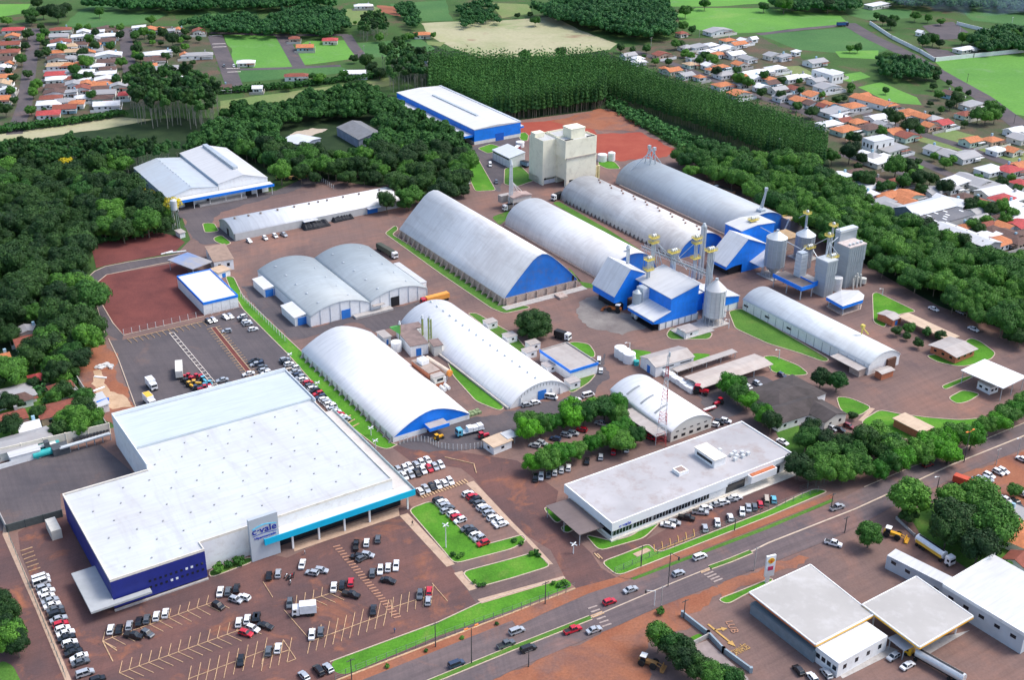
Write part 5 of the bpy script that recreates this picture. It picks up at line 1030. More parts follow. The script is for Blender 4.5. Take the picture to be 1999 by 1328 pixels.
# ------------------------------------------------------------ smaller buildings
ORD = ['', 'first', 'second', 'third', 'fourth', 'fifth', 'sixth', 'seventh', 'eighth', 'ninth', 'tenth', 'eleventh', 'twelfth', 'thirteenth', 'fourteenth', 'fifteenth', 'sixteenth', 'seventeenth', 'eighteenth', 'nineteenth', 'twentieth']
def ordn(i):
    if i > 39: return ('fortieth' if i == 40 else 'forty-' + ORD[i - 40])
    if i <= 20: return ORD[i]
    return 'twenty-' + ORD[i - 20] if i < 30 else ('thirtieth' if i == 30 else 'thirty-' + ORD[i - 30])
def roofgeo(mb, kind, w_, d, h, rise, ov=0.4):
    """roof sheet over a w x d box; ridge along local x for 'gx', along y for 'gy'"""
    a, b, c, e = -ov, w_ + ov, -ov, d + ov; t = 0.18
    if kind == 'flat': mb.box(a, c, h + .003, b, e, h + 0.25); return
    if kind == 'shed': mb.extr([(a, h + .003), (b, h + rise), (b, h + rise + t), (a, h + t)], c, e); return
    if kind == 'gy':
        m_ = w_ / 2
        mb.extr([(a, h - .1), (m_, h + rise), (b, h - .1), (b, h - .1 + t), (m_, h + rise + t), (a, h - .1 + t)], c, e); return
    if kind == 'gx':
        m_ = d / 2; n0 = len(mb.v); pr = [(c, h - .1), (m_, h + rise), (e, h - .1), (e, h - .1 + t), (m_, h + rise + t), (c, h - .1 + t)]
        mb.v += [(a, p[0], p[1]) for p in pr] + [(b, p[0], p[1]) for p in pr]
        for k in range(6): mb.f.append((n0 + k, n0 + (k + 1) % 6, n0 + 6 + (k + 1) % 6, n0 + 6 + k)); mb.m.append(0)
        mb.f += [tuple(range(n0 + 5, n0 - 1, -1)), tuple(range(n0 + 6, n0 + 12))]; mb.m += [0, 0]; return
    if kind == 'hip':
        if w_ >= d: r0, r1 = (d / 2, d / 2), (w_ - d / 2, d / 2)
        else: r0, r1 = (w_ / 2, w_ / 2), (w_ / 2, d - w_ / 2)
        z = h + rise; V = [(a, c, h), (b, c, h), (b, e, h), (a, e, h)]; A3 = (*r0, z); B3 = (*r1, z)
        if w_ >= d: F = [(V[0], V[1], B3, A3), (V[1], V[2], B3), (V[2], V[3], A3, B3), (V[3], V[0], A3)]
        else: F = [(V[0], V[1], A3), (V[1], V[2], B3, A3), (V[2], V[3], B3), (V[3], V[0], A3, B3)]
        for f in F: mb.face(f)
        mb.face([V[3], V[2], V[1], V[0]])
def gables(mb, kind, w_, d, h, rise):
    if kind == 'gy':
        for yy in (0.02, d - .22): mb.extr([(0.02, h - .1), (w_ - .02, h - .1), (w_ / 2, h + rise - .15)][::-1], yy, yy + .2)
    if kind == 'gx':
        for xx in (0.02, w_ - .22):
            n0 = len(mb.v); pr = [(0.02, h - .1), (d - .02, h - .1), (d / 2, h + rise - .15)]
            mb.v += [(xx, p[0], p[1]) for p in pr] + [(xx + .2, p[0], p[1]) for p in pr]
            for k in range(3): mb.f.append((n0 + (k + 1) % 3, n0 + k, n0 + 3 + k, n0 + 3 + (k + 1) % 3)); mb.m.append(0)
            mb.f += [(n0, n0 + 1, n0 + 2), (n0 + 5, n0 + 4, n0 + 3)]; mb.m += [0, 0]
def bld(name, label, cat, t, A, B, C, z, kind='flat', rise=1.5, wall=None, roof=None, openf=False, win=0, ov=0.4, dr=None, posts=False):
    """building from three survey points of its eaves: near corner A, right neighbour B, left neighbour C, at height z"""
    a = W(t, *A, z); b = W(t, *B, z); c = W(t, *C, z)
    ang = math.atan2(b[1] - a[1], b[0] - a[0]); w_ = math.hypot(b[0] - a[0], b[1] - a[1]); ux, uy = math.cos(ang), math.sin(ang)
    d = abs((c[0] - a[0]) * -uy + (c[1] - a[1]) * ux)
    th = thing(name, label, cat, a, ang)
    if not openf:
        part(th, 'wall', wall or WALLW, (0, 0, 0, w_, d, z - .1))
        if kind in ('gx', 'gy'): g = MB(); gables(g, kind, w_, d, z, rise); g.build('gable', wall or WALLW, th)
        for i in range(win):
            q = (i + .6) * w_ / (win + .2); part(th, 'window', GLASS, (q - .6, -.04, z * .42, q + .6, -.01, z * .72))
            q = (i + .6) * d / (win + .2); part(th, 'window', GLASS, (-.04, q - .6, z * .42, -.01, q + .6, z * .72))
        if dr: part(th, 'door', dr, (w_ * .3, -.06, 0, w_ * .3 + min(3, w_ * .3), -.01, z * .7))
    else:
        nx_ = max(2, int(w_ / 7) + 1); 
        for i in range(nx_):
            for yy in (0.4, d - .6): q = 0.4 + (w_ - 1) * i / (nx_ - 1); part(th, 'post', STEEL, (q, yy, 0, q + .2, yy + .2, z))
    m = MB(); roofgeo(m, kind, w_, d, z, rise, ov); m.build('roof', roof or R_BEIGE, th)
    return th, w_, d
BD = plain('door_blue', (0.02, 0.17, 0.55))
th, w_, d = bld('office_annex', 'small white building with bright blue parapet band and beige roof behind the car route', 'building', '22', (455, 250), (665, 185), (225, 85), 4.0, 'flat', roof=R_BEIGE, ov=-0.3)
part(th, 'parapet', BLUE, (-.1, -.25, 3.6, w_ + .2, -.02, 4.7), (-.3, -.25, 3.6, -.11, d, 4.7)); part(th, 'rear_parapet', CONC, (w_ - .1, .1, 3.95, w_ + .2, d, 4.7), (0, d - .2, 4.26, w_ - .11, d, 4.7))
th, w_, d = bld('store_building', 'white building with hipped grey roof and blue door beside the white tanks', 'building', '22', (1118, 212), (1412, 130), (1000, 132), 4.2, 'gx', 1.3, roof=R_BEIGE); part(th, 'door', BD, (-.05, d * .35, 0, -.01, d * .55, 3)); part(th, 'window', DARK, (3, -.05, 2.8, 8, -.01, 3.3), (11, -.05, 2.8, 16, -.01, 3.3))
bld('carport', 'narrow long grey roofed motorcycle shelter', 'carport', '22', (1285, 252), (1752, 97), (1235, 230), 2.5, 'flat', openf=True, roof=R_BEIGE, ov=.1)
bld('carport', 'wide beige roofed carport beside the bright green trees', 'carport', '22', (1480, 375), (2030, 190), (1342, 287), 3.0, 'gx', .5, openf=True, roof=roofmat('beige_sheet_roof', (0.52, 0.46, 0.41), (0.32, 0.2, 0.15), .4, axis=0), ov=.1)
bld('brown_roofed_building', 'left mossy brown hipped roof building behind bright green trees', 'building', 'P', (1520, 802), (1612, 768), (1462, 762), 3.4, 'hip', 1.7, roof=R_DARKB)
bld('brown_roofed_building', 'front mossy brown gabled building with open veranda', 'building', '23', (85, 655), (440, 540), (-40, 540), 3.2, 'gx', 2.4, roof=R_DARKB, win=4)
bld('brown_roofed_building', 'right mossy brown gabled wing with cream end wall', 'building', '23', (445, 640), (610, 575), (290, 520), 3.4, 'gy', 1.6, roof=R_DARKB, wall=plain('cream_wall', (0.66, 0.64, 0.57)), win=2)
bld('brick_hut', 'brick hut with blue door on the upper right lawn', 'hut', '13', (975, 1165), (1040, 1140), (882, 1105), 2.8, 'gx', .5, wall=BRICK, roof=R_BEIGE, dr=BD)
bld('long_canopy', 'long sandy rusted canopy on the upper right lawn', 'canopy', '13', (1405, 1325), (1490, 1295), (1035, 1130), 2.8, 'flat', openf=True, roof=R_SAND, ov=.1)
bld('gatehouse', 'brick gatehouse with grey roof on the lawn near the white entrance canopy', 'gatehouse', '23', (1465, 128), (1612, 68), (1295, 32), 3.1, 'gx', .7, wall=BRICK, roof=R_BEIGE, win=3, ov=.9)
th, w_, d = bld('entrance_canopy', 'broad white entrance canopy over the weighbridge at the right edge', 'canopy', '23', (1830, 380), (2010, 290), (1545, 222), 5.2, 'flat', openf=True, roof=roofmat('canopy_white', (.82, .82, .82), dirt=.15), ov=.2)
bld('kiosk', 'white glazed kiosk under the entrance canopy', 'kiosk', '23', (1735, 375), (1800, 352), (1645, 320), 2.8, 'flat', win=2, ov=.1, roof=WHITE_ROOF)
bld('brick_garage', 'brick garage with pale orange roof on the lawn above the highway trees', 'garage', '23', (1195, 722), (1280, 682), (1007, 605), 3.0, 'flat', wall=BRICK, roof=R_SAND, ov=.5)
bld('brick_hut', 'small orange brick hut against the end of the long low warehouse', 'hut', '23', (888, 265), (980, 233), (838, 238), 2.7, 'gx', .3, wall=BRICK, roof=R_BEIGE)
bld('guard_house', 'small white guard house with pale roof at the inner gate', 'building', '21', (1850, 838), (1990, 782), (1787, 775), 2.9, 'flat', roof=R_SAND, win=1, ov=.4)
bld('guard_canopy', 'pale flat canopy attached behind the white guard house', 'canopy', '21', (1960, 770), (2030, 745), (1900, 735), 3.1, 'flat', openf=True, roof=WHITE_ROOF)
th, w_, d = bld('engine_house', 'white building with mottled brown roofs and blue door between two arched warehouses', 'building', 'D', (545, 595), (850, 535), (245, 460 - 100), 4.4, 'flat', wall=WALLW, roof=R_DARKB if False else plain('mottled_brown_roof', (.22, .16, .145), .9, .25, .4), dr=BD, ov=.2); part(th, 'rear_block', WALLW, (w_ * .15, d + .1, 0, w_ + 3, d + 5, 4)); part(th, 'rear_roof', plain('mottled_brown_roof', (.22, .16, .145)), (w_ * .1, d + .5, 4.2, w_ + 3.4, d + 5.3, 4.5)); m = MB(); m.cyl(-3, d * .55, 0, 3.8, 2.0, n=18); m.build('round_tank', WALLW, th)
bld('engine_annex', 'cream annex with brown roof on posts against the arched warehouse', 'annex', 'D', (950, 590), (1090, 565), (860, 490), 4.2, 'flat', wall=plain('cream_wall', (0.66, 0.64, 0.57)), roof=plain('mottled_brown_roof', (.22, .16, .145)))
bld('cabin', 'small white cabin with grey roof and blue door beside the mottled roofs', 'building', 'D', (90, 450), (205, 420), (-10, 340), 3.0, 'flat', roof=R_BEIGE, dr=BD)
th, w_, d = bld('boiler_house', 'orange brick boiler house with white rooftop box between arched warehouses', 'building', 'D', (860, 1060), (1050, 1000), (600, 830), 4.6, 'flat', wall=BRICK, roof=plain('mottled_beige_roof', (.36, .29, .25), .9, .2, .5), ov=.1)
part(th, 'roof_box', WALLW, (.8, d * .5, 4.9, 3.8, d * .8, 6.6)); m = MB(); m.cyl(2.5, d * .72, 6.6, 9.4, .18, n=8); m.build('flue', STEEL, th)
m = MB(); m.tube((w_ + 1, d * .9, 4.5), (w_ + 3, -1, 3.2), 1.1, 14); m.build('hot_air_duct', plain('duct_beige', (.6, .5, .4)), th); m = MB(); m.tube((w_ + 3, -1, 3.2), (w_ + 3.2, -2, 3.1), 1.2, 14); m.build('duct_mouth', plain('orange_mouth', (.75, .28, .06)), th); part(th, 'duct_leg', STEEL, (w_ + 2.6, -.5, 0, w_ + 2.9, -.2, 2.4)); part(th, 'front_office', plain('cream_wall', (0.66, 0.64, 0.57)), (.5, -3, 1.4, w_, -.02, 4)); part(th, 'front_roof', R_BEIGE, (.3, -3.2, 4.01, w_ + .2, -.05, 4.2)); part(th, 'front_window', GLASS, (1.5, -3.05, 2.2, w_ - .6, -3.01, 3.2)); part(th, 'front_base', BRICK, (.6, -2.9, 0, w_ - .1, -.03, 1.39))
OLIVE = plain('olive_green_steel', (.22, .27, .08), .6, .15, 1)
shaft('olive twin legged elevator, right one above the mottled brown roofs', 'D', 872, 470, 95, S('D', 870, 560)[1], 0, .5, 2, sp=1.0, mat=OLIVE)
shaft('olive single legged elevator, middle one above the mottled brown roofs', 'D', 745, 370, 85, S('D', 745, 470)[1], 0, .6, 1, mat=OLIVE)
t, x, z = shaft('green hooded elevator, left one above the mottled brown roofs', 'D', 355, 470, 190, S('D', 355, 560)[1], 0, .5, 1, mat=OLIVE); m = MB(); m.extr([(-4, z - 1), (-.2, z - 4.5), (-.2, z - .8), (-4, z - .6)], -.5, .5); m.build('hood', plain('hood_green', (.08, .30, .07)), t)
for lab, px, py in (('farthest', 957, 640), ('second farthest', 995, 667), ('third farthest', 1040, 682), ('fourth farthest', 1033, 697), ('fifth farthest', 1072, 725), ('nearest', 1117, 757)): x, y = W('P', px, py); t = thing('hut', lab + ' of the small white huts along the pleated gable warehouse', 'hut', (x, y), GA); part(t, 'wall', WALLW, (-2, -1.5, 0, 2.4, 2.2, 2.7)); part(t, 'roof', R_BEIGE, (-2.2, -1.7, 2.71, 2.6, 2.4, 2.9)); part(t, 'window', GLASS, (0, -1.54, 1.2, 1, -1.51, 2))
# buildings at the left
bld('open_shed', 'open shed with half blue, half grey roof at the gravel plot', 'shed', '10', (1500, 772), (1655, 712), (1402, 662), 4.6, 'flat', openf=True, roof=roofmat('grey_blue_halves', (.36, .34, .33), (.05, .2, .55), .9, patch=.06), ov=.1)
bld('workshop', 'white workshop with rusty brown roof next to the blue and grey open shed', 'workshop', '10', (1665, 712), (1815, 690), (1565, 600), 4.8, 'flat', roof=plain('rusty_brown_roof', (.30, .21, .16), .85, .2, .4), win=2)
bld('cabin', 'low white cabin with sandy roof in front of the rusty roofed workshop', 'building', '10', (1700, 800), (1790, 770), (1665, 760), 2.7, 'flat', roof=R_SAND, dr=BD)
x, y = W('10', 1375, 455); t = thing('water_tower', 'white cylindrical water tank on a slender steel tower under the yellow tree', 'water tower', (x, y)); m = MB(); m.cyl(0, 0, 9.5, 14, 1.5, n=16); m.cyl(0, 0, 14, 14.6, 1.5, .3, n=16); m.build('tank', SILOW, t)
for k in range(4): a = k * math.pi / 2 + .7; m = MB(); m.tube((1.8 * math.cos(a), 1.8 * math.sin(a), 0), (1.2 * math.cos(a), 1.2 * math.sin(a), 9.5), .1, 5); m.build('leg', STEEL, t)
bld('hut', 'tiny white hut with grey roof at the foot of the water tower', 'hut', '10', (1400, 490), (1440, 480), (1355, 470), 2.4, 'flat', roof=R_BEIGE)
bld('site_hut', 'small white hut with bright blue band on the sandy patch beside the boundary wall', 'hut', 'K', (840, 870), (940, 845), (785, 770), 2.6, 'shed', .5, roof=WHITE_ROOF); 
for i, (a, b) in enumerate((((835, 825), (940, 790)),)):
    p = W('K', *a, 2.9); q = W('K', *b, 2.9); m = MB(); ribbon(m, [p, q], .3, 2.2, 3.3); tag(m.build('blue_board', BLUE), 'blue board leaning along the small hut roof on the sandy patch', 'board')
# walls
def wallrun(label, pts, t, h, th_, mat, name='boundary_wall', seg=6.0, cap=None):
    P = PW(pts, t); o = P[0]; tt = thing(name, label, 'wall', o)
    loc = [(p[0] - o[0], p[1] - o[1]) for p in P]
    for i in range(len(loc) - 1):
        m = MB(); ribbon(m, [loc[i], loc[i + 1]], th_, 0, h); m.build('panel_run', mat, tt)
        L = math.hypot(loc[i + 1][0] - loc[i][0], loc[i + 1][1] - loc[i][1]); n = min(40, max(1, int(L / seg)))
        for k in range(n + 1):
            f = k / n; cx = loc[i][0] + (loc[i + 1][0] - loc[i][0]) * f; cy = loc[i][1] + (loc[i + 1][1] - loc[i][1]) * f
            if k % 1 == 0: m = MB(); m.box(cx - th_ * .8, cy - th_ * .8, 0, cx + th_ * .8, cy + th_ * .8, h + .12); m.build('pillar', cap or mat, tt)
    return tt
WCREAM = plain('cream_panel_wall', (.66, .62, .52), .85, .06, .3, dirt=((.45, .38, .3), .4))
wallrun('long cream panel wall behind the walled service yard', [(-60, 915), (0, 899), (215, 848)], 'P', 4.2, .3, WCREAM)
wallrun('thin concrete wall between the gardens and the sandy patch', [(138, 724), (209, 838)], 'P', 2.6, .2, plain('grey_wall', (.46, .45, .43), .9, .1, .5))
wallrun('long white wall along the bright field at the upper right', [(1825, 120), (1900, 112), (1999, 102), (2120, 92)], 'P', 3.0, .4, WALLW, seg=30)
wallrun('white wall running beside the diagonal road at the upper right', [(1698, 47), (1740, 75), (1795, 102), (1825, 120)], 'P', 2.6, .4, WALLW, seg=30)
wallrun('short white wall in the distant meadow', [(1868, 48), (1932, 64)], 'P', 2.6, .4, WALLW, seg=30)
wallrun('dark grey screen wall at the near end of the service yard', [(15, 1040), (122, 1010)], 'P', 2.6, .25, plain('dark_screen', (.07, .085, .085), .8, .15, 1), seg=4)
wallrun('low wall along the left edge of the service yard', [(-12, 985), (15, 1040)], 'P', 2.2, .25, CONC, seg=30)
wallrun('blue grey retaining wall beside the yellow ground lettering', [(1332, 1204), (1382, 1243), (1412, 1275), (1465, 1314)], 'P', 1.6, .5, plain('blue_grey_concrete', (.26, .33, .38), .8, .1, .5), seg=30)
wallrun('short white garden wall by the row of dark trees', [(1345, 1265), (1382, 1246)], 'P', 1.4, .3, CONC, seg=30)
wallrun('pale wall between the tree and the yard at the right', [(1750, 1015), (1785, 1048)], 'P', .9, .3, CONC, seg=30)
# mechanical plant behind the cream wall
for i, (px, py, lab) in enumerate(((390, 1235, 'left turquoise tank'), (415, 1280, 'right turquoise tank'))):
    x, y = W('K', px, py); m = MB(); m.tube((-4.5, 0, 1.3), (4.5, 0, 1.3), 1.15, 16); m.box(-3.5, -.8, 0, -3, .8, .5); m.box(3, -.8, 0, 3.5, .8, .5)
    tag(m.build('gas_tank', plain('turquoise_paint', (.02, .38, .38), .5, .1, .6), None, (x, y, 0), GA), lab + ' beside the cream panel wall in the service yard', 'tank')
x, y = W('K', 510, 1260); t = thing('compressor_unit', 'dark grey compressor block next to the turquoise tanks', 'machinery', (x, y), GA); part(t, 'body', plain('dark_machine', (.07, .08, .09), .6, .2, 1), (-2, -2, 0, 3, 2, 2.6)); part(t, 'stack', plain('dark_machine', (.07, .08, .09)), (-3.5, 1, 0, -2.1, 3, 4.2)); part(t, 'pipe', STEEL, (3.01, 0, 1.5, 6, .3, 1.8))
x, y = W('K', 225, 1325); t = thing('plant_room', 'white flat topped plant room in the service yard', 'building', (x, y), GA); part(t, 'wall', WALLW, (-4.5, -1, 0, 4.5, 3.5, 2.9)); part(t, 'roof', WHITE_ROOF, (-4.7, -1.2, 2.91, 4.7, 3.7, 3.1))
p0 = W('K', 650, 1180); p1 = W('K', 930, 1100)
fm = MB(); fm.box(-.45, -.45, 1.2, .45, .45, 2.0); fm.box(-.1, -.1, 0, .1, .1, 1.2); fm.cyl(0, 0, 2.0, 2.12, .38, n=10); fm = fm.mesh('condenser_unit', plain('dark_machine', (.07, .08, .09)))
for i in range(11): tag(ob('condenser_unit', fm, None, (p0[0] + (p1[0] - p0[0]) * i / 10, p0[1] + (p1[1] - p0[1]) * i / 10, 0), GA), 'dark condenser unit in the row along the cream panel wall', 'condenser', 'condenser units along the cream wall')
a = W('K', 540, 1275); b = W('K', 960, 1150); t = thing('pipe_bridge', 'pale grey pipe bridge along the back of the service yard', 'pipe bridge', a); m = MB(); ribbon(m, [(0, 0), (b[0] - a[0], b[1] - a[1])], 1.6, 2.4, 2.7); ribbon(m, [(0, -1.2), (b[0] - a[0], b[1] - a[1] - 1.2)], .4, 2.7, 3.1); m.build('deck', plain('duct_pale', (.5, .54, .56)), t)
for k in range(7): f = k / 6; part(t, 'leg', STEEL, ((b[0] - a[0]) * f - .12, (b[1] - a[1]) * f - .12, 0, (b[0] - a[0]) * f + .12, (b[1] - a[1]) * f + .12, 2.4))
x, y = W('30', 450, 235); t = thing('container', 'white shipping container beside the navy side wall', 'container', (x, y), GA); m = MB(); m.box(-1.4, 0, 0, 1.4, 7, 3.2); m.build('box', plain('container_cream', (.58, .56, .50)), t); part(t, 'rib', CONC, (-1.45, .01, 0, -1.41, .2, 3.2), (1.41, .01, 0, 1.45, .2, 3.2))
# white tanks
for i, (tt, px, py, r, h, lab, mt) in enumerate((('22', 840, 125, 2.3, 4.2, 'left large white plastic tank of three', WALLW), ('22', 872, 147, 2.3, 4.2, 'middle large white plastic tank of three', WALLW), ('22', 908, 172, 2.3, 4.2, 'right large white plastic tank of three', WALLW), ('22', 940, 178, 1.0, 2.4, 'small white tank beside the three large tanks', WALLW),
        ('22', 966, 195, 1.0, 2.0, 'small turquoise tank beside the three large tanks', plain('turquoise_paint', (.02, .38, .38))), ('C', 1483, 585, 2.0, 5.0, 'white tank right of the cream mill by red soil', WALLW), ('C', 1365, 590, 2.6, 4.2, 'squat white tank against the cream mill wall', WALLW), ('C', 300, 405, 2.4, 3.2, 'white tank behind the grey annex of the mill', WALLW))):
    x, y = W(tt, px, py); t = thing('storage_tank', lab, 'tank', (x, y)); m = MB(); m.cyl(0, 0, 0, h * .88, r, n=22); m.build('body', mt, t); m = MB(); m.cyl(0, 0, h * .88, h, r, r * .35, n=22); m.build('lid', mt, t)
# wrapped stacks, equipment
WRAP = plain('white_wrap', (.74, .76, .78), .5, .12, .8)
def stack(label, tt, px, py, nx, ny, sx, sy, h, mat, name='pallet_stack', cat='pallets'):
    x, y = W(tt, px, py); t = thing(name, label, cat, (x, y), GA)
    for i in range(nx):
        for j in range(ny): m = MB(); m.box(i * sx + .1, j * sy + .1, .05, (i + 1) * sx - .1, (j + 1) * sy - .1, h * (1 - .12 * ((i + j) % 2))); m.build('pallet', mat, t)
stack('upper stack of white wrapped pallets by the workshop', '22', 1300, 365, 1, 5, 2.6, 2.4, 2.2, WRAP); stack('lower stack of white wrapped pallets by the red machine', '22', 1390, 425, 2, 3, 2.2, 2.2, 2.0, WRAP)
stack('white crates beside the boiler house', 'D', 1060, 1250, 1, 1, 2.6, 2.6, 2.4, WRAP, 'crate', 'crate'); stack('pile of green crates in the storage corner right of the boiler house', '21', 1650, 610, 4, 2, 1.4, 1.4, 1.0, plain('crate_green', (.2, .26, .13), .9, .2, 1), 'crate_pile', 'crates')
for i, (px, py) in enumerate(((1455, 392), (1485, 378))): x, y = W('21', px, py); m = MB(); m.tube((0, -1.6, .8), (0, 1.6, .8), .65, 12); m.box(-.4, -1, 0, .4, 1, .2); tag(m.build('gas_cylinder', WALLW, None, (x, y, 0), GA), ('left' if i == 0 else 'right') + ' horizontal white tank in the storage corner', 'tank')
def blob_pile(label, pts, tt, mat, name, cat, h=1.6):
    x0, y0 = W(tt, *pts[0]); t = thing(name, label, cat, (x0, y0)); rr = random.Random(len(label))
    for p in pts:
        x, y = W(tt, *p); m = MB()
        for q in range(5): a = rr.uniform(-1, 1); b = rr.uniform(-1, 1); s_ = rr.uniform(.5, 1.3); hh = h * rr.uniform(.4, 1); m.prism([(x - x0 + a + s_ * math.cos(k * 1.05 + q) * rr.uniform(.7, 1), y - y0 + b + s_ * math.sin(k * 1.05 + q) * rr.uniform(.7, 1)) for k in range(6)], 0, hh)
        m.build('heap', mat if not isinstance(mat, list) else mat[rr.randrange(len(mat))], t)
    return t
def solidpile(label, t_, path, wd, h, mat, name, cat):
    P = PW(path, t_); x0, y0 = P[0]; rr = random.Random(3); m = MB(); N = 14; K = 7
    for i in range(N + 1):
        f = i / N * (len(P) - 1); k = min(len(P) - 2, int(f)); f -= k; cx = P[k][0] + (P[k + 1][0] - P[k][0]) * f - x0; cy = P[k][1] + (P[k + 1][1] - P[k][1]) * f - y0
        dx, dy = P[k + 1][0] - P[k][0], P[k + 1][1] - P[k][1]; l = math.hypot(dx, dy); nx, ny = -dy / l, dx / l; e = .25 if i in (0, N) else rr.uniform(.75, 1)
        for j in range(K): a = math.pi * j / (K - 1); m.v.append((cx + nx * wd / 2 * math.cos(a), cy + ny * wd / 2 * math.cos(a), max(0, h * e * math.sin(a) * rr.uniform(.85, 1.1))))
    for i in range(N):
        for j in range(K - 1): m.f.append((i * K + j, i * K + j + 1, (i + 1) * K + j + 1, (i + 1) * K + j)); m.m.append(0)
    m.f += [tuple(range(K)), tuple(range(N * K + K - 1, N * K - 1, -1))]; m.m += [0, 0]
    return tag(m.build(name, mat, None, (x0, y0, 0)), label, cat)
TARP = plain('black_tarpaulin', (.012, .014, .02), .75, .4, 1.5)
solidpile('long heap under black tarpaulin, nearer one below the vaulted warehouse', '11', [(360, 455), (450, 440), (560, 415)], 6.5, 2.8, TARP, 'tarpaulin_heap', 'heap')
solidpile('thinner heap under black tarpaulin, farther one below the vaulted warehouse', '11', [(590, 400), (680, 380), (750, 365)], 4.5, 2.2, TARP, 'tarpaulin_heap', 'heap')
blob_pile('rubble and broken white slabs on the bare red ground', [(770, 215), (820, 205), (860, 215), (850, 195)], '20', plain('pale_rubble', (.55, .55, .54), .9, .3, 1), 'rubble_heap', 'rubble', .8)
for i, (a, b) in enumerate((((735, 290), (830, 300)), ((725, 405), (815, 370)))):
    p = W('20', *a); q = W('20', *b); m = MB(); ribbon(m, [(0, 0), (q[0] - p[0], q[1] - p[1])], .8, .15, .45); tag(m.build('white_beam', WALLW, None, (*p, 0)), ('upper' if i == 0 else 'lower') + ' white beam lying on the sandy patch', 'beam')
for i, (a, b) in enumerate((((1255, 658), (1345, 632)), ((1290, 650), (1450, 632)))):
    p = W('10', *a); q = W('10', *b); m = MB(); ribbon(m, [(0, 0), (q[0] - p[0], q[1] - p[1])], .6, .2, .6); tag(m.build('white_beam', WALLW, None, (*p, 0)), ('shorter' if i == 0 else 'longer') + ' white beam lying at the edge of the red gravel', 'beam')
# ---------------- fuel station
CANR = plain('station_roof', (.40, .385, .365), .8, .1, .06, dirt=((.52, .51, .50), .7))
def canopy(label, cs, z, fas, mat):
    P = [W('H', *c, z) for c in cs]; cx = sum(p[0] for p in P) / 4; cy = sum(p[1] for p in P) / 4; loc = [(p[0] - cx, p[1] - cy) for p in P]
    t = thing('station_canopy', label, 'canopy', (cx, cy)); k = .985
    m = MB(); m.prism([(a * k, b * k) for a, b in loc], z - .9, z - .12); m.build('roof', CANR, t)
    m = MB()
    for i in range(4): ribbon(m, [loc[i], loc[(i + 1) % 4]], .3, z - .35, z)
    m.build('coping', WALLW, t)
    for i in range(4): m = MB(); ribbon(m, [loc[i], loc[(i + 1) % 4]], .36, z - .8, z - .353); m.build('fascia', mat[i], t)
    for i in range(4):
        for f, g in ((.35, .35), (.75, .6)): a = loc[i]; m = MB(); m.cyl(a[0] * f, a[1] * f, 0, z - .9, .25, n=8); m.build('column', WALLW, t)
    return t, P
STY = plain('station_yellow', (.85, .45, .02), .5, .05, 1); STR = plain('station_orange', (.62, .16, .04), .5, .1, 1)
canopy('left and larger pale fuel station canopy with orange edge', [(600, 812), (1115, 545), (555, 100), (12, 348)], 6.0, None, [STY, WALLW, WALLW, STR])
canopy('right pale fuel station canopy with yellow edge', [(1522, 835), (1999, 560), (1495, 205), (1015, 455)], 6.4, None, [STY, WALLW, WALLW, STY])
bld('station_shop', 'white flat roofed fuel station shop between the two canopies', 'shop', 'H', (805, 990), (1240, 745), (610, 835), 4.4, 'flat', roof=plain('shop_roof', (.76, .78, .80), .8, .06, .2, dirt=((.5, .42, .36), .3)), win=4, ov=0)
P = [W('H', 610, 830, 4.4), W('H', 1240, 745, 4.4)]
bld('small_canopy', 'small grey canopy with orange edge between shop and right canopy', 'canopy', 'H', (1385, 875), (1480, 830), (1242, 760), 3.4, 'flat', openf=True, roof=plain('small_canopy_grey', (.36, .38, .41)), ov=0)
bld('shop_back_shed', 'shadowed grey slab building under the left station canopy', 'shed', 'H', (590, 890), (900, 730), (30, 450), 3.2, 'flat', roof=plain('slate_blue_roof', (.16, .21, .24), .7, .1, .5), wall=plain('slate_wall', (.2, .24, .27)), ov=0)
x, y = W('H', 178, 262); t = thing('station_totem', 'white fuel price totem with yellow shell emblem by the left canopy', 'sign', (x, y), R(20)); part(t, 'board', WALLW, (-1.4, -.3, 2.2, 1.4, .3, 9)); part(t, 'leg', WALLW, (-.9, -.25, 0, .2, .25, 2.2)); part(t, 'red_panel', plain('totem_red', (.55, .03, .10)), (-.8, -.36, 4.3, .8, -.31, 5.6))
m = MB(); pts = []
for k in range(9): a = math.pi * k / 8; r = 1.0 + .08 * (k % 2); pts.append((r * math.cos(a), r * math.sin(a) * 1.05))
sh = [(.35, -.75), *pts, (-.35, -.75)]; n = len(sh); m.v = [(p[0], -.40, 7.3 + p[1]) for p in sh] + [(p[0], -.31, 7.3 + p[1]) for p in sh]; m.f = [tuple(range(n)), tuple(range(2 * n - 1, n - 1, -1))] + [((k + 1) % n, k, n + k, n + (k + 1) % n) for k in range(n)]; m.m = [0] * (n + 2); m.build('shell_emblem', plain('emblem_yellow', (.85, .5, .02)), t)
m = MB()
for k in range(1, 8): a = math.pi * k / 8; m.tube((0, -.42, 6.75), (.95 * math.cos(a), -.42, 7.3 + .95 * math.sin(a)), .04, 4)
m.build('emblem_ribs', plain('emblem_red', (.7, .05, .03)), t)
th, w_, d = bld('long_block', 'narrow white roofed block behind the right station canopy', 'building', '33', (1395, 600), (1460, 545), (965, 335), 4.2, 'flat', roof=roofmat('clean_white_roof', (.8, .8, .8)), wall=plain('pale_blue_wall', (.50, .54, .58), .8, .08, .3), ov=0)
th, w_, d = bld('station_warehouse', 'large white roofed building with a row of square windows at the lower right corner', 'building', '33', (2000, 985), (2400, 720), (1400, 578), 6.0, 'flat', roof=R_LIGHT if False else roofmat('clean_white_roof', (.8, .8, .8)), wall=plain('pale_blue_wall', (.50, .54, .58)), ov=0)
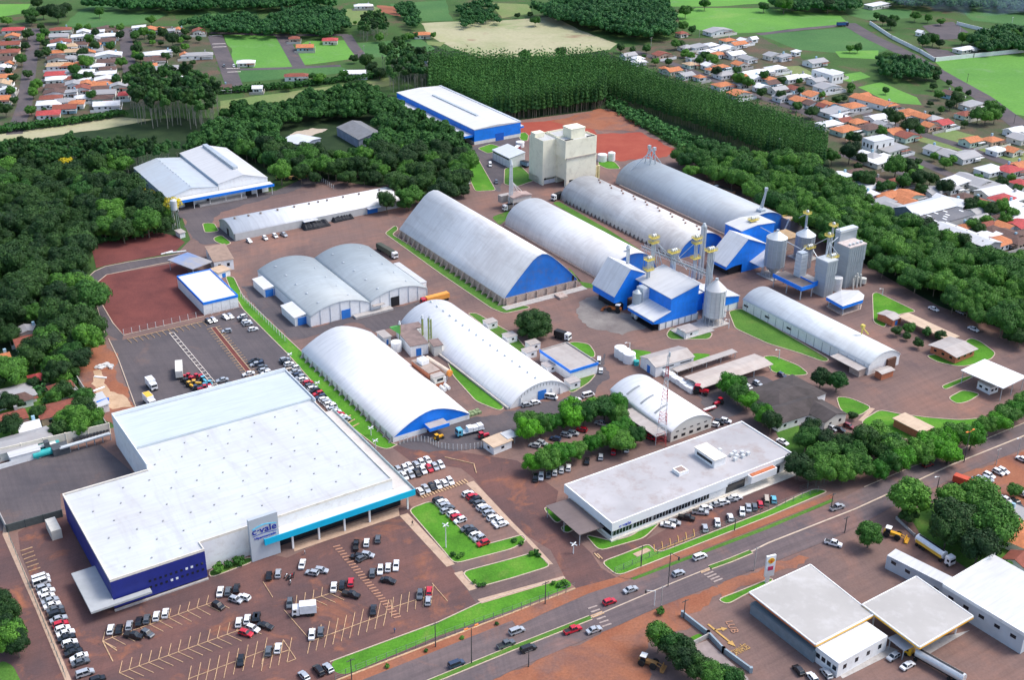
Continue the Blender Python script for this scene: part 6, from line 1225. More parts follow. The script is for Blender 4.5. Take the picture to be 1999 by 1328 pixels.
for i in range(9): part(th, 'window', GLASS, (-.05, 2 + i * 4.6, 3.4, -.01, 3.6 + i * 4.6, 4.4))
part(th, 'parapet', WALLW, (-.3, 0, 5.9, -.02, d, 6.9)); part(th, 'rear_parapet', WALLW, (0, d + .01, 5.9, w_, d + .3, 6.9))
sheet('forecourt', plain('forecourt_concrete', (.42, .40, .38), .9, .12, .4, dirt=((.2, .17, .16), .6)), [(1520, 870), (1680, 760), (1970, 690), (1560, 930)], 4, 'H')
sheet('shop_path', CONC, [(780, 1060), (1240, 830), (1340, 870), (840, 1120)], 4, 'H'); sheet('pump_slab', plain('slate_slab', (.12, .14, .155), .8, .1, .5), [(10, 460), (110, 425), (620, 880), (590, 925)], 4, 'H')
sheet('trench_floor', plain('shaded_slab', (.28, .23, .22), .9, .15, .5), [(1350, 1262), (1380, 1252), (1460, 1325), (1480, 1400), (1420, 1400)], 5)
# ---------------- fences and poles
NET = plain('wire_mesh', (.16, .20, .19), .7, .1, 1)
def fence(label, pts, t='P', h=2.0, gap=2.6, postm=None, rails=True, pr=.08, name='wire_fence', cat='fence', maxp=98):
    P = PW(pts, t); o = P[0]; th = thing(name, label, cat, o); pm = MB(); pm.cyl(0, 0, 0, h, pr, n=6); pm = pm.mesh('post', postm or CONC); cnt = 0
    m = MB()
    for i in range(len(P) - 1):
        a, b = P[i], P[i + 1]; L = math.hypot(b[0] - a[0], b[1] - a[1]); n = max(1, round(L / gap))
        for k in range(n):
            f = k / n
            if cnt < maxp: ob('post', pm, th, (a[0] + (b[0] - a[0]) * f - o[0], a[1] + (b[1] - a[1]) * f - o[1], 0)); cnt += 1
        for zz in (.15, h * .35, h * .65, h - .1): m.tube((a[0] - o[0], a[1] - o[1], zz), (b[0] - o[0], b[1] - o[1], zz), .025, 3)
    if rails: m.build('wires', NET, th)
    return th
WP = plain('white_post', (.68, .70, .70), .7, .05, 1)
fence('wire fence along the grass between car park and highway', [(655, 1330), (850, 1252), (1000, 1198), (1122, 1152)], h=2.4, gap=2.8, postm=plain('fence_green_grey', (.15, .2, .18)))
fence('curving fence of white posts around the arched warehouse yard', [(1120, 815), (1180, 795), (1260, 790), (1340, 800), (1420, 840), (1500, 855), (1600, 860), (1700, 850), (1780, 835)], '21', 2.2, 1.3, WP, pr=.09)
fence('fence of white posts on the green strip beside the twin warehouses', [(470, 580), (500, 610), (540, 650), (562, 672)], h=2.4, gap=2.6, postm=WP, pr=.1)
fence('fence of white posts along the lower edge of the red gravel', [(242, 655), (320, 637), (399, 618), (470, 600)], h=2.6, gap=3.0, postm=WP, pr=.1)
fence('wire fence across the lawn in front of the office', [(1200, 1120), (1300, 1075), (1400, 1035), (1500, 997), (1612, 955)], h=2.0, gap=3.2, postm=plain('fence_green_grey', (.15, .2, .18)))
fence('wire fence with pale posts at the edge of the middle forest', [(612, 343), (640, 362), (655, 372)], h=2.4, gap=2.4, postm=WP)
fence('thin fence along the side street', [(18, 1050), (75, 1190), (130, 1328)], h=2.0, gap=3, postm=plain('fence_green_grey', (.15, .2, .18)))
fence('fence bordering the wall of trees along the right road', [(1720, 900), (1640, 935), (1560, 960)], h=2.0, gap=3, postm=plain('fence_green_grey', (.15, .2, .18)))
def height_at(t, bx, by, tx, ty):
    o = W(t, bx, by); yv = TILES[t][1] + ty / TILES[t][2]; best = None
    for k in range(30, 400):
        z = k * .1; p = M.T @ np.array([o[0], o[1], z - CAM_H]); v = p[1] / p[2] * FPX + 664
        if best is None or abs(v - yv) < best[0]: best = (abs(v - yv), z)
    return best[1]
DPOST = plain('dark_pole', (.07, .07, .07), .8, .1, 1)
def pole(label, t, bx, by, ty, kind='plain', mat=None, cat='pole', group=None):
    x, y = W(t, bx, by); h = height_at(t, bx, by, bx, ty); th = thing({'plain': 'utility_pole', 'lamp': 'street_lamp', 'cross': 'floodlight_pole', 'orange': 'street_lamp'}[kind], label, cat, (x, y), GA, group)
    m = MB(); m.cyl(0, 0, 0, h, .17, .1, n=8); m.build('shaft', mat or CONC, th)
    if kind == 'plain': m = MB(); m.box(-1.1, -.08, h - .5, 1.1, .08, h - .35); m.build('crossarm', mat or CONC, th)
    if kind in ('lamp',): m = MB(); m.tube((0, 0, h - .1), (-1.6, 0, h + .4), .06, 6); m.build('arm', WP, th); part(th, 'lantern', WP, (-2.3, -.18, h + .32, -1.5, .18, h + .5))
    if kind == 'orange':
        for s_ in (-1, 1): m = MB(); m.tube((0, 0, h - .2), (s_ * 1.1, 0, h + .3), .08, 6); m.build('arm', plain('lamp_orange', (.75, .22, .04)), th); part(th, 'lantern', plain('lamp_orange', (.75, .22, .04)), (s_ * 1.5 - .5, -.22, h + .2, s_ * 1.5 + .5, .22, h + .42))
    if kind == 'cross':
        for k in range(4): a = k * math.pi / 2 + .4; m = MB(); m.tube((.2 * math.cos(a), .2 * math.sin(a), h), (1.1 * math.cos(a), 1.1 * math.sin(a), h), .2, 4); m.build('floodlight', WP, th)
    return th
for l, t, bx, by, ty, k, mt in (('dark pole by the near lawn corner of the car park', '31', 745, 1328, 1165, 'plain', DPOST), ('dark pole beside the grass strip in the middle of the near lawn', '31', 1397, 1075, 885, 'plain', DPOST), ('double orange street lamp on the highway median, left one', '31', 1677, 1205, 925, 'orange', DPOST),
        ('dark pole on the verge between car park and crossing', '32', 256, 740, 565, 'plain', DPOST), ('dark pole with white foot on the office lawn', '32', 1002, 450, 285, 'plain', DPOST), ('dark pole at the corner of the retaining wall', '32', 1335, 850, 705, 'plain', DPOST),
        ('pale pole beside the highway before the fuel totem', '32', 1882, 480, 295, 'plain', None), ('pale pole in the middle of the crossing', '32', 1157, 770, 600, 'plain', None), ('dark pole at the parked cars of the office', '32', 1730, 165, 75, 'plain', DPOST),
        ('dark pole in the foreground by the dark green car', '32', 127, 1228, 1095, 'plain', DPOST), ('thin pole at the roadside above the small round tree', '33', 597, 185, 55, 'plain', DPOST), ('pole at the verge near the silver pickup', '23', 490, 1325, 1195, 'plain', DPOST), ('lamp near the red soil car park', '23', 1312, 1190, 1062, 'lamp', DPOST),
        ('pale twin pole between highway and red soil, right one', '23', 1940, 910, 765, 'lamp', None), ('pale pole between highway and red soil, left one', '23', 1775, 975, 845, 'plain', None), ('orange street lamp among the highway trees', '23', 1525, 955, 715, 'orange', DPOST), ('dark pole among the trees before the office corner', '23', 905, 890, 740, 'plain', DPOST),
        ('floodlight cross on the turning lane, upper one', '32', 475, 345, 270, 'cross', WP), ('floodlight cross on the lawn between the parking rows', '31', 1478, 300, 120, 'cross', WP), ('floodlight cross at the end of the long green strip', '21', 930, 845, 800, 'cross', WP), ('floodlight cross halfway along the long green strip', '21', 895, 745, 700, 'cross', WP),
        ('floodlight cross by the red car of the strip row', '21', 480, 390, 345, 'cross', WP), ('floodlight cross at the upper end of the strip row', '21', 265, 165, 125, 'cross', WP), ('white lamp post by the mill lawn', '03', 100, 1180, 1080, 'lamp', WP),
        ('white post on the lawn right of the pump house', 'A', 1572, 1165, 1060, 'lamp', WP), ('white post on the lawn left of the pump house', 'A', 1072, 1290, 1175, 'lamp', WP), ('white post behind the three white tanks', '22', 912, 100, 20, 'lamp', WP), ('white post on the curved green near the long warehouse', '23', 85, 148, 75, 'lamp', WP),
        ('white post on the lawn by the brick hut', '13', 890, 975, 920, 'lamp', WP), ('tall pole in the upper street of empty plots, left one', '00', 1795, 250, 195, 'plain', None), ('tall pole in the upper street of empty plots, second one', '00', 1985, 250, 175, 'plain', None), ('pole behind the house with orange roof among empty plots', '01', 205, 250, 185, 'plain', None),
        ('pole beyond the two green plots', '01', 430, 255, 195, 'plain', None), ('pole on the right border of the green plots', '01', 840, 425, 350, 'plain', None), ('pole among the small houses beyond the plantation, left one', '02', 1080, 355, 290, 'plain', None), ('pole among the small houses beyond the plantation, second one', '02', 1455, 290, 230, 'plain', None),
        ('pole in front of the second village row beyond the plantation', '02', 1412, 570, 480, 'plain', None), ('pole by the white wall of the diagonal road', '03', 1170, 400, 325, 'plain', DPOST), ('tall white tower pole at the substation', '03', 1487, 290, 185, 'plain', WP), ('tall white tower pole right of the substation', '03', 1888, 240, 130, 'plain', WP),
        ('pole at the red soil beside the first row of orange roofs', '03', 650, 695, 620, 'plain', None), ('pole before the red roofed house with white walls', '03', 1450, 960, 880, 'plain', None), ('pole beside the diagonal road in the bright field, left one', '03', 1550, 640, 570, 'plain', DPOST), ('pole beside the diagonal road in the bright field, right one', '03', 1915, 960, 890, 'plain', DPOST)):
    pole(l, t, bx, by, ty, k, mt)
def signal(label, t, bx, by, ty, ax_, ay_):
    x, y = W(t, bx, by); h = max(5.0, height_at(t, bx, by, bx, ty)); th = thing('traffic_signal', label, 'traffic light', (x, y)); m = MB(); m.cyl(0, 0, 0, h, .12, n=8); m.build('post', WP if 'pale' in label else DPOST, th)
    q = W(t, ax_, ay_, h + .5); m = MB(); m.tube((0, 0, h), (q[0] - x, q[1] - y, h + .5), .08, 6); m.build('arm', WP if 'pale' in label else DPOST, th); part(th, 'signal_head', DPOST, (q[0] - x - .2, q[1] - y - .2, h - .4, q[0] - x + .2, q[1] - y + .2, h + .7))
signal('pale traffic light arm reaching over the near carriageway at the crossing', '32', 1105, 755, 690, 1040, 632); signal('dark traffic light with two arms on the small red island', '32', 1212, 605, 340, 1298, 375)
# ---------------- houses
HC = {'o': ((.62, .22, .09), 'orange'), 'r': ((.30, .085, .055), 'red brown'), 'd': ((.15, .085, .07), 'dark brown'), 'w': ((.74, .75, .76), 'white'), 'g': ((.33, .33, .335), 'grey'), 'p': ((.52, .07, .07), 'bright red'), 't': ((.60, .42, .26), 'tan')}
HM_ = {k: tilemat('roof_' + v[1].replace(' ', '_'), sc(v[0], .85)) if k in 'ordpt' else roofmat('roof_' + v[1], v[0], dirt=.3) for k, v in HC.items()}
HW = [WALLW, plain('cream_wall', (.66, .64, .57)), plain('pale_green_wall', (.5, .62, .52), .85), plain('sky_blue_wall', (.30, .48, .58), .85), plain('peach_wall', (.64, .46, .34), .85)]
ZN = {'TL': 'upper left village', 'LOT': 'empty plots', 'TR': 'village beyond the plantation', 'R': 'village right of the tree belt', 'BL': 'gardens left of the supermarket', 'BR': 'lower right corner'}
HOUSES = {
 'TL': ('00', [(100,215,14,9,'p'),(95,268,9,7,'o'),(80,325,12,9,'r'),(72,385,12,9,'r'),(30,445,11,9,'d'),(18,515,9,7,'w'),(70,485,6,6,'o'),(22,580,10,8,'o'),(18,635,9,8,'t'),(12,750,9,8,'o'),(460,265,12,8,'g'),(470,312,13,8,'r'),(470,215,14,7,'r'),(440,340,11,6,'w'),(610,270,9,7,'w'),(545,435,8,7,'g'),(445,440,12,8,'d'),(450,490,13,8,'t'),(430,560,12,9,'p'),(450,597,14,7,'w'),(435,655,12,8,'d'),(425,705,12,7,'d'),(395,745,12,7,'r'),(380,787,13,8,'w'),(500,770,11,7,'g'),(505,820,12,8,'r'),(375,865,12,8,'p'),(595,785,8,7,'o'),(572,640,10,7,'g'),(635,672,9,7,'r'),(830,212,14,7,'d'),(830,262,13,7,'w'),(830,300,11,9,'d'),(845,412,16,8,'w'),(828,462,11,9,'d'),(838,520,10,7,'d'),(820,557,12,6,'w'),(830,603,14,7,'w'),(780,640,15,9,'o'),(790,672,12,7,'d'),(800,705,14,8,'g'),(800,745,11,7,'d'),(830,795,14,8,'w'),(1080,200,9,6,'w'),(1165,217,11,8,'o'),(1240,222,9,7,'o'),(1310,228,9,7,'g'),(1385,222,8,6,'o'),(1545,228,8,7,'r'),(1180,405,11,8,'w'),(1265,395,12,6,'w'),(1205,448,13,8,'d'),(1155,497,10,9,'o'),(1290,515,22,8,'g'),(1530,412,20,6,'g'),(1435,415,6,6,'o'),(1400,612,10,8,'w'),(1195,668,9,7,'w'),(1705,668,14,8,'d'),(960,720,6,8,'p')]),
 'LOT': ('01', [(380,350,11,8,'o'),(575,297,10,8,'p'),(312,575,14,6,'r'),(768,552,13,8,'w'),(1292,252,11,8,'o'),(835,32,14,6,'w'),(10,672,6,5,'w'),(1290,455,6,5,'o'),(295,285,7,5,'r'),(-80,470,11,7,'w')]),
 'TR': ('02', [(1320,245,7,6,'r'),(1600,225,20,9,'g'),(1680,300,10,7,'o'),(1755,328,12,7,'o'),(1800,302,7,6,'w'),(1875,290,6,5,'w'),(1545,335,9,8,'w'),(1440,350,11,8,'g'),(1355,352,9,8,'g'),(1520,388,9,7,'w'),(1620,372,10,8,'w'),(1680,358,9,8,'w'),(1730,405,12,9,'w'),(1835,440,9,9,'g'),(905,415,10,6,'g'),(978,440,7,6,'w'),(985,466,9,5,'w'),(1165,410,11,7,'r'),(1185,520,5,6,'o'),(1245,532,10,8,'o'),(1350,568,9,8,'g'),(1460,585,6,6,'o'),(1655,562,12,8,'g'),(1540,528,5,5,'o'),(1855,555,14,8,'w'),(1960,540,11,8,'w'),(1640,645,12,8,'o'),(1765,712,12,8,'o'),(1940,662,9,6,'w'),
        (2030,415,11,7,'g'),(2110,425,9,7,'g'),(2210,392,5,5,'w'),(2360,465,14,9,'g'),(2470,562,15,9,'w'),(2050,515,12,8,'w'),(2165,592,11,8,'w'),(2260,580,10,7,'w'),(2370,612,9,8,'g'),(2450,660,14,9,'g'),(2344,722,11,8,'o'),(2245,765,10,8,'o'),(2190,742,9,7,'d'),(2325,790,9,7,'d'),(2420,812,6,6,'r'),(2465,800,9,7,'o'),(2500,850,15,9,'g'),(2655,808,12,9,'o'),(2735,730,7,6,'o'),(2805,758,9,7,'o'),(2870,780,9,7,'o'),(2935,800,8,7,'o')]),
 'R': ('03', [(845,902,11,8,'w'),(890,955,9,7,'g'),(800,975,13,9,'d'),(480,947,13,8,'w'),(605,990,14,9,'o'),(990,1010,12,9,'o'),(1085,1040,11,8,'r'),(1010,885,11,9,'o'),(1100,855,9,8,'o'),(1160,875,9,8,'o'),(1225,895,9,7,'o'),(1285,905,9,7,'g'),(1260,962,8,6,'o'),(1358,942,9,8,'p'),(960,1140,14,10,'g'),(745,1180,8,8,'w'),(820,1200,9,9,'g'),(880,1230,15,9,'w'),(1300,1145,9,7,'g'),(1410,1180,11,9,'g'),(1530,1195,14,10,'g'),(1585,800,12,8,'g'),(1540,872,10,7,'r'),(1420,712,9,7,'d'),(195,1235,11,8,'d'),(1925,1000,11,7,'w'),(1975,1055,12,9,'g'),(1540,365,16,8,'w'),(850,25,19,9,'w'),(1735,1300,13,9,'w'),(1885,1300,12,9,'p'),(1970,1275,10,9,'o'),(1190,240,5,5,'w'),
        (440,1340+25,9,7,'r'),(590,1340+22,13,8,'w'),(770,1340+165,10,6,'w'),(945,1340+165,13,7,'o'),(1085,1340+165,13,9,'o'),(1090,1340+215,9,8,'o'),(880,1340+225,12,7,'g'),(960,1340+255,12,6,'g'),(1270,1340+130,8,9,'g'),(1485,1340+50,14,9,'w'),(1555,1340+30,11,9,'g'),(1640,1340+60,11,9,'g'),(1690,1340+90,12,8,'g'),(1755,1340+130,16,8,'w'),(1835,1340+190,12,8,'p'),(1935,1340+175,11,9,'w'),(1895,1340+240,12,7,'w'),(1955,1340+290,10,6,'w'),(1960,1340+395,9,11,'p'),(1800,1340+520,12,9,'o'),(1890,1340+475,11,9,'d'),(1755,1340+435,9,7,'d'),(1700,1340+400,7,6,'r'),(1975,1340+70,8,8,'p'),(1350,1340+185,6,5,'w'),(1470,1340+230,12,6,'w'),(1540,1340+410,6,5,'o'),(1280,1340+140,1,1,'g')][:-1]),
 'BL': ('K', [(245,270,9,8,'r'),(225,190,10,5,'g'),(60,740,15,9,'g'),(180,760,6,6,'d'),(520,665,7,4,'r'),(490,860,11,8,'r'),(75,935,9,6,'r'),(245,1010,6,5,'w'),(120,1150,20,8,'g'),(330,585,6,5,'p'),(10,420,5,5,'o')]),
 'BR': ('33', [(1925,140,12,14,'o'),(1965,50,8,9,'g'),(1955,375,5,6,'r')]),
}
RZ = {'TL': R(14), 'LOT': R(8), 'TR': GA, 'R': GA, 'BL': GA, 'BR': R(45)}
rh = random.Random(11); hl = []
for zn, (tt, L_) in HOUSES.items():
    for (px, py, w_, d_, c) in L_:
        if w_ > 6: w_ *= 1.08; d_ *= 1.28 if zn == 'TL' else 1.1
        hl.append((zn, tt, px, py, w_, d_, c, TILES[tt][0] + px / TILES[tt][2]))
for zn, PL, sx_, sy_ in (('R', [(1640, 318), (1700, 330), (1780, 345), (1880, 350), (1999, 375), (2005, 480), (1930, 470), (1870, 385), (1800, 360), (1690, 375), (1640, 360)], 27, 15), ('TR', [(1330, 112), (1400, 100), (1500, 145), (1600, 185), (1700, 225), (1650, 250), (1500, 192), (1400, 150)], 24, 12), ('TL', [(-5, 60), (240, 58), (238, 195), (100, 215), (-5, 225)], 24, 13), ('R', [(1960, 225), (2010, 240), (2010, 330), (1900, 300), (1860, 255), (1930, 262)], 40, 22)):
    yy = min(p[1] for p in PL)
    while yy < max(p[1] for p in PL):
        xx = min(p[0] for p in PL)
        while xx < max(p[0] for p in PL):
            qx, qy = xx + rh.uniform(-7, 7), yy + rh.uniform(-3, 3); g_ = W('P', qx, qy)
            if inpoly(qx, qy, PL) and not any(abs(h_[7] - qx) < sx_ * .72 and abs(TILES[h_[1]][1] + h_[3] / TILES[h_[1]][2] - qy) < sy_ * .62 for h_ in hl) and not any(inpoly(g_[0] + a, g_[1] + b_, q) for q in SPOLY for a in (-6, 0, 6) for b_ in (-5, 0, 5)): hl.append((zn, 'P', qx, qy, rh.uniform(8, 11), rh.uniform(6.5, 8.5), rh.choice('owwgwordtg'), qx))
            xx += sx_
        yy += sy_
for zn in HOUSES:
    for c in HC:
        g_ = sorted([h_ for h_ in hl if h_[0] == zn and h_[6] == c], key=lambda q: q[7])
        for i, (zn_, tt, px, py, w_, d_, c_, X_) in enumerate(g_):
            h = rh.choice([2.8, 3.0, 3.1]); rise = 1.5; x, y = W(tt, px, py, h + .8)
            lab = ('only %s roofed house in the %s' % (HC[c][1], ZN[zn])) if len(g_) == 1 else '%s %s roofed house from the left, %s' % (ordn(i + 1), HC[c][1], ZN[zn])
            rz = RZ[zn] + rh.choice([0, 0, R(2), R(-2)]); ca, sa = math.cos(rz), math.sin(rz)
            lx, ly = x - (w_ * ca - d_ * sa) / 2, y - (w_ * sa + d_ * ca) / 2
            t = thing('house', lab, 'house', (lx, ly), rz, 'houses of the ' + ZN[zn])
            if rh.random() < .35: part(t, 'water_tank', HM_['g'] if rh.random() < .4 else MATS['sky_blue_wall'], (w_ * .75, d_ * .8, h + .3, w_ * .75 + 1, d_ * .8 + 1, h + 2.2))
            if rh.random() < .55: gw = thing('garden_wall', 'low L shaped garden wall beside a house in the ' + ZN[zn], 'wall', (lx, ly), rz, 'garden walls of the ' + ZN[zn]); gm = rh.choice([WALLW, HW[1], CONC, MATS['grey_wall']]); part(gw, 'front_run', gm, (-1.8, -4.2, 0, w_ + 1.2, -4.05, 1.7)); part(gw, 'side_run', gm, (w_ + 1.05, -4.04, 0, w_ + 1.2, d_ + 2, 1.7))
            kind = rh.choice(['gx', 'hip', 'gy', 'hip']) if c not in 'wg' else rh.choice(['gx', 'gy', 'hip', 'shed']); wm = rh.choice(HW[:2] + HW) if c in 'ordpt' else rh.choice([WALLW, WALLW, HW[1]])
            part(t, 'wall', wm, (0.02, 0.02, 0, w_ - .02, d_ - .02, h - .12))
            if kind in ('gx', 'gy'): g = MB(); gables(g, kind, w_, d_, h, rise); g.build('gable', wm, t)
            m = MB(); roofgeo(m, kind, w_, d_, h, rise if kind != 'shed' else .7, .55); ro = m.build('roof', HM_[c], t)
            if w_ > 6: part(t, 'porch_roof', HM_[rh.choice('gdwr')], (w_ * .55, -2.2, 2.3, w_ + .3, -.62, 2.45)); part(t, 'door', DARK, (w_ * .6, -.05, 0, w_ * .6 + 1, 0.01, 2.1))
            for q in (.18, .42): part(t, 'window', GLASS, (w_ * q, -.04, 1, w_ * q + 1.2, .01, 2.1))
            part(t, 'side_window', GLASS, (-.04, d_ * .4, 1, .01, d_ * .4 + 1.2, 2.1))
# special large ones in the right village
bld('white_villa', 'white two storey flat house with square windows in the right village', 'house', 'J', (525, 235), (720, 200), (458, 185), 7, 'flat', wall=WALLW, roof=WHITE_ROOF, win=3, ov=0)
bld('white_villa', 'white two storey row of houses with flat tops beyond the plantation', 'house', '03', (505, 590), (592, 575), (380, 535), 6, 'flat', wall=WALLW, roof=WHITE_ROOF, win=3, ov=0)
bld('orange_terrace', 'long terrace with one orange roof in the village beyond the plantation', 'house', '03', (915, 825), (1000, 802), (690, 738), 3.4, 'gy', 1.5, roof=HM_['o'], wall=WALLW, win=3)
bld('quonset_shed', 'pale blue grey low roof in the forest clearing left of the old grey shed', 'shed', '01', (372, 1130), (500, 1075), (285, 1060), 4.0, 'gy', .9, roof=R_PALE, wall=plain('shed_wall', (.22, .25, .32)))
bld('dairy_shed', 'big pale gabled shed beyond the belt of trees', 'shed', 'J', (930, 945), (1310, 845), (725, 860), 5.5, 'gx', 2.6, roof=R_PALE, wall=plain('shed_wall', (.22, .25, .32)))
th, w_, d = bld('dark_shed', 'dark grey roofed shed with white skylights beyond the belt of trees', 'shed', 'J', (1105, 1035), (1490, 925), (940, 950), 5.0, 'shed', -.02, roof=roofmat('charcoal_roof', (.11, .11, .12), dirt=.2), wall=plain('pale_grey_wall', (.5, .51, .5)), ov=.2)
for i, (a, b) in enumerate(((.15, .2), (.35, .15), (.45, .3), (.55, .4), (.65, .7), (.45, .75), (.9, .4), (.25, .7))): part(th, 'skylight', WALLW, (w_ * a, d * b, 5.2, w_ * a + 1, d * b + 2.4, 5.28))
th, w_, d = bld('white_shed', 'long white roofed shed with roof vents and open dark end beyond the belt of trees', 'shed', 'J', (1590, 1245), (1745, 1195), (1115, 1035), 5.4, 'gy', 1.4, roof=WHITE_ROOF, wall=plain('shed_wall_grey', (.30, .30, .31)))
part(th, 'doorway', DARK, (1, -.06, 0, w_ - 3, -.01, 3.8)); vents(th, [(0, 5.4), (w_ / 2, 6.8), (w_, 5.4)], [w_ * .3, w_ * .7], [4 + i * 6 for i in range(7)], .4, .5, plain('brown_vent', (.2, .16, .14)))
bld('white_annex', 'white roofed annex behind the big pale shed', 'shed', 'J', (1370, 860), (1430, 800), (1180, 745), 4.2, 'flat', roof=WHITE_ROOF, wall=WALLW)
bld('pool_terrace', 'small terrace with blue pool and orange rim in the garden', 'pool', 'K', (165, 860), (262, 835), (140, 800), .4, 'flat', roof=plain('pool_blue', (.03, .22, .6), .2), wall=BRICK, ov=-.5)
bld('turquoise_shed', 'pale turquoise walled lean-to beside the brown garden roof', 'shed', 'K', (440, 965), (670, 890), (430, 920), 2.2, 'flat', roof=plain('pale_turquoise', (.35, .62, .60)), wall=plain('pale_turquoise', (.35, .62, .60)))
# ------------------------------------------------------------ vehicles
CC = {'w': ((.80, .81, .82), 'white'), 's': ((.48, .51, .54), 'silver'), 'g': ((.13, .145, .16), 'grey'), 'k': ((.012, .013, .016), 'black'), 'r': ((.52, .012, .03), 'red'), 'b': ((.05, .14, .28), 'blue'), 'c': ((.45, .38, .30), 'beige'), 'y': ((.75, .42, .03), 'yellow'), 't': ((.12, .45, .60), 'light blue'), 'm': ((.22, .03, .03), 'dark red'), 'n': ((.03, .05, .10), 'dark blue')}
PM = {k: paint('car_paint_' + v[1].replace(' ', '_'), v[0], .25, 0.3 if k in 'sg' else 0, .6) for k, v in CC.items()}
TYRE = plain('tyre_rubber', (.015, .015, .015), .9, .2, 3); LAMP = paint('lamp_glass', (.7, .7, .68), .1); TAIL = paint('tail_lamp', (.35, .01, .01), .2)
KIND = {'h': (3.85, 1.5, 'hatchback'), 'd': (4.4, 1.45, 'saloon car'), 'u': (4.4, 1.68, 'tall estate car'), 'p': (5.0, 1.72, 'pickup'), 'v': (4.6, 1.95, 'van')}
_cm = {}
def frustum(m, b, t, z0, z1):      # b, t = (x0, x1, half width)
    i = len(m.v); m.v += [(b[0], -b[2], z0), (b[1], -b[2], z0), (b[1], b[2], z0), (b[0], b[2], z0), (t[0], -t[2], z1), (t[1], -t[2], z1), (t[1], t[2], z1), (t[0], t[2], z1)]
    m.f += [(i + 3, i + 2, i + 1, i), (i + 4, i + 5, i + 6, i + 7), (i, i + 1, i + 5, i + 4), (i + 1, i + 2, i + 6, i + 5), (i + 2, i + 3, i + 7, i + 6), (i + 3, i, i + 4, i + 7)]; m.m += [0] * 6
def carmesh(kind, c):
    if (kind, c) in _cm: return _cm[kind, c]
    L, H, _n = KIND[kind]; l = L / 2; W2 = .84; hood = .86 if kind in 'hd' else 1.0
    m = MB()
    if kind == 'p': pr = [(-l, .35), (l, .32), (l + .02, .62), (l - .15, .92), (l - 1.15, 1.04), (-l, 1.04)]
    elif kind == 'v': pr = [(-l, .35), (l, .32), (l, .8), (l - .7, 1.05), (-l, 1.05)]
    elif kind == 'd': pr = [(-l, .38), (l, .3), (l, .58), (l - .2, .76), (l - 1.1, .9), (-l + .9, .92), (-l, .86)]
    else: pr = [(-l, .38), (l, .3), (l, .6), (l - .2, .8), (l - .95, hood + .03), (-l + .15, hood + .05), (-l, .8)]
    n = len(pr); zt = max(p[1] for p in pr)
    for sgn in (-1, 1): m.v += [(p[0], sgn * (W2 - .1 * max(0, (p[1] - .5)) - (.08 if abs(p[0]) > l - .3 else 0)), p[1]) for p in pr]
    for k in range(n): m.f.append(((k + 1) % n, k, n + k, n + (k + 1) % n)); m.m.append(0)
    m.f += [tuple(range(n)), tuple(range(2 * n - 1, n - 1, -1))]; m.m += [0, 0]
    cab = {'h': (-l + .1, l - 1.0, -l + .45, l - 1.65), 'd': (-l + .75, l - 1.15, -l + 1.3, l - 1.85), 'u': (-l + .05, l - 1.05, -l + .25, l - 1.6), 'p': (-.75, l - 1.2, -.55, l - 1.8), 'v': (-l + .03, l - .6, -l + .12, l - 1.15)}[kind]
    frustum(m, (cab[2] - .05, cab[3] + .08, .64), (cab[2] + .05, cab[3] - .05, .58), H - .07, H)
    for xx0, xx1 in ((cab[0], cab[2]), (cab[1], cab[3]), ((cab[0] + cab[1]) / 2, (cab[2] + cab[3]) / 2)):
        for sg in (-1, 1): m.tube((xx0, sg * .76, zt - .05), (xx1, sg * .635, H - .03), .055, 4)
    if kind == 'p':
        pass
    body = m.mesh('body', PM[c])
    g = MB(); frustum(g, (cab[0], cab[1], .765), (cab[2], cab[3], .63), zt - .06, H - .05); win = g.mesh('windows', GLASS)
    w_ = MB(); w_.tube((0, -.1, .31), (0, .1, .31), .31, 12); wh = w_.mesh('wheel', TYRE)
    h_ = MB(); h_.box(l - .1, -.72, .55, l + .03, -.45, .68); h_.box(l - .1, .45, .55, l + .03, .72, .68)
    ex = None
    if kind == 'p': q = MB(); q.box(-l + .12, -.66, .98, -.85, .66, 1.06); ex = q.mesh('load_bed', DARK)
    _cm[kind, c] = (body, win, wh, ex); return _cm[kind, c]
GBAND = [None]
def put_car(label, x, y, rz, kind, c, group):
    body, win, wh, ex = carmesh(kind, c); L = KIND[kind][0]
    z = .16; t = thing('parked_car' if 'on the highway' not in label else 'car', label, 'pickup' if kind == 'p' else ('van' if kind == 'v' else 'car'), (x, y, z), rz, group)
    ob('body', body, t); ob('windows', win, t)
    for a, b in ((L * .31, .75), (L * .31, -.75), (-L * .31, .75), (-L * .31, -.75)): ob('wheel', wh, t, (a, b, 0))
    if ex: ob('load_bed', ex, t)
    return t
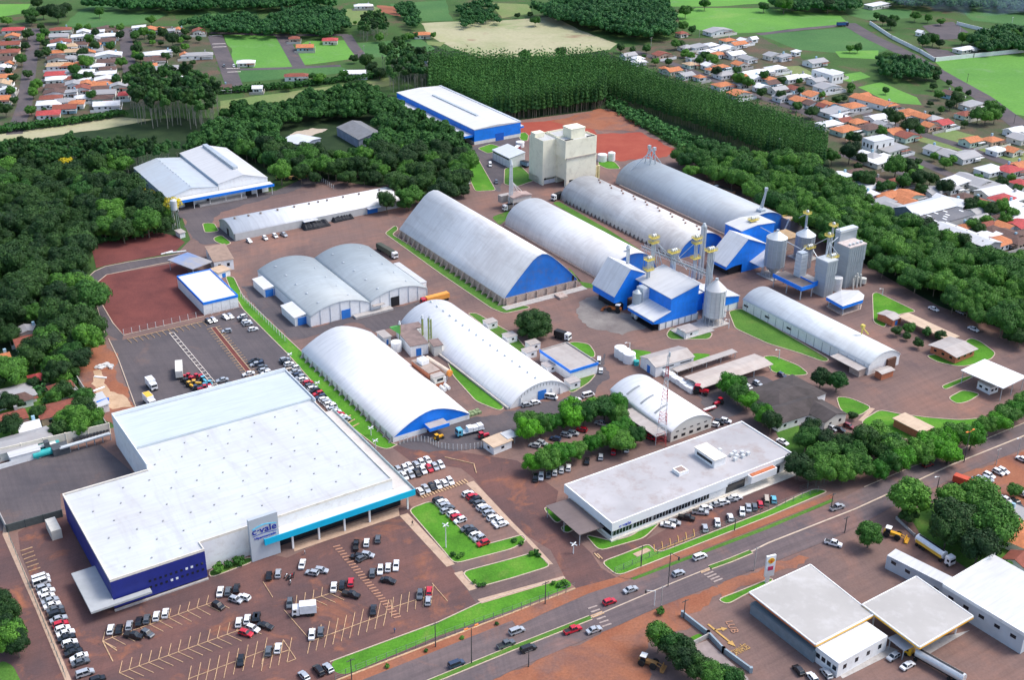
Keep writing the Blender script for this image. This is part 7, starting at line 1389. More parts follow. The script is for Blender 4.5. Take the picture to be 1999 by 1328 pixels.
# zone name, group, tile, default direction (pixels), entries (x, y, colour, kind[, dx, dy])
V1 = (15, -85); V2 = (85, -28)
CARS = [
 ('in the row by the side street', 'cars parked along the side street fence', '30', V2, [(318,540,'w','v'),(325,572,'w','v'),(340,612,'s','h'),(362,645,'w','d'),(370,683,'w','h'),(392,715,'s','d'),(408,750,'w','d'),(432,783,'g','d'),(442,820,'k','u'),(458,858,'s','d'),(472,898,'r','h'),(488,935,'w','h'),(513,968,'w','d'),(520,1005,'k','d'),(543,1045,'w','h'),(562,1082,'k','h'),(575,1117,'k','d'),(615,1155,'w','d'),(628,1195,'g','d'),(663,1280,'s','u'),(760,1328,'k','h')]),
 ('in the supermarket car park', 'cars in the supermarket car park', '30', V1, [(862,938,'w','h'),(928,938,'k','h'),(1007,908,'s','h'),(1082,877,'k','h'),(1143,858,'g','h'),(1218,835,'w','h'),(1288,812,'w','h'),(1040,988,'k','p',90,15),(1148,970,'g','h',70,35),(1715,643,'w','d'),(1776,642,'g','h'),(1842,618,'k','h'),(1835,707,'s','h',80,25),(1898,688,'w','h',85,28),(1700,753,'k','h',85,45),(1860,883,'w','h'),(1925,860,'w','h'),(1968,932,'w','h',80,30),(1913,968,'r','h',88,25),(1990,842,'k','h'),(1875,1183,'k','h')]),
 ('in the supermarket car park', 'cars in the supermarket car park', '31', (8, -85), [(100,520,'k','h'),(172,502,'s','h'),(360,428,'w','d',20,-85),(435,497,'s','h',80,15),(508,478,'s','h',80,10),(778,283,'k','p'),(860,262,'w','h'),(948,233,'g','h'),(785,370,'k','h',80,5),(828,382,'g','h',60,-30),(868,358,'s','h',75,12),(905,498,'g','h'),(967,475,'w','h'),(1028,455,'w','h'),(1090,440,'w','d'),(1028,557,'k','d',90,18),(605,608,'w','d'),(670,592,'k','h'),(737,572,'r','h'),(740,668,'k','p',110,25),(262,735,'g','h'),(912,787,'k','d'),(1275,667,'g','h'),(1347,640,'r','h'),(1340,715,'s','h'),(10,840,'k','h'),(72,912,'k','d',90,25),(435,975,'w','d'),(503,957,'g','h'),(97,1108,'g','h',12,-85),(170,1085,'w','h',15,-80),(487,1258,'k','u',-55,-70),(560,1238,'s','h',-55,-65),(372,1300,'s','h',-60,-65)]),
 ('on the highway', 'vehicles on the highway', '31', (100, -38), [(1560,1208,'n','u'),(1945,1055,'g','p'),(2030,950,'s','u')]),
 ('on the highway', 'vehicles on the highway', '32', (90, -32), [(125,1088,'k','u'),(757,722,'r','h'),(922,628,'s','d'),(470,942,'r','p'),(638,942,'s','d'),(1295,500,'s','h'),(1462,372,'w','u')]),
 ('on the highway', 'vehicles on the highway', '23', (80, -25), [(540,1307,'s','p'),(1440,940,'k','p'),(1245,975,'m','h')]),
 ('in front of the office', 'cars parked in front of the office', '32', (80, 12), [(1213,124,'w','d'),(1262,105,'s','h'),(1357,68,'k','p',105,20),(1465,25,'s','p',105,10),(1500,148,'s','h',-12,-60),(1597,103,'w','d',-8,-70),(1697,65,'w','h',-20,-65)]),
 ('in front of the office', 'cars parked in front of the office', '22', (85, -10), [(1510,1313,'w','h'),(1590,1285,'s','d'),(1645,1266,'w','h'),(1700,1247,'s','d'),(1742,1230,'w','h'),(1790,1342,'w','h',-8,-70),(1838,1308,'s','d',-8,-70),(1886,1302,'g','h',-8,-60),(1930,1283,'r','h',-12,-60),(1978,1252,'c','v',-8,-65),(2035,1245,'t','h',-10,-60)]),
 ('under the inner car park trees', 'cars under the inner car park trees', '22', (8, -75), [(180,1080,'k','h'),(225,1067,'w','h'),(283,1050,'g','h'),(332,1032,'w','h'),(384,1014,'w','h'),(437,998,'w','h'),(582,945,'k','h'),(690,912,'s','h'),(788,874,'r','h'),(890,852,'w','h'),(175,823,'s','h',80,18),(232,806,'s','h',60,20),(335,772,'n','h',60,15),(420,742,'s','h',75,15),(475,728,'s','h',75,15),(540,702,'r','h',60,10),(695,655,'s','p',95,25)]),
 ('around the small arched workshop', 'vehicles around the arched workshop', '22', (70, 15), [(1567,660,'w','h'),(1610,642,'k','h'),(1662,632,'w','h'),(1910,342,'s','h',70,35),(1840,372,'w','h',60,35),(675,165,'w','v',5,-60),(690,240,'w','h',3,-60),(498,470,'w','h',60,-20),(592,433,'w','v',60,-15),(455,490,'w','h'),(115,507,'s','h',60,-10),(180,490,'w','h',60,-15),(303,448,'w','v',60,10),(1080,765,'r','h',60,20),(108,275+1328,'g','h')][:-1]),
 ('in the row beside the long green strip', 'cars in the row beside the long green strip', '21', (80, -20), [(222,155,'s','h'),(230,172,'k','h'),(258,190,'w','h'),(300,222,'w','h'),(264,237,'c','h'),(306,250,'s','d'),(328,275,'n','h'),(345,292,'s','h'),(366,312,'w','h'),(405,336,'r','h'),(420,360,'g','h'),(442,380,'w','h'),(458,398,'k','h'),(485,420,'r','h'),(505,445,'n','h'),(528,466,'w','h'),(548,484,'s','h'),(570,502,'w','h'),(588,521,'w','h'),(600,542,'s','h'),(622,562,'w','h'),(648,583,'r','h'),(672,603,'w','h'),(696,620,'s','h')]),
 ('in the middle rows of the upper car park', 'cars in the upper car park', '21', (80, -18), [(15,165,'k','h'),(22,187,'n','h'),(52,213,'g','h'),(64,238,'s','h'),(80,258,'w','h'),(105,274,'t','h')]),
 ('in the middle rows of the upper car park', 'cars in the upper car park', '20', (75, -15), [(1730,315,'s','d'),(1770,353,'g','h'),(1935,266,'w','d'),(1972,170,'k','h'),(1987,192,'s','h')]),
 ('at the upper end of the upper car park', 'cars in the upper car park', '10', (70, 12), [(1625,1175,'g','h',60,35),(1662,1165,'s','h',50,30),(1755,1145,'w','h',60,35),(1793,1138,'s','h',50,35),(1885,1142,'w','h',70,-20),(1895,1162,'k','h',70,-15),(1918,1180,'w','h',75,-15),(1932,1197,'s','h',75,-15),(1972,1238,'w','h',75,-15),(1765,1253,'s','h',80,-8)]),
 ('below the vaulted warehouse', 'cars below the vaulted warehouse', '11', (45, 38), [(70,527,'w','h'),(148,510,'w','h'),(215,500,'s','p',50,30)]), ('below the vaulted warehouse', 'cars below the vaulted warehouse', '10', (45, 30), [(1940,550,'w','h')]),
 ('right of the supermarket canopy', 'cars right of the supermarket', '21', (50, 62), [(1110,1017,'s','h'),(1160,1005,'w','h'),(1195,987,'w','d'),(1245,972,'s','h'),(1290,960,'w','h'),(1337,940,'w','d'),(1155,1065,'w','h'),(1205,1050,'s','h'),(1253,1036,'k','d'),(1300,1018,'w','h'),(1348,1004,'r','h'),(1393,990,'s','h'),(1438,975,'w','h'),(1275,1180,'w','h'),(1322,1160,'s','d'),(1370,1147,'k','h'),(1415,1132,'w','h'),(1462,1115,'w','h'),(1510,1102,'w','h')]),
 ('between the lawn and the access road', 'cars between the lawn and the access road', '21', (80, -28), [(1650,1200,'w','h'),(1685,1222,'r','h'),(1708,1247,'k','h'),(1738,1273,'g','h'),(1762,1305,'w','h'),(1420,1248,'k','h'),(1450,1267,'w','h'),(1470,1292,'s','h'),(1500,1315,'g','h')]),
 ('between the lawn and the access road', 'cars between the lawn and the access road', '31', (80, -28), [(1785,-2,'s','h'),(1812,30,'s','h'),(1845,68,'w','h'),(1880,95,'w','h'),(1912,120,'w','d'),(1482,12,'s','h'),(1535,37,'w','h'),(1560,63,'r','h'),(1588,88,'w','h'),(1645,150,'g','d'),(1680,173,'k','h'),(1710,201,'w','h'),(1738,228,'s','h'),(1768,266,'r','h')]),
 ('near the gate and the right hand villages', 'cars at the right hand side', '23', (60, 30), [(115,797,'w','d'),(500,690,'s','h'),(560,702,'k','h',50,15),(630,672,'m','h',50,20),(110,277,'n','h')]),
 ('on the red soil car park at the right', 'cars on the red soil car park', '23', (60, 28), [(1612,1105,'g','h'),(1660,1090,'s','h'),(1722,1058,'w','h'),(1710,1087,'s','h'),(1795,1032,'w','h'),(1832,1022,'w','h'),(1975,930,'w','h'),(1528,1205,'w','h'),(1855,1247,'w','d',75,45),(1935,1275,'k','p',60,55),(1978,1203,'s','h')]),
 ('around the fuel station', 'cars around the fuel station', '33', (-45, -55), [(238,1255,'k','h'),(455,1282,'s','h'),(345,1312,'w','h'),(975,1152,'s','h',60,-35),(1088,1220,'w','d',70,-40),(510,267,'w','p',115,32)]),
 ('on the plant road by the tree belt', 'cars on the plant road', '13', (60, 25), [(1290,1080,'w','d'),(1600,1237,'w','d'),(1500,1105,'s','h'),(1690,1130,'g','h')]),
 ('in the upper left village streets', 'cars in the village streets', '00', (10, 50), [(1745,512,'g','h'),(1822,512,'w','h')]), ('near the mill', 'cars near the mill', '11', (10, 60), [(1870,90,'g','h'),(1655,95,'w','h')]), ('near the mill', 'cars near the mill', '01', (10, 60), [(1822,1285,'w','v')]),
]
rows = {}
for z, grp, tt, dr, L_ in CARS:
    for e in L_: rows.setdefault((z, e[2], KIND[e[3]][2]), []).append((TILES[tt][0] + e[0] / TILES[tt][2], tt, dr, e, grp))
SIDE = set()
for (z, c, kn), L_ in rows.items():
    L_.sort(key=lambda q: q[0])
    for i, (X_, tt, dr, e, grp) in enumerate(L_):
        d_ = (e[4], e[5]) if len(e) > 4 else dr; a = W(tt, e[0] - d_[0] * .3, e[1] - d_[1] * .3, .6); b = W(tt, e[0] + d_[0] * .3, e[1] + d_[1] * .3, .6); x, y = (a[0] + b[0]) / 2, (a[1] + b[1]) / 2
        cn = CC[c][1]
        lab = ('only %s %s %s' % (cn, kn, z)) if len(L_) == 1 else '%s %s %s from the left %s' % (ordn(i + 1), cn, kn, z)
        put_car(lab, x, y, math.atan2(b[1] - a[1], b[0] - a[0]) + (math.pi if (i * 7 + len(z)) % 5 == 0 else 0), e[3], c, grp)
# ---- lorries
def wheels(t, xs, w_=1.1, r=.5):
    m = MB(); m.tube((0, -.16, r), (0, .16, r), r, 12); me = m.mesh('wheel', TYRE)
    for x in xs:
        for s_ in (-1, 1): ob('wheel', me, t, (x, s_ * w_, 0))
def cab(t, x, col, h=2.9, L=1.9, bonnet=0.0):
    m = MB(); m.extr([(x, .6), (x + L, .6), (x + L, 1.5), (x + L - .25, h), (x, h)], -1.15, 1.15); m.build('cab', col, t); part(t, 'windscreen', GLASS, (x + L - .12, -1.0, 1.62, x + L + .02, 1.0, 2.4)); part(t, 'side_window', GLASS, (x + .7, -1.17, 1.6, x + 1.5, -1.14, 2.35)); part(t, 'side_window', GLASS, (x + .7, 1.14, 1.6, x + 1.5, 1.17, 2.35))
    if bonnet: m = MB(); m.extr([(x + L, .55), (x + L + bonnet, .55), (x + L + bonnet, 1.35), (x + L, 1.6)], -.85, .85); m.build('bonnet', col, t)
def lorry(label, tt, a, b, kind, cabc='w', L=8.0, boxm=None, name='lorry', cat='truck', top=None):
    p = W(tt, *a, 1.2); q = W(tt, *b, 1.2); t = thing(name, label, cat, ((p[0] + q[0]) / 2, (p[1] + q[1]) / 2, .16), math.atan2(q[1] - p[1], q[0] - p[0])); l = L / 2
    part(t, 'chassis', DARK, (-l, -.5, .6, l - .3, .5, .95))
    if kind in ('box', 'trailer'):
        x1 = l if kind == 'trailer' else l - 2.3; part(t, 'box', boxm or WRAP, (-l, -1.25, 1.0, x1, 1.25, 3.5))
        if top: part(t, 'box_top', top, (-l + .2, -1.1, 3.505, x1 - .2, 1.1, 3.6))
        if kind == 'box': cab(t, l - 2.2, PM[cabc], 2.7)
        wheels(t, [-l + 1, -l + 2.1] + ([l - 1] if kind == 'box' else [l - 1.5]))
    if kind == 'tank':
        m = MB(); m.tube((-l, 0, 2.1), (l - 3.2, 0, 2.1), 1.2, 20); m.build('tank', boxm or WRAP, t, smooth=False); part(t, 'walkway', DARK, (-l + .5, -.3, 3.28, l - 3.6, .3, 3.38)); cab(t, l - 2.2, PM[cabc], 3.0); wheels(t, [-l + .9, -l + 2.1, -l + 3.3, l - 3.6, l - 1.0])
        if top: part(t, 'side_panel', top, (-l + .4, -1.3, 1.3, l - 3.4, -1.0, 2.2))
    if kind == 'grain':
        part(t, 'box', boxm, (-l, -1.25, 1.0, l - 2.6, 1.25, 2.9)); part(t, 'load', top or DARK, (-l + .12, -1.13, 2.905, l - 2.72, 1.13, 3.1)); cab(t, l - 2.2, PM[cabc], 3.0); wheels(t, [-l + .9, -l + 2.1, -l + 3.3, l - 3.8, l - 1.0])
    if kind == 'flat':
        part(t, 'bed', boxm or STEEL, (-l, -1.2, 1.0, l - 2.4, 1.2, 1.2)); cab(t, l - 2.2, PM[cabc], 2.8); wheels(t, [-l + 1, -l + 2.1, l - 1])
        if top: part(t, 'load', top, *[(-l + .3 + i * 1.9, -1.1, 1.205, -l + 2.0 + i * 1.9, 1.1, 2.6 - .3 * (i % 2)) for i in range(int((L - 3) / 1.9))][:1]); [part(t, 'load', top, (-l + .3 + i * 1.9, -1.1, 1.205, -l + 2.0 + i * 1.9, 1.1, 2.7 - .3 * (i % 2))) for i in range(1, int((L - 3) / 1.9))]
    return t
lorry('white box lorry turning in the supermarket car park', '31', (450, 785), (290, 800), 'box', 'w', 6.6)
lorry('tall pale trailer box parked beside the market stalls', '20', (1395, 195), (1398, 300), 'trailer', L=9, boxm=plain('trailer_cream', (.62, .60, .55)))
lorry('white box van lorry in the upper car park', '20', (1150, 320), (1215, 390), 'box', 'w', 6)
lorry('white lorry with yellow box top behind the supermarket', '20', (1130, 445), (1205, 520), 'box', 'w', 6.5, top=plain('box_yellow', (.75, .45, .05)))
lorry('tractor lorry with red cab and long orange load by the twin warehouses', '11', (1475, 985), (1300, 1030), 'grain', 'r', 13, plain('load_orange', (.75, .32, .06)), top=plain('load_orange', (.75, .32, .06)))
lorry('turquoise cabbed flatbed lorry loaded with white sacks', '21', (1750, 685), (1570, 730), 'flat', 't', 10, top=WRAP)
lorry('dark grain lorry parked behind the twin warehouses', '11', (945, 590), (1100, 680), 'grain', 'w', 15, plain('olive_dark', (.06, .07, .05)), top=plain('olive_dark', (.06, .07, .05)))
lorry('white lorry at the far end of the third hall', '12', (390, 190), (310, 222), 'grain', 'w', 8, DARK)
lorry('white lorry below the loading hopper', 'C', (260, 1180), (95, 1215), 'grain', 'w', 9, STONE)
lorry('small dark lorry at the end of the round tree yard', '12', (340, 1275), (450, 1310), 'grain', 'w', 7, DARK)
lorry('brown open lorry between the fourth hall and the trees', '12', (1720, 190), (1575, 140), 'grain', 'w', 13, plain('load_brown', (.2, .12, .08)))
lorry('white tanker lorry with yellow top by the dark trees at the right', '33', (1205, 270), (1400, 400), 'tank', 'w', 13, WRAP, top=plain('box_yellow', (.75, .45, .05)))
lorry('silver and yellow tanker lorry at the fuel station', '33', (1480, 1320), (1110, 1110), 'tank', 'y', 16, plain('tank_silver', (.6, .62, .63), .3, .08, 1, .3), top=plain('tank_yellow', (.85, .50, .03)))
lorry('dark red lorry with pale load beside the glazed annex', 'C', (330, 400), (100, 560), 'grain', 'm', 14, plain('lorry_maroon', (.18, .02, .03)), top=WALLW)
lorry('blue lorry standing on the far crossroads', '03', (545, 192), (620, 188), 'grain', 'n', 10, plain('lorry_blue', (.02, .10, .28)))
lorry('red open lorry beside the bright green tree on red soil', '23', (1500, 1105), (1615, 1145), 'grain', 'w', 9, plain('lorry_red', (.5, .07, .03)), top=plain('lorry_red', (.5, .07, .03)))
lorry('grey bulk lorry boxes beside the glazed annex', 'C', (400, 650), (210, 590), 'grain', 'g', 12, plain('lorry_blue_grey', (.18, .26, .38)))
# tractors, loader, machines
def tractor(label, tt, px, py, rz, col, k=1.0, bucket=False, name='tractor'):
    x, y = W(tt, px, py); t = thing(name, label, 'tractor' if name == 'tractor' else 'loader', (x, y, .16), rz)
    m = MB(); m.extr([(-.4 * k, .7 * k), (2.2 * k, .7 * k), (2.2 * k, 1.4 * k), (-.4 * k, 1.55 * k)], -.5 * k, .5 * k); m.build('bonnet', col, t); part(t, 'cab', GLASS, (-1.5 * k, -.7 * k, 1.0 * k, -.3 * k, .7 * k, 2.4 * k)); part(t, 'cab_roof', WALLW if bucket else col, (-1.65 * k, -.8 * k, 2.41 * k, -.2 * k, .8 * k, 2.55 * k)); part(t, 'rear_body', col, (-2.0 * k, -.6 * k, .6 * k, -1.51 * k, .6 * k, 1.5 * k))
    for xx, r in ((-1.1 * k, .8 * k), (1.6 * k, .55 * k if not bucket else .8 * k)):
        m = MB(); m.tube((0, -.22, 0), (0, .22, 0), r, 14); me = m.mesh('wheel', TYRE)
        for s_ in (-1, 1): ob('wheel', me, t, (xx, s_ * .95 * k, r))
    if bucket: m = MB(); m.extr([(3.4 * k, .1), (4.2 * k, .1), (4.3 * k, .3), (3.6 * k, .4), (3.5 * k, 1.2), (3.35 * k, 1.2)], -1.3 * k, 1.3 * k); m.build('bucket', col, t); m = MB(); m.tube((1.5 * k, -.5 * k, 1.4 * k), (3.5 * k, -.5 * k, .8 * k), .12, 6); m.build('arm', col, t); m = MB(); m.tube((1.5 * k, .5 * k, 1.4 * k), (3.5 * k, .5 * k, .8 * k), .12, 6); m.build('arm', col, t)
OR = plain('machine_orange', (.55, .16, .04), .5, .15, 1); YE = plain('machine_yellow', (.75, .38, .02), .5, .12, 1)
tractor('rusty orange loader beside the dark spill in front of the blue block', 'A', 290, 975, R(160), OR, 1.3, True, 'loader')
tractor('yellow wheel loader behind the small round roadside tree', '33', 960, 215, R(-30), YE, 1.15, True, 'loader')
tractor('dusty yellow loader on the red soil by the row of dark trees', '32', 1050, 1215, R(-25), plain('machine_dull', (.35, .18, .06)), 1.1, True, 'loader')
for i, (px, py) in enumerate(((195, 72), (260, 75))): tractor(('left' if i == 0 else 'right') + ' sand coloured loader behind the gabled warehouses', '11', px, py, R(20), plain('machine_sand', (.55, .33, .12)), 1.3, True, 'loader')
tractor('small red tractor behind the gabled warehouses', '11', 403, 55, R(200), PM['r'], 1.0)
tractor('red tractor between two arched halls near the guard house', '21', 1770, 765, R(30), PM['r'], .9)
tractor('yellow forklift in front of the blue gable', '21', 1420, 775, R(40), YE, .8)
rr = random.Random(9)
for i, (px, py, c) in enumerate(((1455, 300, 'r'), (1490, 320, 'r'), (1545, 300, 'r'), (1590, 330, 't'), (1530, 355, 'y'), (1620, 360, 't'), (1485, 370, 'y'), (1540, 390, 'n'), (1580, 395, 'r'), (1620, 395, 'r'), (1655, 400, 'w'), (1445, 335, 'k'))):
    tractor('%s tractor number %s from the left of the colourful machines behind the supermarket' % (CC[c][1], ordn(i + 1)) if 0 else '%s farm machine, %s of the colourful group behind the supermarket' % (CC[c][1], ordn(i + 1)), '20', px, py, rr.uniform(0, 6.28), PM[c], .8)
tractor('red implement with grey roof beside the wrapped pallets', '22', 1465, 420, R(-20), PM['r'], 1.3)
tractor('small red sprayer with long white boom by the workshop', '22', 1605, 505, R(-140), PM['r'], .9)
x, y = W('22', 1535, 550); t = thing('boom_trailer', 'red framed trailer with white boom behind the workshop', 'trailer', (x, y), R(32)); part(t, 'frame', PM['r'], (-2.8, -.5, .6, 2.8, .5, .8)); part(t, 'boom', WALLW, (-2.5, -.4, .81, 2.5, .4, 1.2)); wheels(t, [-.5, .6], .7, .4)
# motorcycles and people
def moto(label, tt, px, py, rz, col, group):
    x, y = W(tt, px, py); t = thing('motorcycle', label, 'motorcycle', (x, y, .16), rz, group); m = MB(); m.tube((-.6, 0, .55), (.5, 0, .75), .14, 6); m.tube((.5, 0, .75), (.68, 0, .3), .05, 5); m.build('frame', col, t); part(t, 'seat', DARK, (-.6, -.13, .68, .05, .13, .8)); m = MB(); m.tube((.45, -.35, 1.0), (.45, .35, 1.0), .03, 5); m.build('handlebar', DARK, t)
    for xx in (-.65, .68): m = MB(); m.tube((xx, -.06, .3), (xx, .06, .3), .3, 12); m.build('wheel', TYRE, t)
for i, (px, py) in enumerate(((235, 530), (250, 545), (265, 540), (280, 532), (295, 522), (268, 580))): moto('%s motorcycle from the left in the motorcycle corner of the car park' % ordn(i + 1), '31', px, py, 1.2 + i * .1, PM['wksrk w'.replace(' ', '')[i]], 'motorcycles in the car park')
for i in range(9): moto('%s motorcycle from the left under the narrow grey shelter' % ordn(i + 1), '22', 1300 + i * 42, 248 - i * 14, 2.1, PM['ksrkwkrks'[i]], 'motorcycles under the shelter')
SKIN = plain('skin', (.42, .25, .17), .7, .05, 3)
def person(label, tt, px, py, rz, shirt, trousers, stride=.18):
    x, y = W(tt, px, py); J = [(0, 0, .95), (0, 0, 1.2), (0, 0, 1.42), (0, 0, 1.53), (0, 0, 1.68), (0, .19, 1.40), (.05, .26, 1.14), (.12, .25, .9), (0, -.19, 1.40), (-.05, -.26, 1.14), (.05, -.25, .9), (0, .1, .92), (stride, .11, .5), (stride * .9, .11, .08), (stride + .16, .11, .04), (0, -.1, .92), (-stride * .5, -.11, .5), (-stride * 1.4, -.11, .1), (-stride * 1.2 + .12, -.11, .04)]
    E_ = [(0, 1), (1, 2), (2, 3), (3, 4), (2, 5), (5, 6), (6, 7), (2, 8), (8, 9), (9, 10), (0, 11), (11, 12), (12, 13), (13, 14), (0, 15), (15, 16), (16, 17), (17, 18)]
    Rr = [.15, .14, .15, .06, .11, .07, .05, .035, .07, .05, .035, .1, .07, .05, .045, .1, .07, .05, .045]
    me = bpy.data.meshes.new('person'); me.from_pydata(J, E_, []); o = bpy.data.objects.new('tmp', me); COL.objects.link(o); sk = o.modifiers.new('s', 'SKIN')
    for i, v in enumerate(me.skin_vertices[0].data): v.radius = (Rr[i], Rr[i]); v.use_root = i == 0
    ss = o.modifiers.new('b', 'SUBSURF'); ss.levels = 1; ss.render_levels = 1
    mm = bpy.data.meshes.new_from_object(o.evaluated_get(bpy.context.evaluated_depsgraph_get())); bpy.data.objects.remove(o)
    mm.materials.clear()
    for q in (SKIN, shirt, trousers): mm.materials.append(q)
    for p in mm.polygons: z = p.center.z; p.material_index = 0 if (z > 1.47 or (abs(p.center.y) > .21 and z < 1.12)) else (1 if z > .95 else 2)
    t = ob('person', mm, None, (x, y, .16), rz); tag(t, label, 'person'); m = MB(); m.cyl(-.01, 0, 1.7, 1.82, .105, .06, n=10); m.build('hair', DARK, t)
person('person in blue shirt walking alone near the lower lawn edge', '31', 1078, 965, 1.2, plain('shirt_blue', (.12, .2, .45)), plain('jeans', (.04, .06, .12)))
person('person in pale clothes walking behind the white car', '31', 380, 355, .4, plain('shirt_white', (.7, .7, .7)), plain('trousers_grey', (.2, .2, .22)))
person('person in dark clothes on the beige footpath by the lawn', '31', 1217, 128, -.9, plain('shirt_dark', (.03, .03, .04)), plain('trousers_dark', (.03, .03, .04)))
person('person in yellow shirt standing at the office entrance', 'F', 1272, 322, 2.4, plain('shirt_yellow', (.7, .6, .1)), plain('trousers_dark', (.03, .03, .04)))
# ------------------------------------------------------------ trees
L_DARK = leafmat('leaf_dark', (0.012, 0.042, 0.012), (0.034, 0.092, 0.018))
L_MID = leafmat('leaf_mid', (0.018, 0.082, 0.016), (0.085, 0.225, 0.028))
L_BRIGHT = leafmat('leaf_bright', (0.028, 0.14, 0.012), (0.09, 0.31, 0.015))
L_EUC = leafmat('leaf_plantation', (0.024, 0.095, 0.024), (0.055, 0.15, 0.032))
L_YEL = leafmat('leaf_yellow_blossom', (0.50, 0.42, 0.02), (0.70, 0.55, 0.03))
def crown(seed, rx, rz, n, leaf, lobes=9, conical=False, solid=True, ball=False):
    """foliage: leaf clumps scattered over and between uneven lobes; returns vertex and face arrays"""
    rg = np.random.default_rng(seed); C = []; Rd = []
    if conical:
        for i in range(lobes): f = i / (lobes - 1); r = rx * (1 - f) ** .7 * .62 + .25; C.append((rg.normal(0, rx * .12), rg.normal(0, rx * .12), rz * (f * 1.7 - .8))); Rd.append(max(.5, r))
    elif ball:
        C.append((0, 0, 0)); Rd.append(min(rx, rz) * .86)
        for i in range(34): v_ = rg.normal(size=3); v_ /= np.linalg.norm(v_); v_[2] = abs(v_[2]) if v_[2] < -.6 else v_[2]; C.append((v_[0] * rx * .72, v_[1] * rx * .72, v_[2] * rz * .72)); Rd.append(rx * rg.uniform(.2, .31))
    else:
        C.append((0, 0, 0)); Rd.append(min(rx, rz) * .78)
        for i in range(lobes):
            a = 2 * np.pi * (i + rg.uniform(-.3, .3)) / lobes; e = rg.uniform(-.35, .85); k = rg.uniform(.5, .82)
            C.append((rx * k * np.cos(a) * np.cos(e), rx * k * np.sin(a) * np.cos(e), rz * k * np.sin(e))); Rd.append(min(rx, rz) * rg.uniform(.30, .55))
    C = np.array(C); Rd = np.array(Rd)
    w_ = Rd ** 2 / (Rd ** 2).sum(); idx = rg.choice(len(C), n * 2, p=w_)
    d = rg.normal(size=(n * 2, 3)); d /= np.linalg.norm(d, axis=1)[:, None]; d[:, 2] = np.where(d[:, 2] < -.5, -d[:, 2], d[:, 2])
    P = C[idx] + d * Rd[idx][:, None] * rg.uniform(.86, 1.08, (n * 2, 1))
    dist = np.linalg.norm(P[:, None] - C[None], axis=2) / Rd[None]; keep = (dist.min(1) > .84); P = P[keep][:n]; d = d[keep][:n]
    N = d + rg.normal(0, .38, d.shape); N /= np.linalg.norm(N, axis=1)[:, None]
    a = np.cross(N, rg.normal(size=N.shape)); a /= np.linalg.norm(a, axis=1)[:, None]; b = np.cross(N, a)
    s_ = leaf * rg.uniform(.6, 1.25, (len(P), 1)); s2 = s_ * rg.uniform(.5, .9, (len(P), 1))
    V = np.stack([P - a * s_, P - b * s2, P + a * s_, P + b * s2], 1).reshape(-1, 3); F = np.arange(len(V)).reshape(-1, 4)
    if solid:      # the inner mass of twigs and shaded leaves
        t_ = np.linspace(0, np.pi, 6); p_ = np.linspace(0, 2 * np.pi, 9)[:-1]; vs = []; fs = []
        for c, r in zip(C, Rd):
            o = len(V) + sum(len(x) for x in vs); g = np.array([[c[0] + r * .76 * np.sin(t) * np.cos(p), c[1] + r * .76 * np.sin(t) * np.sin(p), c[2] + r * .76 * np.cos(t)] for t in t_ for p in p_]); vs.append(g)
            for i in range(5):
                for j in range(8): fs.append((o + i * 8 + j, o + (i + 1) * 8 + j, o + (i + 1) * 8 + (j + 1) % 8, o + i * 8 + (j + 1) % 8))
        V = np.vstack([V] + vs); F = np.vstack([F, np.array(fs)])
    return V, F
def npmesh(name, V, F, mat):
    me = bpy.data.meshes.new(name); me.vertices.add(len(V)); me.vertices.foreach_set('co', V.astype(np.float32).ravel())
    me.loops.add(F.size); me.loops.foreach_set('vertex_index', F.astype(np.int32).ravel()); me.polygons.add(len(F)); me.polygons.foreach_set('loop_start', np.arange(0, F.size, 4, dtype=np.int32)); me.polygons.foreach_set('loop_total', np.full(len(F), 4, dtype=np.int32))
    me.materials.append(mat); me.update(calc_edges=True); return me
def trunkmesh(h, r, sp, mat, seed=0, limbs=5):
    m = MB(); rg = random.Random(seed); m.tube((0, 0, -.2), (rg.uniform(-.2, .2), rg.uniform(-.2, .2), h), r, 7, r2=r * .6)
    for i in range(limbs): a = i * 6.28 / max(1, limbs) + rg.random(); m.tube((0, 0, h * .75), (sp * math.cos(a), sp * math.sin(a), h + sp * .7), r * .45, 5, r2=r * .2)
    return m.mesh('trunk', mat)
PROTO = {}
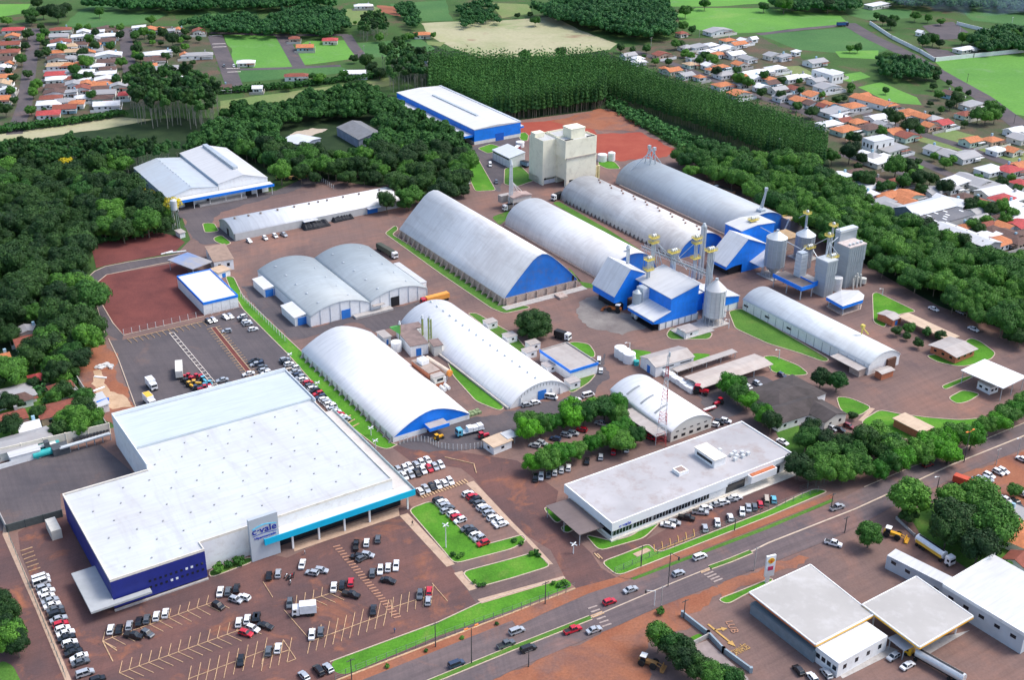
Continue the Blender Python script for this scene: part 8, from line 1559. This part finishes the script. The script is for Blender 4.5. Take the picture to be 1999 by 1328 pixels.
def protos(kind):
    if kind in PROTO: return PROTO[kind]
    out = []
    spec = {'broad': dict(rx=4.9, rz=4.4, zc=5.6, n=2400, leaf=.27, mats=(L_DARK, L_MID), th=3.6), 'belt': dict(rx=6.4, rz=4.9, zc=6.6, n=3200, leaf=.28, mats=(L_MID,), th=4), 'bright': dict(rx=4.5, rz=4.0, zc=4.5, n=2200, leaf=.25, mats=(L_BRIGHT, L_MID), th=2.8),
            'garden': dict(rx=2.9, rz=2.7, zc=3.0, n=850, leaf=.24, mats=(L_MID, L_DARK), th=1.8), 'shrub': dict(rx=1.3, rz=1.0, zc=.9, n=90, leaf=.26, mats=(L_MID,), th=.3), 'round': dict(rx=3.6, rz=3.2, zc=4.2, n=2600, leaf=.2, mats=(L_DARK, L_MID), th=2.0),
            'big': dict(rx=7.6, rz=5.6, zc=5.0, n=6500, leaf=.28, mats=(L_DARK,), th=3), 'yellow': dict(rx=3.6, rz=2.6, zc=8.0, n=800, leaf=.28, mats=(L_YEL,), th=6), 'pine': dict(rx=1.8, rz=6.2, zc=10.8, n=520, leaf=.30, mats=(L_EUC,), th=7, con=True), 'euc': dict(rx=2.6, rz=5.4, zc=13.5, n=800, leaf=.30, mats=(L_EUC, L_DARK), th=9)}[kind]
    for s_ in range(4 if kind in ('broad', 'belt', 'bright') else 3):
        for mt in spec['mats']:
            V, F = crown(s_ * 13 + len(kind), spec['rx'], spec['rz'], spec['n'], spec['leaf'], 13 if not spec.get('con') else 6, bool(spec.get('con')), kind != 'yellow', kind in ('round', 'big'))
            V = V + np.array([0, 0, spec['zc']]); out.append((npmesh('crown', V, F, mt), trunkmesh(spec['th'], .28 if kind not in ('pine', 'euc', 'garden') else .16, spec['rx'] * .45, PALETRUNK if kind in ('euc', 'yellow') else TRUNK, s_, 5 if kind != 'pine' else 0)))
    PROTO[kind] = out; return out
rt = random.Random(21)
NM = {'broad': 'broadleaf_tree', 'belt': 'broadleaf_tree', 'bright': 'broadleaf_tree', 'garden': 'garden_tree', 'shrub': 'shrub', 'round': 'round_tree', 'big': 'round_tree', 'yellow': 'blossom_tree', 'pine': 'plantation_tree', 'euc': 'eucalyptus_tree'}
def tree(kind, x, y, label, group=None, s=1.0, which=None, nm=None):
    P = protos(kind); c, tk = P[rt.randrange(len(P)) if which is None else which % len(P)]
    t = ob(nm or NM[kind], None, None, (x, y, 0), rt.uniform(0, 6.28)); t.empty_display_size = .5; tag(t, label, 'shrub' if kind == 'shrub' else 'tree', group); t.scale = (s * rt.uniform(.93, 1.08), s * rt.uniform(.93, 1.08), s * rt.uniform(.9, 1.12))
    ob('crown', c, t)
    if kind != 'shrub': ob('trunk', tk, t)
    return t
# footprints to keep clear
FOOT = []
for o in list(COL.objects):
    if o.parent or o.get('kind') or o.name.split('.')[0] in ('wire_fence', 'boundary_wall', 'conveyor_bridge', 'camera', 'sun'): continue
    xs = []; ys = []
    for ch in ([o] if o.data and hasattr(o.data, 'vertices') else []) + list(o.children):
        if ch.type != 'MESH': continue
        bb = ch.bound_box; ox, oy = (0, 0) if ch is o else (ch.location.x, ch.location.y)
        xs += [b[0] + ox for b in bb]; ys += [b[1] + oy for b in bb]
    if xs and max(max(xs) - min(xs), max(ys) - min(ys)) > 4: FOOT.append((o.location.x, o.location.y, o.rotation_euler.z, min(xs), max(xs), min(ys), max(ys)))
def clear(x, y, mg):
    for fx, fy, rz, x0, x1, y0, y1 in FOOT:
        dx, dy = x - fx, y - fy
        if abs(dx) > 110 or abs(dy) > 110: continue
        lx = dx * math.cos(rz) + dy * math.sin(rz); ly = -dx * math.sin(rz) + dy * math.cos(rz)
        if x0 - mg < lx < x1 + mg and y0 - mg < ly < y1 + mg: return False
    return True
STREETS = SPOLY
def fill(poly, sp, z, t='P', mg=3.0, seed=1, jit=.38, avoid=True, inframe=True):
    """jittered spots over the ground under a crown outline drawn at height z"""
    Q = PW(poly, t, z); rg = random.Random(seed); xs = [p[0] for p in Q]; ys = [p[1] for p in Q]; out = []; j = 0; y = min(ys)
    while y < max(ys):
        x = min(xs) + (sp / 2 if j % 2 else 0)
        while x < max(xs):
            a = x + rg.uniform(-jit, jit) * sp; b = y + rg.uniform(-jit, jit) * sp
            if inpoly(a, b, Q) and (not avoid or clear(a, b, mg)): out.append((a, b))
            x += sp
        y += sp * .87; j += 1
    return out
def onpave(x, y): return any(inpoly(x, y, q) for q in STREETS)
# left forest
for x, y in fill([(-40, 310), (60, 312), (235, 318), (250, 370), (322, 405), (338, 436), (300, 441), (180, 458), (168, 475), (168, 512), (156, 540), (188, 590), (190, 640), (175, 690), (120, 712), (60, 650), (-40, 640)], 7.0, 6.5, mg=2.5, seed=2): tree('broad', x, y, 'dark broadleaf tree in the dense forest at the left edge', 'trees of the left forest', rt.uniform(.7, 1.5), 2 * rt.randrange(4) + (rt.random() < .2), 'forest_tree')
for x, y in fill([(-40, 640), (60, 650), (125, 715), (140, 720), (100, 735), (60, 760), (-40, 770)], 8.5, 5, mg=2, seed=3): tree('broad', x, y, 'dark tree at the lower fringe of the left forest', 'trees at the fringe of the left forest', rt.uniform(.7, .95))
# middle forest: the nearest trees one by one, the rest follows as one mass
MIDF = [(x, y) for x, y in fill([(435, 215), (540, 200), (690, 168), (765, 188), (830, 205), (880, 250), (915, 300), (918, 350), (890, 380), (790, 392), (735, 385), (740, 352), (775, 345), (640, 338), (545, 345), (525, 320), (460, 280), (400, 280), (355, 290), (370, 262), (425, 245)], 7.8, 6.5, mg=1.5, seed=4) if not inpoly(x, y, PW([(540, 292), (570, 250), (640, 240), (740, 240), (755, 280), (700, 312), (600, 312), (560, 305)]))]
MIDF.sort(key=lambda p: p[1])
for x, y in MIDF[:110]: tree('broad', x, y, 'broadleaf tree at the near side of the forest above the vaulted warehouse', 'near trees of the middle forest', rt.uniform(.7, 1.35), 2 * rt.randrange(4) + (rt.random() < .35))
# belt
for x, y in fill([(1312, 300), (1370, 285), (1480, 300), (1600, 325), (1690, 385), (1760, 432), (1850, 478), (1930, 500), (2060, 540), (2060, 660), (1960, 635), (1850, 585), (1740, 525), (1640, 470), (1560, 432), (1480, 385), (1400, 345), (1330, 322)], 8.6, 7, mg=1.5, seed=5): tree('belt', x, y, 'rounded green tree in the belt along the right plant road', 'trees of the right belt', rt.uniform(.72, 1.25), nm='belt_tree')
# plantation: the front rows one by one, the rest as one mass
PLA = [(838, 96), (1010, 100), (1150, 95), (1185, 100), (1185, 154), (1174, 166), (1000, 187), (900, 187), (835, 158)]
PLB = [(1185, 100), (1215, 105), (1300, 140), (1450, 182), (1620, 245), (1614, 293), (1500, 266), (1400, 228), (1290, 190), (1185, 156)]
pA = fill(PLA, 2.15, 15, mg=1, seed=6, jit=.28); pB = fill(PLB, 2.15, 12.5, mg=1, seed=6, jit=.28)
fr = PW([(835, 158), (900, 187), (1000, 187), (1174, 166), (1185, 154)], 'P', 15) + PW([(1185, 156), (1290, 190), (1400, 228), (1500, 266), (1614, 293)], 'P', 12.5)
def dline(x, y):
    b = 1e9
    for (a, c), (d, e) in zip(fr, fr[1:]):
        l2 = (d - a) ** 2 + (e - c) ** 2; k = max(0, min(1, ((x - a) * (d - a) + (y - c) * (e - c)) / l2)); b = min(b, math.hypot(x - a - k * (d - a), y - c - k * (e - c)))
    return b
fA = [p for p in pA if dline(*p) < 3.0]; fB = [p for p in pB if dline(*p) < 3.0]
for x, y in fA[:130]: tree('pine', x, y, 'slender tree in the front row of the left block of the plantation', 'front row of the left plantation block', rt.uniform(.88, 1.1))
for x, y in fB[:150]: tree('pine', x, y, 'slender tree in the front row of the right arm of the plantation', 'front row of the right plantation arm', rt.uniform(.66, .9))
def mass(name, label, cat, pts, kind, s0, s1, nsub, mat, group=None, base=None):
    """one object: a closed wood whose trees nobody could count"""
    rg = np.random.default_rng(len(pts)); vv = []; ff = []; o = 0
    spec = {'pine': (1.5, 5.4, 11.0, .40, 5, True), 'broad': (4.6, 3.7, 5.8, .55, 8, False), 'scrub': (2.0, 1.4, 1.2, .5, 4, False)}[kind]
    lib = [crown(90 + i, spec[0], spec[1], nsub, spec[3], spec[4], spec[5], kind == 'broad') for i in range(5)]
    for x, y in pts:
        V, F = lib[rg.integers(5)]; a = rg.uniform(0, 6.28); s_ = rg.uniform(s0, s1); c, d = math.cos(a) * s_, math.sin(a) * s_
        W_ = np.empty_like(V); W_[:, 0] = V[:, 0] * c - V[:, 1] * d + x; W_[:, 1] = V[:, 0] * d + V[:, 1] * c + y; W_[:, 2] = (V[:, 2] + spec[2]) * s_ * rg.uniform(.92, 1.06)
        vv.append(W_); ff.append(F + o); o += len(V)
    me = npmesh(name, np.vstack(vv), np.vstack(ff), mat); ob_ = ob(name, me); tag(ob_, label, cat, group); ob_['kind'] = 'stuff'; return ob_
def massmat(name, c0, c1, sc_=.28):
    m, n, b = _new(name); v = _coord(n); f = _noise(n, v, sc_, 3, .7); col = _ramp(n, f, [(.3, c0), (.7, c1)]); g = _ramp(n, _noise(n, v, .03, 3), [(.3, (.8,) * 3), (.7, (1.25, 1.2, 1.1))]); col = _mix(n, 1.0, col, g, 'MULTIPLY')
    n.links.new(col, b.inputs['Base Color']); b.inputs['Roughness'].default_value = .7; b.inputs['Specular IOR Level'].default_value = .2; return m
for lab, pp, ff, s0, s1 in (('dense green plantation block of slender trees behind the blue warehouse', pA, fA[130:], .82, 1.1), ('long arm of the dense green plantation running towards the right village', pB, fB[150:], .62, .9)):
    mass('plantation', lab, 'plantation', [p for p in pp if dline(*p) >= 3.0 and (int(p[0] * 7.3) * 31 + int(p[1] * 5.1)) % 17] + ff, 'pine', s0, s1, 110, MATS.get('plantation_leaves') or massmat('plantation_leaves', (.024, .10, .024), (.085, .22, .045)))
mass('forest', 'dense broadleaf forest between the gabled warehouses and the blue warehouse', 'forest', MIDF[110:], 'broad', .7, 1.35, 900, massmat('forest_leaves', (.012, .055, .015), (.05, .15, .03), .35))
# eucalyptus rows
for x, y in fill([(-30, 288), (130, 272), (270, 250), (425, 238), (440, 255), (428, 285), (300, 300), (240, 305), (-30, 312)], 4.4, 12, mg=2, seed=7)[:130]: tree('euc', x, y, 'slender eucalyptus in the row above the left forest', 'eucalyptus row above the left forest', rt.uniform(.75, .95))
for x, y in fill([(245, 150), (300, 138), (380, 140), (430, 165), (425, 205), (330, 200), (250, 195)], 6.6, 16, mg=0, seed=8, avoid=False): tree('euc', x, y, 'tall pale trunked eucalyptus in the grove by the left village', 'eucalyptus grove by the left village', rt.uniform(1.05, 1.25))
for x, y in fill([(745, 100), (800, 95), (830, 110), (830, 150), (760, 150)], 6, 11, mg=0, seed=9): tree('euc', x, y, 'tall eucalyptus at the left corner of the plantation', 'eucalyptus at the plantation corner', rt.uniform(.8, 1.05))
for x, y in fill([(700, 38), (735, 30), (758, 40), (756, 58), (702, 60)], 4.5, 8, mg=0, seed=10): tree('euc', x, y, 'dark tree in the small square copse by the sports field', 'copse by the sports field', rt.uniform(.65, .8))
# hedges
def hedge(label, pts, w_, h):
    P = PW(pts); rg = random.Random(5); sp = []
    for (a, b), (c, d) in zip(P, P[1:]):
        L = math.hypot(c - a, d - b); n = int(L / 2.2)
        for i in range(n):
            for k in (-.5, .5): sp.append((a + (c - a) * i / n + rg.uniform(-.6, .6), b + (d - b) * i / n + k * w_ + rg.uniform(-.5, .5)))
    o = mass('hedge', label, 'hedge', sp, 'scrub', h * .8, h * 1.1, 60, MATS.get('hedge_leaves') or massmat('hedge_leaves', (.012, .06, .014), (.04, .14, .025))); del o['kind']; return o
hedge('long dark hedge below the left village', [(-30, 262), (60, 252), (130, 243), (245, 225)], 3.0, 1.7)
hedge('long dark hedge below the empty plots', [(430, 182), (560, 172), (680, 158), (755, 148)], 3.0, 1.5)
# far woods
WM = massmat('far_wood_leaves', (.010, .055, .018), (.04, .14, .035), .15)
for i, (lab, poly, s0, s1) in enumerate((('dark wood along the upper left horizon', [(150, 0), (280, -12), (330, -15), (600, -18), (660, 2), (500, 6), (330, 10), (200, 4)], .9, 1.4), ('bushy wood above the empty plots', [(335, 35), (480, 22), (500, 40), (560, 12), (650, 8), (672, 25), (680, 45), (640, 58), (500, 56), (420, 50)], .8, 1.2),
        ('dark tall wood right of the pale stubble field', [(1040, 12), (1090, 2), (1180, -6), (1290, -2), (1320, 40), (1310, 62), (1250, 66), (1150, 42), (1060, 24)], 1.1, 1.6), ('wood between the green strips at the top centre', [(775, 5), (800, -8), (820, 40), (800, 42)], .8, 1.1), ('wood at the top centre near the stubble', [(890, 0), (960, -10), (978, 30), (900, 38)], .6, .9),
        ('row of trees at the top beyond the right fields', [(1500, -5), (1640, -8), (1700, 2), (1640, 12), (1520, 8)], .9, 1.3), ('dark wood at the upper right corner', [(1700, -12), (2060, -14), (2060, 12), (1880, 4), (1700, 2)], .9, 1.3), ('trees round the substation lawn', [(1900, 62), (1960, 50), (2060, 55), (2060, 88), (1930, 88), (1870, 75)], .9, 1.3), ('clump of dark trees in the rough land by the diagonal road', [(1718, 105), (1745, 95), (1790, 118), (1830, 130), (1828, 142), (1770, 140), (1722, 138)], .8, 1.2))):
    mass('far_wood', lab, 'wood', fill(poly, 7.5, 8, mg=3, seed=30 + i), 'broad', s0, s1, 130, WM)
# scrub under the plantation edge and rough land
mass('scrub', 'low bushes along the foot of the plantation beside the red soil plot', 'bushes', fill([(1180, 185), (1250, 220), (1330, 262), (1420, 290), (1480, 310), (1400, 318), (1330, 290), (1260, 250), (1185, 210)], 3.6, 1, mg=1, seed=50), 'scrub', .9, 1.9, 70, massmat('scrub_leaves', (.025, .10, .03), (.07, .20, .05)))
mass('scrub', 'green bushes in the gardens left of the supermarket', 'bushes', fill([(60, 735), (130, 725), (205, 835), (100, 860), (60, 820)], 3.8, 1, mg=.5, seed=51), 'scrub', .7, 1.5, 70, MATS['scrub_leaves'])
mass('scrub', 'bushes at the edge of the red gravel and left forest', 'bushes', fill([(180, 470), (300, 448), (340, 452), (300, 456), (190, 478)], 3, 1, mg=.5, seed=52), 'scrub', .8, 1.4, 60, MATS['scrub_leaves'])
# single trees: (tile, x, y of the crown centre, radius m, kind, label)
SG = [('12', 165, 1195, 7.8, 'big', 'large round tree alone in the yard left of the blue block'), ('11', 1015, 235, 5.4, 'broad', 'left dark tree at the right end of the vaulted warehouse'), ('11', 1190, 190, 7.0, 'broad', 'right dark tree at the right end of the vaulted warehouse'),
 ('33', 790, 190, 4.2, 'round', 'small round tree beside the yellow wheel loader'), ('23', 415, 290, 4.0, 'round', 'left of two round trees by the long warehouse end'), ('23', 545, 320, 3.9, 'round', 'right of two round trees by the long warehouse end'), ('23', 660, 590, 1.8, 'garden', 'small round bush by the cream gable'),
 ('13', 1100, 1225, 2.8, 'garden', 'left bush below the long sandy canopy'), ('13', 1240, 1260, 2.2, 'garden', 'middle bush below the long sandy canopy'), ('13', 1345, 1280, 2.6, 'garden', 'right bush below the long sandy canopy'), ('13', 1080, 1290, 1.8, 'garden', 'pale small bush below the long sandy canopy'), ('13', 1005, 1245, 2.4, 'garden', 'dark low bush beside the brick hut'), ('23', 1175, 25, 2.2, 'garden', 'small bright bush near the gatehouse'),
 ('23', 1105, 1210, 6.5, 'round', 'dark round tree at the highway below the pale lamp'), ('23', 1670, 1230, 6.8, 'bright', 'bright topped tree beside the red lorry'), ('23', 1440, 1260, 5.5, 'bright', 'yellowish tree between red lorry and dark tree'), ('23', 1930, 1165, 2.6, 'garden', 'thin tree on the red soil car park'),
 ('33', 1480, 60, 7.5, 'broad', 'dark tree at the upper left of the lower right grove'), ('33', 1620, 110, 6.5, 'bright', 'greener tree in the lower right grove'), ('33', 1760, 130, 7.5, 'broad', 'dark tree at the right of the lower right grove'), ('33', 1650, 260, 6.5, 'broad', 'shaded tree at the bottom of the lower right grove'), ('33', 1400, 170, 6, 'broad', 'dark tree at the left of the lower right grove'), ('33', 1100, 40, 3, 'broad', 'low dark shrub tree above the pale wall'), ('33', 1660, -20, 6, 'bright', 'bright tree at the top of the lower right grove'), ('33', 1830, 450, 3, 'garden', 'light green bush near the brick tile hut'),
 ('32', 1145, 990, 4.6, 'broad', 'first dark tree of the row beside the retaining wall'), ('32', 1230, 1050, 4.2, 'broad', 'second dark tree of the row beside the retaining wall'), ('32', 1290, 1120, 4.4, 'broad', 'third dark tree of the row beside the retaining wall'), ('32', 1390, 1180, 4.4, 'broad', 'fourth dark tree of the row beside the retaining wall'), ('32', 1490, 1240, 4.4, 'broad', 'fifth dark tree of the row beside the retaining wall'), ('32', 1590, 1300, 4.4, 'broad', 'sixth dark tree of the row beside the retaining wall'), ('32', 1700, 1330, 4.0, 'bright', 'seventh and brighter tree of the row beside the retaining wall'), ('32', 1330, 1060, 3.4, 'broad', 'smaller dark tree by the white garden wall'), ('32', 1155, 798, 1.3, 'shrub', 'low shrub at the foot of the crossing pole'),
 ('30', 95, 950, 4.2, 'broad', 'upper dark tree left of the side street'), ('30', 130, 1050, 3.8, 'broad', 'middle tree left of the side street'), ('30', 30, 800, 4.4, 'broad', 'dark tree at the left edge beside the side street'), ('30', 60, 1000, 4.5, 'broad', 'shaded tree behind the middle tree of the side street'), ('30', 15, 690, 2.8, 'garden', 'small tree at the left edge above the side street'), ('30', 10, 930, 4, 'broad', 'dark tree at the very left by the side street'),
 ('10', 1130, 185, 4.6, 'yellow', 'tree with yellow blossom in front of the gabled warehouse wall'), ('10', 1345, 265, 4.6, 'yellow', 'leaning yellow blossom tree above the water tower'), ('10', 1010, 165, 3.6, 'yellow', 'small yellow blossom crown at the forest edge'), ('00', 520, 1275, 4.0, 'yellow', 'yellow blossom tree inside the left forest'), ('00', 1620, 1020, 3.0, 'yellow', 'yellow tinged tree at the end of the eucalyptus row'), ('10', 320, 400, 2.0, 'yellow', 'faint yellow crown in the left forest'), ('01', 120, 905, 2.0, 'yellow', 'yellow flowering crown in the middle forest'), ('01', 1215, 920, 1.6, 'yellow', 'little yellow crown near the blue warehouse'),
 ('10', 1200, 230, 6.0, 'broad', 'big dark tree hiding the gabled warehouse corner'), ('10', 1060, 250, 5.5, 'broad', 'dark tree left of the yellow blossom trees'), ('10', 1290, 380, 4.5, 'broad', 'dark tree beside the water tower'),
 ('12', 650, 420, 0.1, 'shrub', '')][:-1]
for tt, px, py, r, kind, lab in SG:
    base = {'big': 7.6, 'broad': 5.4, 'bright': 4.9, 'garden': 3.1, 'shrub': 1.3, 'round': 3.6, 'yellow': 3.6}[kind]; zc = {'big': 5, 'broad': 6.2, 'bright': 5.0, 'garden': 3.4, 'shrub': .9, 'round': 4.2, 'yellow': 8}[kind]; s_ = r / base
    x, y = W(tt, px, py, zc * s_); tree(kind, x, y, lab, None, s_)
def row(label, tt, pts, kind, r, group):
    base = {'broad': 5.4, 'bright': 4.9, 'garden': 3.1, 'shrub': 1.3}[kind]; zc = {'broad': 6.2, 'bright': 5.0, 'garden': 3.4, 'shrub': .9}[kind]
    for i, (px, py) in enumerate(pts):
        py += 38 if 'dense group' in label else 0
        s_ = r / base * rt.uniform(.8, 1.15); x, y = W(tt, px, py, zc * s_); tree(kind, x, y, '%s %s' % (ordn(i + 1), label), group, s_, i)
row('tree from the left in the upper row of the inner car park', '22', [(130, 700), (220, 660), (310, 640), (390, 620), (470, 610), (560, 560), (640, 530), (720, 520), (815, 500), (820, 570), (470, 540), (100, 640)], 'bright', 4.6, 'upper tree row of the inner car park')
row('tree from the left in the lower row of the inner car park', '22', [(160, 960), (270, 940), (390, 890), (500, 860), (620, 810), (690, 790), (760, 750), (860, 780), (860, 680), (960, 740), (340, 880)], 'bright', 4.3, 'lower tree row of the inner car park')
row('bright tree from the top beside the beige carport', '22', [(1700, 350), (1760, 420), (1830, 460), (1930, 560), (1960, 600), (1740, 330)], 'bright', 4.2, 'bright trees beside the carport')
row('tree of the dense group between office and brown roofs', '23', [(330, 650), (300, 730), (420, 720), (520, 780), (620, 760), (430, 820), (540, 880), (660, 850), (760, 740), (860, 700), (820, 800), (940, 740), (900, 830), (600, 960), (330, 960), (690, 930), (30, 590), (980, 800), (240, 930), (430, 960)], 'broad', 4.9, 'tree group between office and brown roofs')
row('highway side tree counted from the left', '23', [(860, 1010), (960, 940), (1040, 920), (1190, 850), (1260, 820), (1340, 790), (1420, 870), (1480, 730), (1590, 760), (1700, 660), (1790, 640), (1860, 590), (1930, 540), (1985, 480), (1400, 770), (1210, 900)], 'bright', 4.8, 'trees along the highway')
row('small palm like shrub from the left at the navy wall lawn', '30', [(1700, 465), (1780, 430), (1860, 400)], 'shrub', 1.6, 'shrubs before the supermarket wall')
row('dark shrub on the lawns by the access road', '31', [(1530, 352), (1580, 365), (1605, 350), (1700, 565), (1735, 590), (1770, 585)], 'shrub', .9, 'shrubs on the small lawns')
row('dark shrub of the lawn by the crossing', '32', [(150, 345), (185, 335), (205, 355), (320, 575), (365, 590), (400, 560), (420, 590), (70, 262), (15, 240)], 'shrub', 1.0, 'shrubs near the crossing')
row('tiny bush on the red verge from the left', '31', [(1022, 1225), (1322, 1100), (1603, 1000), (1873, 890)], 'shrub', .7, 'tiny bushes on the verge')
# gardens and villages
VT = {'00': [(210,265,5),(195,350,4),(160,460,5),(350,250,5),(355,330,4),(480,370,5),(360,400,4),(690,300,5),(740,360,5),(640,400,5),(670,470,6),(580,540,5),(600,600,4),(690,590,4),(860,360,4),(935,210,4),(935,270,4),(940,480,5),(900,620,4),(710,740,4),(280,660,5),(255,720,4),(215,570,4),(100,600,4),(40,850,5),(240,850,4),(1050,270,5),(1120,250,5),(1180,290,4),(1270,260,5),(1340,300,6),(1060,380,5),(1060,430,4),(1370,390,4),(1290,440,4),(1440,240,4),(1570,240,3),(770,90,5),(230,110,7),(330,80,7),(440,90,9),(500,60,7),(240,150,5),(50,150,5),(290,20,6),(1175,150,5),(1090,440,4),(1050,520,4),(740,250,4),(660,230,3),(870,220,3),(300,420,4),(315,300,4),(120,380,3),(80,700,4),(1000,120,0)][:-1] ,
      '01': [(250,660,4),(490,600,5),(680,570,4),(850,480,6),(900,520,5),(960,560,5),(880,440,4),(760,450,4),(1240,270,3),(1380,270,3),(1290,390,4),(1230,540,6),(1200,450,5),(440,590,3),(770,175,2),(710,165,3),(960,290,4),(1100,300,4),(1150,290,4),(1190,275,4),(760,660,5)],
      '02': [(845,370,4),(935,385,3),(1045,375,4),(1270,335,5),(1310,340,4),(1350,75,7),(1220,480,3),(1500,430,5),(1560,450,6),(1590,545,5),(1460,460,4),(1760,610,6),(1840,640,5),(1750,545,4),(1960,590,4),(1390,430,4),(1330,200,5),(1400,230,4),(40,115,3),(140,110,3),(180,155,5),(1340,420,3),(1940,720,4),(380,400,5),(95,430,5),(215,460,3),(510,20,5),(1500,25,6),(1960,40,6),(1240,200,4)],
      '03': [(110,620,4),(100,735,4),(350,860,5),(540,770,4),(490,800,3),(930,880,4),(1000,920,6),(1110,970,6),(1180,1010,4),(890,1020,4),(640,1060,4),(690,1080,4),(640,1180,7),(730,1230,4),(1290,670,3),(1330,730,4),(1480,760,6),(1420,810,4),(1350,850,3),(1490,690,3),(1560,725,2.5),(1310,600,3),(1410,645,2.5),(1700,900,6),(1640,890,6),(1740,830,6),(1770,900,5),(1790,850,5),(920,440,6),(940,500,6),(1000,520,5),(1060,480,6),(1150,530,6),(1240,560,6),(1300,560,5),(1010,450,5),(640,370,4),(700,370,4),(1290,300,6),(1210,320,6),(1250,280,5),(1340,330,4),(900,150,5),(960,180,5),(980,150,5),(1150,120,5),(1250,140,4),(1350,160,4),(1520,290,6),(1580,300,6),(1650,300,6),(1720,330,6),(1790,340,6),(1880,360,4),(1780,240,6),(1860,260,6),(1940,280,6),(1650,350,5),(850,120,4),(130,30,8),(200,30,6),(470,40,7),(440,20,6),(1300,1215,3),(1380,1260,4),(1440,1240,3),(330,1250,7),(1000,1290,7),(1080,1300,6),(90,1290,6),(500,1220,5),(60,1200,4),(260,700,3),(230,810,3),(420,740,3),(590,760,3)],
      '13': [(730,40,6),(780,60,6),(430,20,5),(1060,90,5),(1180,60,6),(1140,30,5),(890,125,4),(950,120,4),(1380,110,6),(1270,50,5),(1200,140,4),(1600,250,5),(1680,270,5),(1740,290,5),(1820,290,5),(1900,330,4),(1700,380,4),(1850,380,4),(1580,280,4),(1220,440,7),(1250,520,7),(1350,540,6),(1420,560,6),(1500,560,6),(1650,440,4),(1600,420,4),(1950,690,6),(1990,800,6),(1960,900,6),(1760,690,5),(1850,720,5),(800,110,3),(1830,80,4),(1900,60,3),(1950,140,3),(1640,50,3),(1170,500,5),(1970,1290,5),(1890,1295,3),(1280,650,5),(1100,620,5)],
      'K': [(75,230,5),(440,300,5),(500,360,6),(600,420,6),(280,430,6),(200,460,5),(90,540,7),(30,500,6),(430,600,4),(520,590,4),(560,720,4),(470,760,4),(80,820,5),(330,900,3.5),(90,1020,4.5),(670,940,5),(760,900,4),(820,960,4),(500,1050,3.5),(620,1040,3),(730,760,4),(720,830,4),(640,480,4),(270,60,5),(390,200,5),(290,650,3),(640,560,3),(840,1010,3),(700,1030,4),(560,960,4),(350,440,4),(780,1010,3)]}
VZ = {'00': 'upper left village', '01': 'land around the empty plots', '02': 'village beyond the plantation', '03': 'villages at the upper right', '13': 'village right of the tree belt', 'K': 'gardens left of the supermarket'}
for tt, L_ in VT.items():
    for px, py, r in L_:
        zc = r * 1.0; x, y = W(tt, px, py, zc); k = 'garden' if r < 4.5 else 'broad'; s_ = r * .92 / (3.1 if k == 'garden' else 5.4)
        tree(k, x, y, 'round dark green tree standing in the ' + VZ[tt], 'trees in the ' + VZ[tt], s_)
n_ = 0
for zone, poly, sp in (('upper left village', [(-20, 60), (100, 50), (330, 60), (400, 80), (400, 180), (250, 205), (60, 225), (-20, 235)], 17), ('village beyond the plantation', [(1230, 110), (1400, 90), (1600, 140), (1900, 225), (1990, 300), (1990, 400), (1760, 330), (1640, 250), (1450, 170)], 26), ('village right of the tree belt', [(1640, 320), (1760, 330), (1990, 400), (1990, 500), (1880, 470), (1740, 415), (1640, 360)], 20)):
    for x, y in fill(poly, sp, 2, mg=2.2, seed=61, jit=.45):
        if not onpave(x, y): tree('garden', x, y, 'small garden tree between the houses of the ' + zone, 'garden trees of the ' + zone, rt.uniform(.6, 1.1))
# smoke from the far field fire
m, n, b = _new('smoke'); n.nodes.remove(b); vo = n.nodes.new('ShaderNodeVolumePrincipled'); vo.inputs['Color'].default_value = (.55, .75, 1, 1); tcn = _coord(n, 1, None, 'Object')
f = _noise(n, tcn, .035, 5, .6, .5); mr = n.nodes.new('ShaderNodeMapRange'); mr.inputs['From Min'].default_value = .48; mr.inputs['From Max'].default_value = .72; mr.inputs['To Max'].default_value = .010; n.links.new(f, mr.inputs['Value']); n.links.new(mr.outputs[0], vo.inputs['Density']); n.links.new(vo.outputs[0], n.nodes['Material Output'].inputs['Volume'])
x, y = W('03', 1560, 150); sm = MB(); sm.v = []; 
import itertools
for i in range(9):
    for j in range(12): a = j * math.pi / 6; r = (1 - abs(i / 8 - .5) ** 2 * 3.8); sm.v.append((r * 75 * math.cos(a) * (1 + .1 * math.sin(3 * a)), r * 45 * math.sin(a), 3 + i * 4.2))
for i in range(8):
    for j in range(12): sm.f.append((i * 12 + j, i * 12 + (j + 1) % 12, (i + 1) * 12 + (j + 1) % 12, (i + 1) * 12 + j)); sm.m.append(0)
sm.f += [tuple(range(11, -1, -1)), tuple(range(96, 108))]; sm.m += [0, 0]
o = sm.build('smoke', m, None, (x, y, 0)); o['label'] = 'thin blue smoke drifting over the far fields at the upper right'; o['category'] = 'smoke'; o['kind'] = 'stuff'
